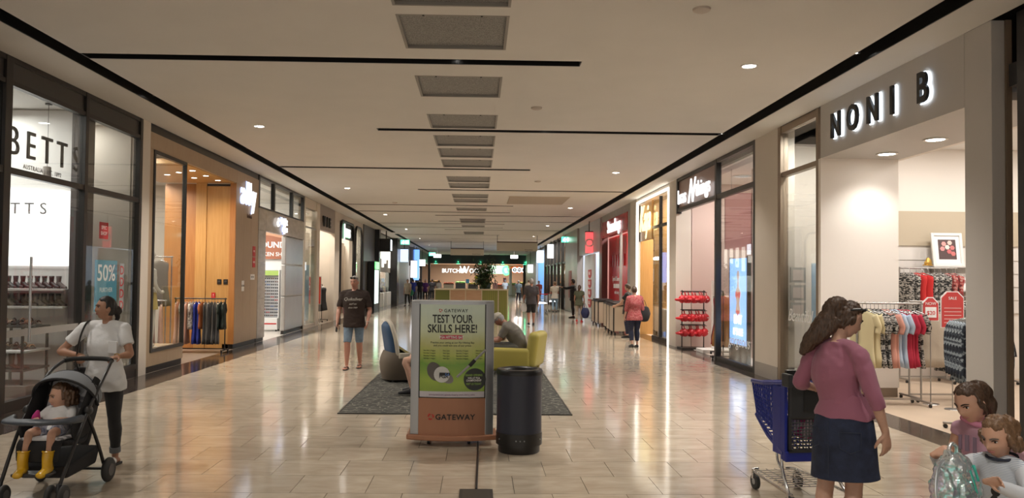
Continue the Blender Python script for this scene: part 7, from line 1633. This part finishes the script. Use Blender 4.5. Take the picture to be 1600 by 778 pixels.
for x, s, wy in ((-.06,-1,.24),(-.06,1,.24),(.60,-1,.19),(.60,1,.19)):
    c = build(MB().box(x-.015,x+.015,s*wy-.02,s*wy+.02,.08,.135), 'castor_fork', CHROME, t, bevel=.003); build(MB().cyl((x-.02,s*wy-.014,.062),(x-.02,s*wy+.014,.062), .062, n=20), 'wheel', mat('wheel_rubber', (.03,.03,.03), .6), c, smooth=True); build(MB().cyl((x-.02,s*wy-.017,.062),(x-.02,s*wy+.017,.062), .025, n=12), 'hub', mat('hub_grey', (.35,.35,.35), .4), c)
t = thing('plush_bag', 'pink and white checked bag lying inside the blue trolley', 'bag', (2.60, 6.05, .62)); build(MB().loft([(0,0,-.06,.12,.08),(0,0,0,.15,.10),(.01,0,.06,.11,.07)], 16, 3, p=3), 'bag_body', ramp_mat('pink_check', [(0,(.55,.05,.22)),(.5,(.62,.10,.28)),(.55,(.75,.6,.66)),(1,(.75,.62,.68))], .7, 'voronoi', 16, const=True), t, smooth=True); build(MB().tube([(-.08,0,.05),(-.04,0,.12),(.05,0,.12),(.09,0,.05)], .01, 8, 3), 'handle', mat('pink_strap', (.5,.06,.2), .6), t, smooth=True)
# ------------------------------------------------------------ pram and toddler
GREYC = mat('pram_grey_fabric', (.20,.215,.235), .85, bump=.15, bs=120); BLKC = mat('pram_black_fabric', (.016,.016,.018), .85); PADM = ramp_mat('white_printed_pad', [(0,(.62,.62,.64)),(.55,(.66,.66,.68)),(.62,(.16,.16,.18)),(1,(.5,.5,.52))], .85, 'voronoi', 22)
TUBEM = mat('pram_black_tube', (.018,.018,.019), .35)
PX, PY = -3.35, 6.26
t = thing('pram', 'grey and black pram with a toddler, pushed by the woman in the white T-shirt', 'pram', (PX, PY, 0), R(180))   # faces local +Y, towards the viewer
def wheel(par, x, y, r, w_):
    wb = build(MB().tube([(x-w_/2,y,r),(x-w_/2*.4,y,r),(x+w_/2*.4,y,r),(x+w_/2,y,r)], [r*.86,r,r,r*.86], 24), 'wheel', mat('wheel_rubber'), par, smooth=True); build(MB().cyl((x-w_/2-.004,y,r),(x+w_/2+.004,y,r), r*.5, n=16), 'hub', mat('hub_dark', (.07,.07,.075), .35), wb if wb.parent == t else t)
for s in (-1, 1):
    build(MB().tube([(s*.22,.33,.13),(s*.235,.12,.44),(s*.24,-.06,.66),(s*.235,-.33,.90),(s*.20,-.50,.985)], .014, 10, 4), 'side_tube', TUBEM, t, smooth=True)
    build(MB().tube([(s*.25,-.32,.11),(s*.25,-.20,.33),(s*.24,-.02,.62)], .014, 10, 3), 'rear_leg', TUBEM, t, smooth=True)
    f = build(MB().tube([(s*.22,.33,.15),(s*.22,.34,.09)], .02, 10), 'front_fork', TUBEM, t)
    for o in (-.048, .048): wheel(t, s*.22+o, .36, .075, .034)
    wheel(t, s*.275, -.33, .10, .045)
    build(MB().ball((s*.24,-.04,.64), .035, .04, .04, 12, 8), 'fold_joint', TUBEM, t, smooth=True)
build(MB().cyl((-.25,-.32,.11),(.25,-.32,.11), .011, n=8), 'axle', TUBEM, t)
build(MB().tube([(-.20,-.50,.985),(-.15,-.545,.995),(0,-.555,1.0),(.15,-.545,.995),(.20,-.50,.985)], .020, 10, 4), 'handle', mat('foam_grip', (.012,.012,.012), .8), t, smooth=True)
b = MB()   # seat shell: base, back, sides
b.loft([(0,.16,.42,.19,.03),(0,-.02,.40,.20,.035),(0,-.12,.42,.20,.04),(0,-.20,.60,.195,.03),(0,-.27,.84,.18,.025)], 18, 4, p=3)
build(b, 'seat_shell', BLKC, t, smooth=True)
build(MB().loft([(0,.20,.455,.16,.02),(0,.0,.445,.165,.022),(0,-.085,.46,.165,.022),(0,-.155,.62,.16,.02),(0,-.22,.84,.14,.018)], 18, 4, p=3), 'seat_pad', PADM, t, smooth=True)
for s in (-1, 1): build(MB().loft([(s*.20,.12,.50,.012,.06),(s*.205,-.06,.56,.012,.13),(s*.205,-.18,.72,.012,.12),(s*.20,-.26,.86,.012,.06)], 12, 3, lat=(1,0,0)), 'side_wing', BLKC, t, smooth=True)
build(MB().loft([(0,.235,.30,.16,.015),(0,.225,.40,.17,.02),(0,.19,.445,.17,.02)], 14, 3, p=3), 'footrest_apron', BLKC, t, smooth=True)
build(MB().box(-.14,.14,.22,.34,.20,.225), 'footrest', TUBEM, t, bevel=.008)
# hood: half dome over the child, opening forward
def hood(r, ya, yb, n=20):
    b = MB()
    def fn(u, v):
        a = PI*u; ph = R(ya+(yb-ya)*v); c = Vector((0,-.17,.66))
        sx = .25*math.cos(a); up = .275*math.sin(a)**.8*r
        return c+Vector((sx*r, -up*math.sin(ph)*1.0, up*math.cos(ph)))
    return b.grid(fn, n, 8)
build(hood(1.0, -34, 4), 'hood_front_panel', GREYC, t, smooth=True, solid=.012); build(hood(.985, 4, 62), 'hood_rear_panel', GREYC, t, smooth=True, solid=.012)
build(hood(.95, -20, 20), 'hood_lining', BLKC, t, smooth=True, solid=.006)
b = MB(); q = hood(1.015, -34, -33)
b.tube([tuple(p) for p in q.v[:21]], .010, 8); build(b, 'hood_rim', BLKC, t, smooth=True)
b = MB(); q = hood(1.012, 3, 5); b.tube([tuple(p) for p in q.v[:21]], .007, 8); build(b, 'hood_seam', BLKC, t, smooth=True)
build(MB().loft([(-.26,.10,.60,.02,.03),(-.2,.27,.605,.055,.018),(0,.33,.61,.075,.02),(.2,.27,.605,.055,.018),(.26,.10,.60,.02,.03)], 14, 4, lat=(0,1,0), p=3), 'snack_tray', mat('tray_slate', (.045,.055,.07), .4), t, smooth=True)
build(MB().add([(-.19,-.30,.16),(.19,-.30,.16),(.18,.14,.14),(-.18,.14,.14),(-.21,-.33,.31),(.21,-.33,.31),(.20,.18,.24),(-.20,.18,.24)], [(0,3,2,1),(4,5,6,7),(0,1,5,4),(1,2,6,5),(2,3,7,6),(3,0,4,7)]), 'storage_basket', BLKC, t, bevel=.02)
# toddler
F = Fig('person', 'curly haired toddler in yellow boots sitting in the grey pram', (PX, PY, 0), R(180), .86, 'toddler', 1.0)
def L_(x, y, z): return Vector((x, y, z))
F.J.update(pelvis=L_(0,-.02,.505), waist=L_(0,-.05,.55), chest=L_(0,-.08,.60), neck=L_(0,-.10,.665), head=L_(0,-.08,.745), shoR=L_(.085,-.085,.635), shoL=L_(-.085,-.085,.635), elbR=L_(.135,.0,.575), wriR=L_(.08,.11,.60), elbL=L_(-.14,.01,.57), wriL=L_(-.085,.13,.60), hipR=L_(.055,.0,.50), hipL=L_(-.055,.0,.50), kneeR=L_(.085,.20,.50), kneeL=L_(-.085,.20,.50), ankR=L_(.09,.27,.30), ankL=L_(-.09,.26,.30))
F.J['head'] = L_(0,-.085,.742); F.face(-45, 4, 2); F.body(S_KID, .006, feet=False, hand_kw=dict(R=dict(d=(-.4,1,.0), n=(0,.1,-1), s=.55, side=-1), L=dict(d=(.4,1,0), n=(0,.1,-1), s=.55, side=1))); F.features(lipc=(.45,.2,.17), browc=(.16,.10,.06))
cu = [(((.08*math.cos(a),-.02-.08*math.sin(a),z),(.095*math.cos(a),-.03-.10*math.sin(a),z-.02),(.085*math.cos(a),-.02-.09*math.sin(a),z-.04)),(.022,.028,.02)) for a in [R(d) for d in range(-10, 200, 24)] for z in (.05,.0,-.04)]
F.hair(H_MID, .012, .088, -.06, -.02, cu, vox=.006, fold=.010)
F.shirt(WTEE, .8, .009, .02, .007, .004, nm='white_shirt'); F.lower(ramp_mat('toddler_shorts_print', [(.4,(.42,.42,.48)),(.6,(.16,.18,.26))], .9, 'noise', 50), .62, .012, nm='shorts', fold=.004)
YB = mat('yellow_rubber', (.62,.36,.015), .25)
for q in 'LR':
    k = F.k; a = F.J['ank'+q]; d = Vector((-.12 if q == 'R' else .05, 1, -.25)).normalized(); z0 = a-Vector((0,0,.05))
    mb = MB(); mb.loft([(*(a+Vector((0,-.015,.075))),.042,.044),(*(a+Vector((0,0,.02))),.038,.042),(*(z0+Vector((0,-.005,0))),.036,.045)], 16, 2, round_ends=False); mb.loft([(*(z0-d*.03-Vector((0,0,.012))),.032,.028),(*(z0+d*.03-Vector((0,0,.012))),.038,.03),(*(z0+d*.09-Vector((0,0,.012))),.036,.024)], 14, 3)
    build(remesh(mb, .006, 2), 'rubber_boot', YB, F.t); build(MB().tube([tuple(a+Vector((.043*math.cos(u),-.015+.045*math.sin(u),.078))) for u in [R(24*i) for i in range(16)]], .005, 6), 'boot_rim', YB, F.t, smooth=True)
build(MB().loft([(.115,.05,.56,.012,.03),(.10,.09,.60,.03,.035),(.09,.08,.65,.012,.02)], 12, 3), 'pink_cloth', mat('magenta_cloth', (.45,.03,.20), .8), F.t, smooth=True)
# ------------------------------------------------------------ seated people and passers-by
F = Fig('person', 'grey haired man in a cap and grey T-shirt bent over, seated on the yellow armchair', (.70, 14.22, 0), R(78), 1.74, 'man', 1.05)
F.J.update(pelvis=L_(0,-.06,.47), waist=L_(0,-.05,.60), chest=L_(0,.05,.75), neck=L_(0,.20,.91), head=L_(0,.32,.985), shoR=L_(.19,.16,.85), shoL=L_(-.19,.16,.85), elbR=L_(.23,.28,.62), wriR=L_(.09,.48,.62), elbL=L_(-.23,.28,.62), wriL=L_(-.09,.48,.62), hipR=L_(.10,-.02,.46), hipL=L_(-.10,-.02,.46), kneeR=L_(.13,.42,.50), kneeL=L_(-.13,.42,.50), ankR=L_(.14,.50,.12), ankL=L_(-.14,.46,.12))
F.face(0, 48, 0); F.body(S_RED, .011, hand_kw=dict(R=dict(d=(-.6,.8,0), n=(0,-.2,1)), L=dict(d=(.6,.8,0), n=(0,-.2,1)))); F.features(browc=(.2,.19,.18)); F.hair(H_GREY, .008, .04, -.07, -.03)
F.shirt(mat('stone_grey_tee', (.17,.155,.135), .9), .75, .018, .0, .011, .008); F.lower(mat('grey_shorts', (.16,.16,.15), .9), .95, .016, nm='shorts'); [slab_shoe(F, q, BLK, .008, 'shoe') for q in 'LR']
b = MB(); hair_cap(b, F.look, .022, .055, .03, .035); build(remesh(b, .008, 2), 'cap', mat('cap_stone', (.45,.42,.36), .85), F.t); b = MB().loft([(*(F.look @ Vector((0,.08,.062))),.07,.012),(*(F.look @ Vector((0,.15,.052))),.055,.008)], 14, 2, lat=(F.look.to_3x3() @ Vector((1,0,0)))[:]); build(b, 'cap_visor', mat('cap_stone'), F.t, smooth=True)
build(MB().obox(Matrix.Translation(L_(0,.58,.66)) @ Matrix.Rotation(R(40),4,'X'), .075,.012,.15), 'phone', BLACK, F.t)
armchair('navy armchair hidden behind the poster stand where a person in grey shorts sits', (-.42, 11.55, 0), R(88), NAV, NAV, TAU)
F = Fig('person', 'person in grey shorts seated behind the poster stand with one bare knee showing', (-.45, 11.55, 0), R(88), 1.74, 'man', 1.0)
F.J.update(pelvis=L_(0,-.06,.48), waist=L_(0,-.10,.62), chest=L_(0,-.13,.78), neck=L_(0,-.13,.98), head=L_(0,-.06,1.12), shoR=L_(.19,-.12,.92), shoL=L_(-.19,-.12,.92), elbR=L_(.24,.02,.68), wriR=L_(.12,.2,.64), elbL=L_(-.24,.02,.68), wriL=L_(-.12,.2,.64), hipR=L_(.10,-.02,.47), hipL=L_(-.10,-.02,.47), kneeR=L_(.14,.54,.54), kneeL=L_(-.16,.60,.52), ankR=L_(.14,.48,.12), ankL=L_(-.16,.50,.12))
F.face(0, 20); F.body(S_FAIR, .012); F.features(); F.hair(H_MID, .012); F.shirt(mat('cream_tee', (.5,.46,.4), .9), .75, .018, .0, .012, .006); F.lower(mat('grey_shorts'), .88, .018, nm='shorts', straight=.3); [slab_shoe(F, q, BLK, .008) for q in 'LR']
def passer(label, x, y, h, rz, kind, sk, hairm, top, low, shoes=BLK, sleeve=.7, lowto=1.92, bulk=1., stride=.10, bag=None, hands=False, vox=.018, pitch=0, yaw=0, lown='trousers', arms=None, longhair=False, skirt=False):
    """someone farther off, walking or standing; same body, clothes and hair, coarser"""
    F = Fig('person', label, (x, y, 0), R(rz), h, kind, bulk); J, k = F.J, F.k
    J['kneeR'] += V(0,.07*k if stride else 0,0); J['ankR'] += V(0,stride,0); J['ankL'] += V(0,-stride,.02 if stride else 0); J['elbL'] += V(0,.05*k if stride else 0,0); J['wriL'] += V(0,.10*k if stride else 0,.02)
    for n_, p in (arms or {}).items(): J[n_] = Vector(p)
    F.face(yaw, pitch); F.body(sk, vox, hands); F.hair(hairm, .014, extra=[(((0,-.09,.02),(0,-.12,-.08),(0,-.10,-.18)),(.05,.055,.03))] if longhair else None, vox=vox*.7)
    F.shirt(top, sleeve, .020, .05, vox*.9, .008); F.lower(low, lowto, .012, nm=lown, vox=vox*.9, flare=.02 if lowto < 1.2 else 0)
    for q in 'LR': slab_shoe(F, q, shoes, .008)
    if bag:
        m_, px, pz, s_ = bag; build(MB().loft([(px,0,pz,.10*s_,.06*s_),(px,0,pz+.13*s_,.14*s_,.07*s_),(px,0,pz+.26*s_,.10*s_,.04*s_)], 14, 2, p=3), 'bag', m_, F.t, smooth=True); build(MB().tube([(px-.06*s_,0,pz+.25*s_),(px,0,pz+.42*s_),(px+.06*s_,0,pz+.25*s_)], .008, 6, 3), 'bag_handle', m_, F.t, smooth=True)
    return F
REDBL = ramp_mat('red_dotted_blouse', [(.4,(.36,.05,.06)),(.6,(.46,.16,.15))], .85, 'noise', 40); NAVYT = mat('navy_trousers', (.02,.025,.05), .9); GREYT = mat('charcoal_shirt', (.055,.05,.055), .9); KHAK = mat('khaki_cloth', (.40,.35,.28), .9); OLVC = mat('olive_top', (.09,.10,.06), .9); PURP = mat('purple_cloth', (.10,.03,.16), .9); TEALC = mat('pale_blue_shirt', (.22,.32,.42), .9)
F = passer('woman in a red dotted blouse and navy trousers with a black bag seen from behind', 4.05, 20.0, 1.58, 8, 'woman', S_FAIR, H_BROWN, REDBL, NAVYT, BLK, 1.15, 1.75, 1.15, .07, (BLK, .26, .72, 1.2), True, .013, 10, -12)
build(MB().tube([(.26,0,1.02),(.22,.05,1.3),(.15,.02,1.34),(.18,-.08,1.2),(.26,-.02,1.02)], .010, 6, 3), 'bag_strap', BLK, F.t, smooth=True)
passer('shop assistant in black leaning over the wheeled boxes by the red luggage shop', 4.55, 23.45, 1.62, 62, 'woman', S_FAIR, H_BROWN, BLK, NAVYT, BLK, .5, 1.9, 1.2, 0, None, True, .014, 20, 0, arms=dict(elbL=(-.2,.2,1.02), wriL=(-.1,.40,.95), elbR=(.22,.22,1.02), wriR=(.12,.42,.96)))
passer('older man in a charcoal shirt and dark shorts walking away with white bags', 2.02, 29.5, 1.76, 4, 'man', S_RED, H_GREY, GREYT, BLK, BLK, .8, 1.0, 1.1, .10, (mat('plastic_bag_white', (.6,.6,.62), .5), -.27, .55, 1.0), lown='shorts', vox=.016)
passer('woman in an olive top and pale trousers carrying a dark blue bag', 4.18, 32.0, 1.52, -18, 'woman', S_OLV, H_BROWN, OLVC, KHAK, RED, .4, 1.9, 1.0, .06, (mat('bag_navy', (.02,.03,.10), .5), .25, .22, 1.3), longhair=True)
passer('tall person in black standing with an arm raised beyond the olive topped woman', 4.35, 35.5, 1.76, 80, 'man', S_OLV, H_BLACK, BLK, BLK, BLK, 1.6, 1.9, 1.1, 0, None, arms=dict(elbL=(-.25,.3,1.35), wriL=(-.2,.55,1.42)))
passer('woman in a pale top with a green bag walking in beside the jewellery shop', -4.45, 48.9, 1.68, 165, 'woman', S_OLV, H_BLACK, KHAK, BLK, BLK, .6, 1.9, 1.0, .10, (mat('bag_green', (.02,.22,.12), .5), -.25, .7, 1.1))
for k, (x, y, h, rz, kd, tp, lw_, nm) in enumerate(((-4.9,58,1.7,20,'man',BLUE,NAVYT,'in a blue shirt and navy trousers'),(-4.6,61,1.74,-10,'man',BLK,BLK,'in all black nearest the grey wall'),(-4.1,60,1.66,170,'woman',PURP,BLK,'in a purple top'),(-3.75,63,1.7,10,'man',GREYT,BLK,'in a charcoal shirt beside the purple top'),(-3.35,66,1.62,30,'woman',KHAK,NAVYT,'in a beige top nearest the planter'),(3.0,58,1.68,-30,'man',TEALC,NAVYT,'in a pale blue shirt before the supermarket'),(3.7,57,1.72,0,'man',KHAK,BLK,'in a beige shirt and black trousers before the supermarket'),(4.3,55,1.66,160,'woman',REDBL,BLK,'in a red top before the supermarket'),(2.4,70,1.7,10,'man',WTEE,BLK,'in a white top far away before the supermarket'),(1.6,74,1.65,190,'woman',SALM,NAVYT,'in a salmon top far away by the counters'))):
    passer(f'{"man" if kd == "man" else "woman"} {nm}, far down the mall', x, y, h, rz, kd, (S_FAIR,S_OLV,S_TAN)[k % 3], (H_BROWN,H_BLACK,H_GREY)[k % 3], tp, lw_, vox=.024, stride=.08)
passer('person in a pale top pushing a trolley beside the black framed shops', 4.1, 41.5, 1.64, 0, 'woman', S_FAIR, H_LIGHT, CREAM, TEALC, BLK, .7, vox=.02, arms=dict(elbL=(-.2,.15,1.1), wriL=(-.2,.38,1.02), elbR=(.2,.15,1.1), wriR=(.2,.38,1.02)))
def wire_trolley(x, y, rz, lab):
    t = thing('wire_trolley', lab, 'trolley', (x, y, 0), R(rz), 'wire trolleys far down the mall')
    for s in (-1, 1):
        b = MB(); lat_grid(b, (.0,s*.25,.55),(.75,s*.2,.62),(.85,s*.2,.92),(.0,s*.25,.98), 12, 6, .005); build(b, 'basket_side', CHROME, t); build(MB().tube([(.0,s*.25,.98),(.02,s*.25,.3),(.0,s*.26,.12),(.85,s*.2,.14)], .014, 8, 2), 'frame', CHROME, t)
        for xx in (.02, .8): build(MB().cyl((xx,s*.22-.015,.06),(xx,s*.22+.015,.06), .06, n=14), 'wheel', BLACK, t)
    b = MB(); lat_grid(b, (.0,-.25,.55),(.75,-.2,.62),(.75,.2,.62),(.0,.25,.55), 10, 6, .005); build(b, 'basket_floor', CHROME, t); b = MB(); lat_grid(b, (.75,-.2,.62),(.75,.2,.62),(.85,.2,.92),(.85,-.2,.92), 8, 5, .005); build(b, 'basket_nose', CHROME, t)
    build(MB().cyl((-.06,-.26,1.02),(-.06,.26,1.02), .018, n=10), 'handle', RED, t)
wire_trolley(4.1, 42.0, 90, 'wire shopping trolley pushed by the person in the pale top'); wire_trolley(3.2, 38.5, 90, 'wire shopping trolley standing beyond the man in the charcoal shirt')
